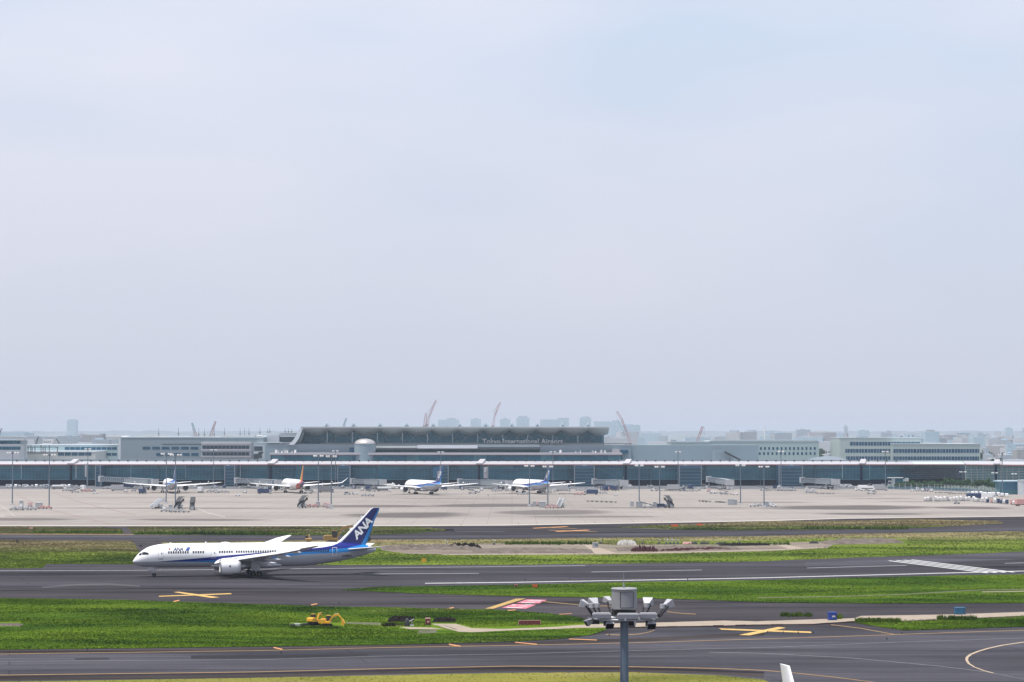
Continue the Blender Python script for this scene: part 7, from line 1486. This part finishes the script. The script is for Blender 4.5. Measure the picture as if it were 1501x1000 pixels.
# ---------------- cranes ----------------
def crane(px0, yb, pts, D, col, label, w_=2.2, cable=None):
    """pts: photo points of the lattice boom from its foot to its tip"""
    a = at(pts[0][0], pts[0][1], D); t = thing('crane', (a.x, a.y, 0), 0, label, 'crane')
    base = Vector((0, 0, 0)); P_ = [at(x, y, D) - Vector((a.x, a.y, 0)) for x, y in pts]
    def lattice(q, p, r_, w0, w1, n):
        d = (r_ - p); u = d.normalized(); s = Vector((0, 1, 0)); v_ = u.cross(s).normalized(); cs = [(-1, -1), (1, -1), (1, 1), (-1, 1)]
        pt = lambda k, f: p + d * f + (s * cs[k % 4][0] + v_ * cs[k % 4][1]) * ((w0 + (w1 - w0) * f) / 2)
        for k in range(4):
            q.tube(pt(k, 0), pt(k, 1), .16, n=4)
            for i in range(n): q.tube(pt(k, i / n), pt(k + 1, (i + 1) / n), .09, n=3); q.tube(pt(k, i / n), pt(k + 1, i / n), .09, n=3)
    q = MB(); lattice(q, Vector((P_[0].x, 0, 5)), P_[0], w_, w_, 10); q.build('mast', col[0], t)
    for i in range(len(P_) - 1):
        n = max(3, int((P_[i + 1] - P_[i]).length / 3)); q = MB(); lattice(q, P_[i], P_[i + 1], w_ if i == 0 else w_ * .7, w_ * .6, n); q.build('boom_section', col[(i + 1) % len(col)], t)
    q = MB(); q.box(-1.9 + P_[0].x, 1.1 + P_[0].x, -1.0, 1.0, P_[0].z - 2.2, P_[0].z - .6); q.build('machine_house', M['lgrey'], t)
    if cable:
        q = MB()
        for (x0, y0), (x1, y1) in cable: q.tube(at(x0, y0, D) - Vector((a.x, a.y, 0)), at(x1, y1, D) - Vector((a.x, a.y, 0)), .12, n=4)
        q.build('cables', M['dark'], t)
cr_ = mat('crane_red', (.30, .012, .02), .5); cw_ = mat('crane_white', (.45, .25, .27), .5); cg_ = mat('crane_green', (.10, .25, .27), .5)
crane(624, 623, [(623, 623), (624.5, 606)], 2250, [cr_], 'red mast stub of the crane left of centre above the hall roof', 2.6)
crane(625, 623, [(626, 621), (629, 611), (635, 596), (639.6, 587)], 2240, [cr_, cw_], 'red and white crane left of centre leaning right above the hall roof', 2.2, [((624.5, 606), (634, 596)), ((634, 596), (639, 587))])
crane(722, 623, [(723, 623), (725, 610), (729, 600), (733.5, 590)], 2240, [cr_, cw_], 'red and white crane near the middle above the hall roof', 2.0, [((722.5, 604), (733, 590.5))])
crane(924, 650, [(924, 650), (918, 632), (911, 614), (904, 603)], 2150, [cr_, cw_], 'tall red and white crane leaning left beyond the right end of the hall', 2.2, [((914, 634), (904, 612)), ((916, 640), (913, 630))])
crane(1022, 646, [(1022.5, 646), (1026, 636), (1030, 625)], 2150, [cr_, cw_], 'red and white crane leaning right above the green-grey wing', 2.4, [((1032, 625), (1032, 638))])
crane(284, 641, [(288, 642), (285.5, 632), (281.5, 620)], 2150, [cg_, cw_], 'pale green crane leaning left over the big grey block', 2.0, [((281.5, 620), (284, 640))])
crane(310, 641, [(309, 641), (312, 630), (316, 617.5)], 2150, [cr_, cw_], 'faded red crane leaning right over the big grey block', 2.0, [((306, 640), (315, 618))])
crane(505, 623, [(504, 625), (505.5, 619), (508, 613)], 2250, [cg_], 'small pale green crane tip above the left part of the hall roof', 1.9)
crane(53, 650, [(52.5, 652), (54.5, 645), (56.5, 640)], 2400, [M['dark']], 'thin dark crane boom leaning right over the far roofs on the left', 1.2)
crane(92, 659, [(92, 660), (87, 650), (82.5, 643.5)], 2400, [M['dark']], 'thin dark crane boom leaning left over the far roofs on the left', 1.2)
crane(0, 636, [(-2, 640), (0, 634), (2.5, 628)], 2400, [M['dark']], 'thin dark crane tip at the very left edge', 1.2)
st = at(1121, 660, 2300); t = thing('chimney', (st.x, st.y, 0), 0, 'slim tall white chimney left of the far towers above the grid block', 'chimney'); MB().tube((0, 0, 0), (0, 0, at(1121, 624.5, 2300).z), .7, .6, 12).build('stack', M['white'], t)
# ---------------- far city ----------------
def city_mat(name, c1, c2, wn):
    m, t, b = mat_new(name); tc = N(t, 'ShaderNodeTexCoord'); br = N(t, 'ShaderNodeTexBrick'); mp = N(t, 'ShaderNodeMapping'); mp.inputs['Rotation'].default_value = (R(90), 0, 0)
    br.offset = 0; br.inputs['Scale'].default_value = .25; br.inputs['Mortar Size'].default_value = .28; br.inputs['Brick Width'].default_value = 1.4; br.inputs['Row Height'].default_value = .9
    br.inputs['Color1'].default_value = (*wn, 1); br.inputs['Color2'].default_value = (*[x * 1.5 for x in wn], 1); br.inputs['Mortar'].default_value = (*c1, 1)
    t.links.new(tc.outputs['Object'], mp.inputs[0]); t.links.new(mp.outputs[0], br.inputs['Vector']); t.links.new(br.outputs[0], b.inputs['Base Color']); b.inputs['Roughness'].default_value = .8; return m
CM = [city_mat('far_wall_pale', (.52, .53, .56), 0, (.30, .36, .42)), city_mat('far_wall_grey', (.38, .42, .47), 0, (.22, .28, .34)), city_mat('far_wall_hazed', (.42, .54, .62), 0, (.36, .47, .56)), city_mat('far_wall_brown', (.38, .37, .38), 0, (.22, .24, .27))]  # pale bluish walls carry part of the distance haze in their colour
def city(px0, px1, yt, D, mi, label, group=None, name='building', cat='building', top=None, depth=None, yb=None):
    w_ = xat(px1, yt, D) - xat(px0, yt, D); x = xat((px0 + px1) / 2, yt, D); h = zat(yt, D); t = thing(name, (x, D, 0), 0, label, cat, group); dp = depth or min(max(w_, 12), 60)
    q = MB(); q.box(-w_ / 2, w_ / 2, 0, dp, -.2, h); q.build('wall', CM[mi % 4], t)
    q = MB()
    if top:
        a, b_, yy = top; q.box(xat(a, yt, D) - x, xat(b_, yt, D) - x, dp * .2, dp * .8, h + .01, zat(yy, D))
    else: q.box(-w_ * .2, w_ * .15, dp * .3, dp * .6, h + .01, h + max(1.5, h * .05))
    q.build('roof_block', CM[1], t); return t
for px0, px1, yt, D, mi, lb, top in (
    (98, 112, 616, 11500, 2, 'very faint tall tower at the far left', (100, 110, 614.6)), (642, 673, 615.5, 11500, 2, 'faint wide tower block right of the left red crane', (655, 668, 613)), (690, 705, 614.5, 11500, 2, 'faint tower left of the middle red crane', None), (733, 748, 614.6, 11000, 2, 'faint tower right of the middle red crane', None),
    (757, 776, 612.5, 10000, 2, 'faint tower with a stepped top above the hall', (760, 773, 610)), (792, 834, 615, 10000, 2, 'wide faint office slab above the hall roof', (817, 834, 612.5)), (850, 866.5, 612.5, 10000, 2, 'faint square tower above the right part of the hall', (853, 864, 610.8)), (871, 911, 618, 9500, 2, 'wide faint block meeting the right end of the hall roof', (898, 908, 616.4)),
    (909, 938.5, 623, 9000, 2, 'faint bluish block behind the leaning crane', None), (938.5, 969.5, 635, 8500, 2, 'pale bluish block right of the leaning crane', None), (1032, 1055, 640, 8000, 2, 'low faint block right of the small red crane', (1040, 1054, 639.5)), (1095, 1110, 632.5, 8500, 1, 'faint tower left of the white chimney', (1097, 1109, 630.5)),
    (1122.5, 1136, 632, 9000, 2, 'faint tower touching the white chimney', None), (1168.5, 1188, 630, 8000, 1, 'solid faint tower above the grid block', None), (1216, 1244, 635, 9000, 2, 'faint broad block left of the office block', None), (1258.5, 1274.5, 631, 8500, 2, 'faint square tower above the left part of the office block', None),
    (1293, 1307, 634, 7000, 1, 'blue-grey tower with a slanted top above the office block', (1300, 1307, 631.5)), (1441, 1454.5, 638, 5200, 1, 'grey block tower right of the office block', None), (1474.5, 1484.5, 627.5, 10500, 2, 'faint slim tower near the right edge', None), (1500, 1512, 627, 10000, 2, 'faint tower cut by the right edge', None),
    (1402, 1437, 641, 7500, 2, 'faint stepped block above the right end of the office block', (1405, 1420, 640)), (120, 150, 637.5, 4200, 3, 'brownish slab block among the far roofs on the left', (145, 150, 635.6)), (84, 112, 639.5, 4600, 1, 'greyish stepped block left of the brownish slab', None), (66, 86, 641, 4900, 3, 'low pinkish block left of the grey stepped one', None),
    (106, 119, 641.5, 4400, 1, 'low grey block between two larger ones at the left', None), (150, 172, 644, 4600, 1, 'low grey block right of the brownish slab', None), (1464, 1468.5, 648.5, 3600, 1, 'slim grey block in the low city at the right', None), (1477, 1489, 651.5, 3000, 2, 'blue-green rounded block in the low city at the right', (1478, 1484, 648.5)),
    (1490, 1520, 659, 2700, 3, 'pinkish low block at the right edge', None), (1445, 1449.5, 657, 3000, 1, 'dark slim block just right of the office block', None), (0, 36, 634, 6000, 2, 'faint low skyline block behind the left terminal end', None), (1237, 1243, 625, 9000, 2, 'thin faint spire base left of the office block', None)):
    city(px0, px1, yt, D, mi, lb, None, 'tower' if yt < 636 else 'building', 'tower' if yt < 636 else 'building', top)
sp0 = at(1240, 625, 8800); t = thing('radio_tower', (sp0.x, 8800, 0), 0, 'thin faint lattice spire above the low block left of the office block', 'radio tower'); MB().tube((0, 0, 0), (0, 0, at(1240, 634, 8800).z), 9, 5, 8).tube((0, 0, at(1240, 634, 8800).z), (0, 0, at(1240, 621, 8800).z), 3.5, .8, 6).build('spire', CM[3], t)
rc_ = random.Random(21); cp = {}
lowg = 'low buildings of the distant city'
for i in range(230):
    zone = rc_.random()
    if zone < .27: px = rc_.uniform(-40, 180)
    elif zone < .38: px = rc_.uniform(890, 1060)
    elif zone < .58: px = rc_.uniform(1060, 1240)
    elif zone < .72: px = rc_.uniform(1300, 1440)
    else: px = rc_.uniform(1425, 1560)
    D = 2100 + 6500 * rc_.random() ** 1.3
    if 890 <= px <= 1060 or zone < .38: D = max(D, 5200) if px > 880 else D
    yb = 636 + H * F / D; hgt = rc_.uniform(5, 14) if D < 3000 else rc_.uniform(6, 30) if rc_.random() < .85 else rc_.uniform(25, 42)
    wd = rc_.uniform(10, 34) if D < 3500 else rc_.uniform(14, 70)
    key = (i % 12)
    if key not in cp:
        t = thing('building', (0, 0, 0), 0, 'x', 'building'); q = MB(); q.box(-.5, .5, 0, 1, -.02, 1); q.build('wall', CM[key % 4], t); q = MB(); q.box(-.3, .1 + .02 * key, .2, .7, 1.001, 1.07 + .01 * (key % 3)); q.build('roof_block', CM[(key + 1) % 4], t); cp[key] = t
    place(cp[key], (xat(px, yb, D), D, 0), R(rc_.uniform(-25, 25)), 'small hazy low building in the distant city spread along the horizon', lowg, (wd, wd * rc_.uniform(.5, 1), hgt))
for i in range(60):
    px = rc_.choice([rc_.uniform(-20, 176), rc_.uniform(1200, 1232), rc_.uniform(1436, 1560), rc_.uniform(1436, 1520)]); D = 1960 + 2200 * rc_.random(); yb = 700
    if i == 0:
        tp = tree('x', (0, 0, 0), 4.5, 9, 5, None, 'tree', 220, .9, 'tree')
    place(tp, (xat(px, yb, D), D, 0), rc_.uniform(0, 6), 'hazy round tree among the low buildings of the distant city', 'trees of the distant city', (1 + .5 * rc_.random(),) * 3)
# wooded ridge and skyline mass closing the view far away
for D, y0, seed, mm in ((19000, 632.0, 3, (.17, .20, .21)), (11500, 637.6, 5, (.20, .23, .24))):
    q = MB(); n = 240; vs = []
    for i in range(n + 1):
        px = -400 + 2300 * i / n; yt = y0 - 2.2 * noise.noise(Vector((px * .02, seed, 0))) - 1.6 * noise.noise(Vector((px * .11, seed, 1))); x = xat(px, yt, D); h = max(zat(yt, D), 3)
        vs += [(x, D, -.2), (x, D + 60, h), (x, D + 400, h * .9), (x, D + 600, -.2)]
    q.add(vs, [(4 * i + j, 4 * i + 4 + j, 4 * i + 5 + j, 4 * i + 1 + j) for i in range(n) for j in range(3)]); q.build('hills', mat('far_ridge_%d' % seed, mm, .95, 0, .3, .005))['kind'] = 'structure'

# ---------------- the air ----------------
hm = bpy.data.materials.new('haze'); hm.use_nodes = True; t = hm.node_tree; t.nodes.clear()
vol = N(t, 'ShaderNodeVolumePrincipled'); vol.inputs['Density'].default_value = HAZE = 5.8e-5; vol.inputs['Color'].default_value = (.765, .86, .99, 1); vol.inputs['Anisotropy'].default_value = 0.0
ou = N(t, 'ShaderNodeOutputMaterial'); t.links.new(vol.outputs[0], ou.inputs['Volume'])
q = MB(); q.box(-38000, 38000, -250, 44000, -2.0, 165.0); hz = q.build('haze', hm); hz['kind'] = 'stuff'
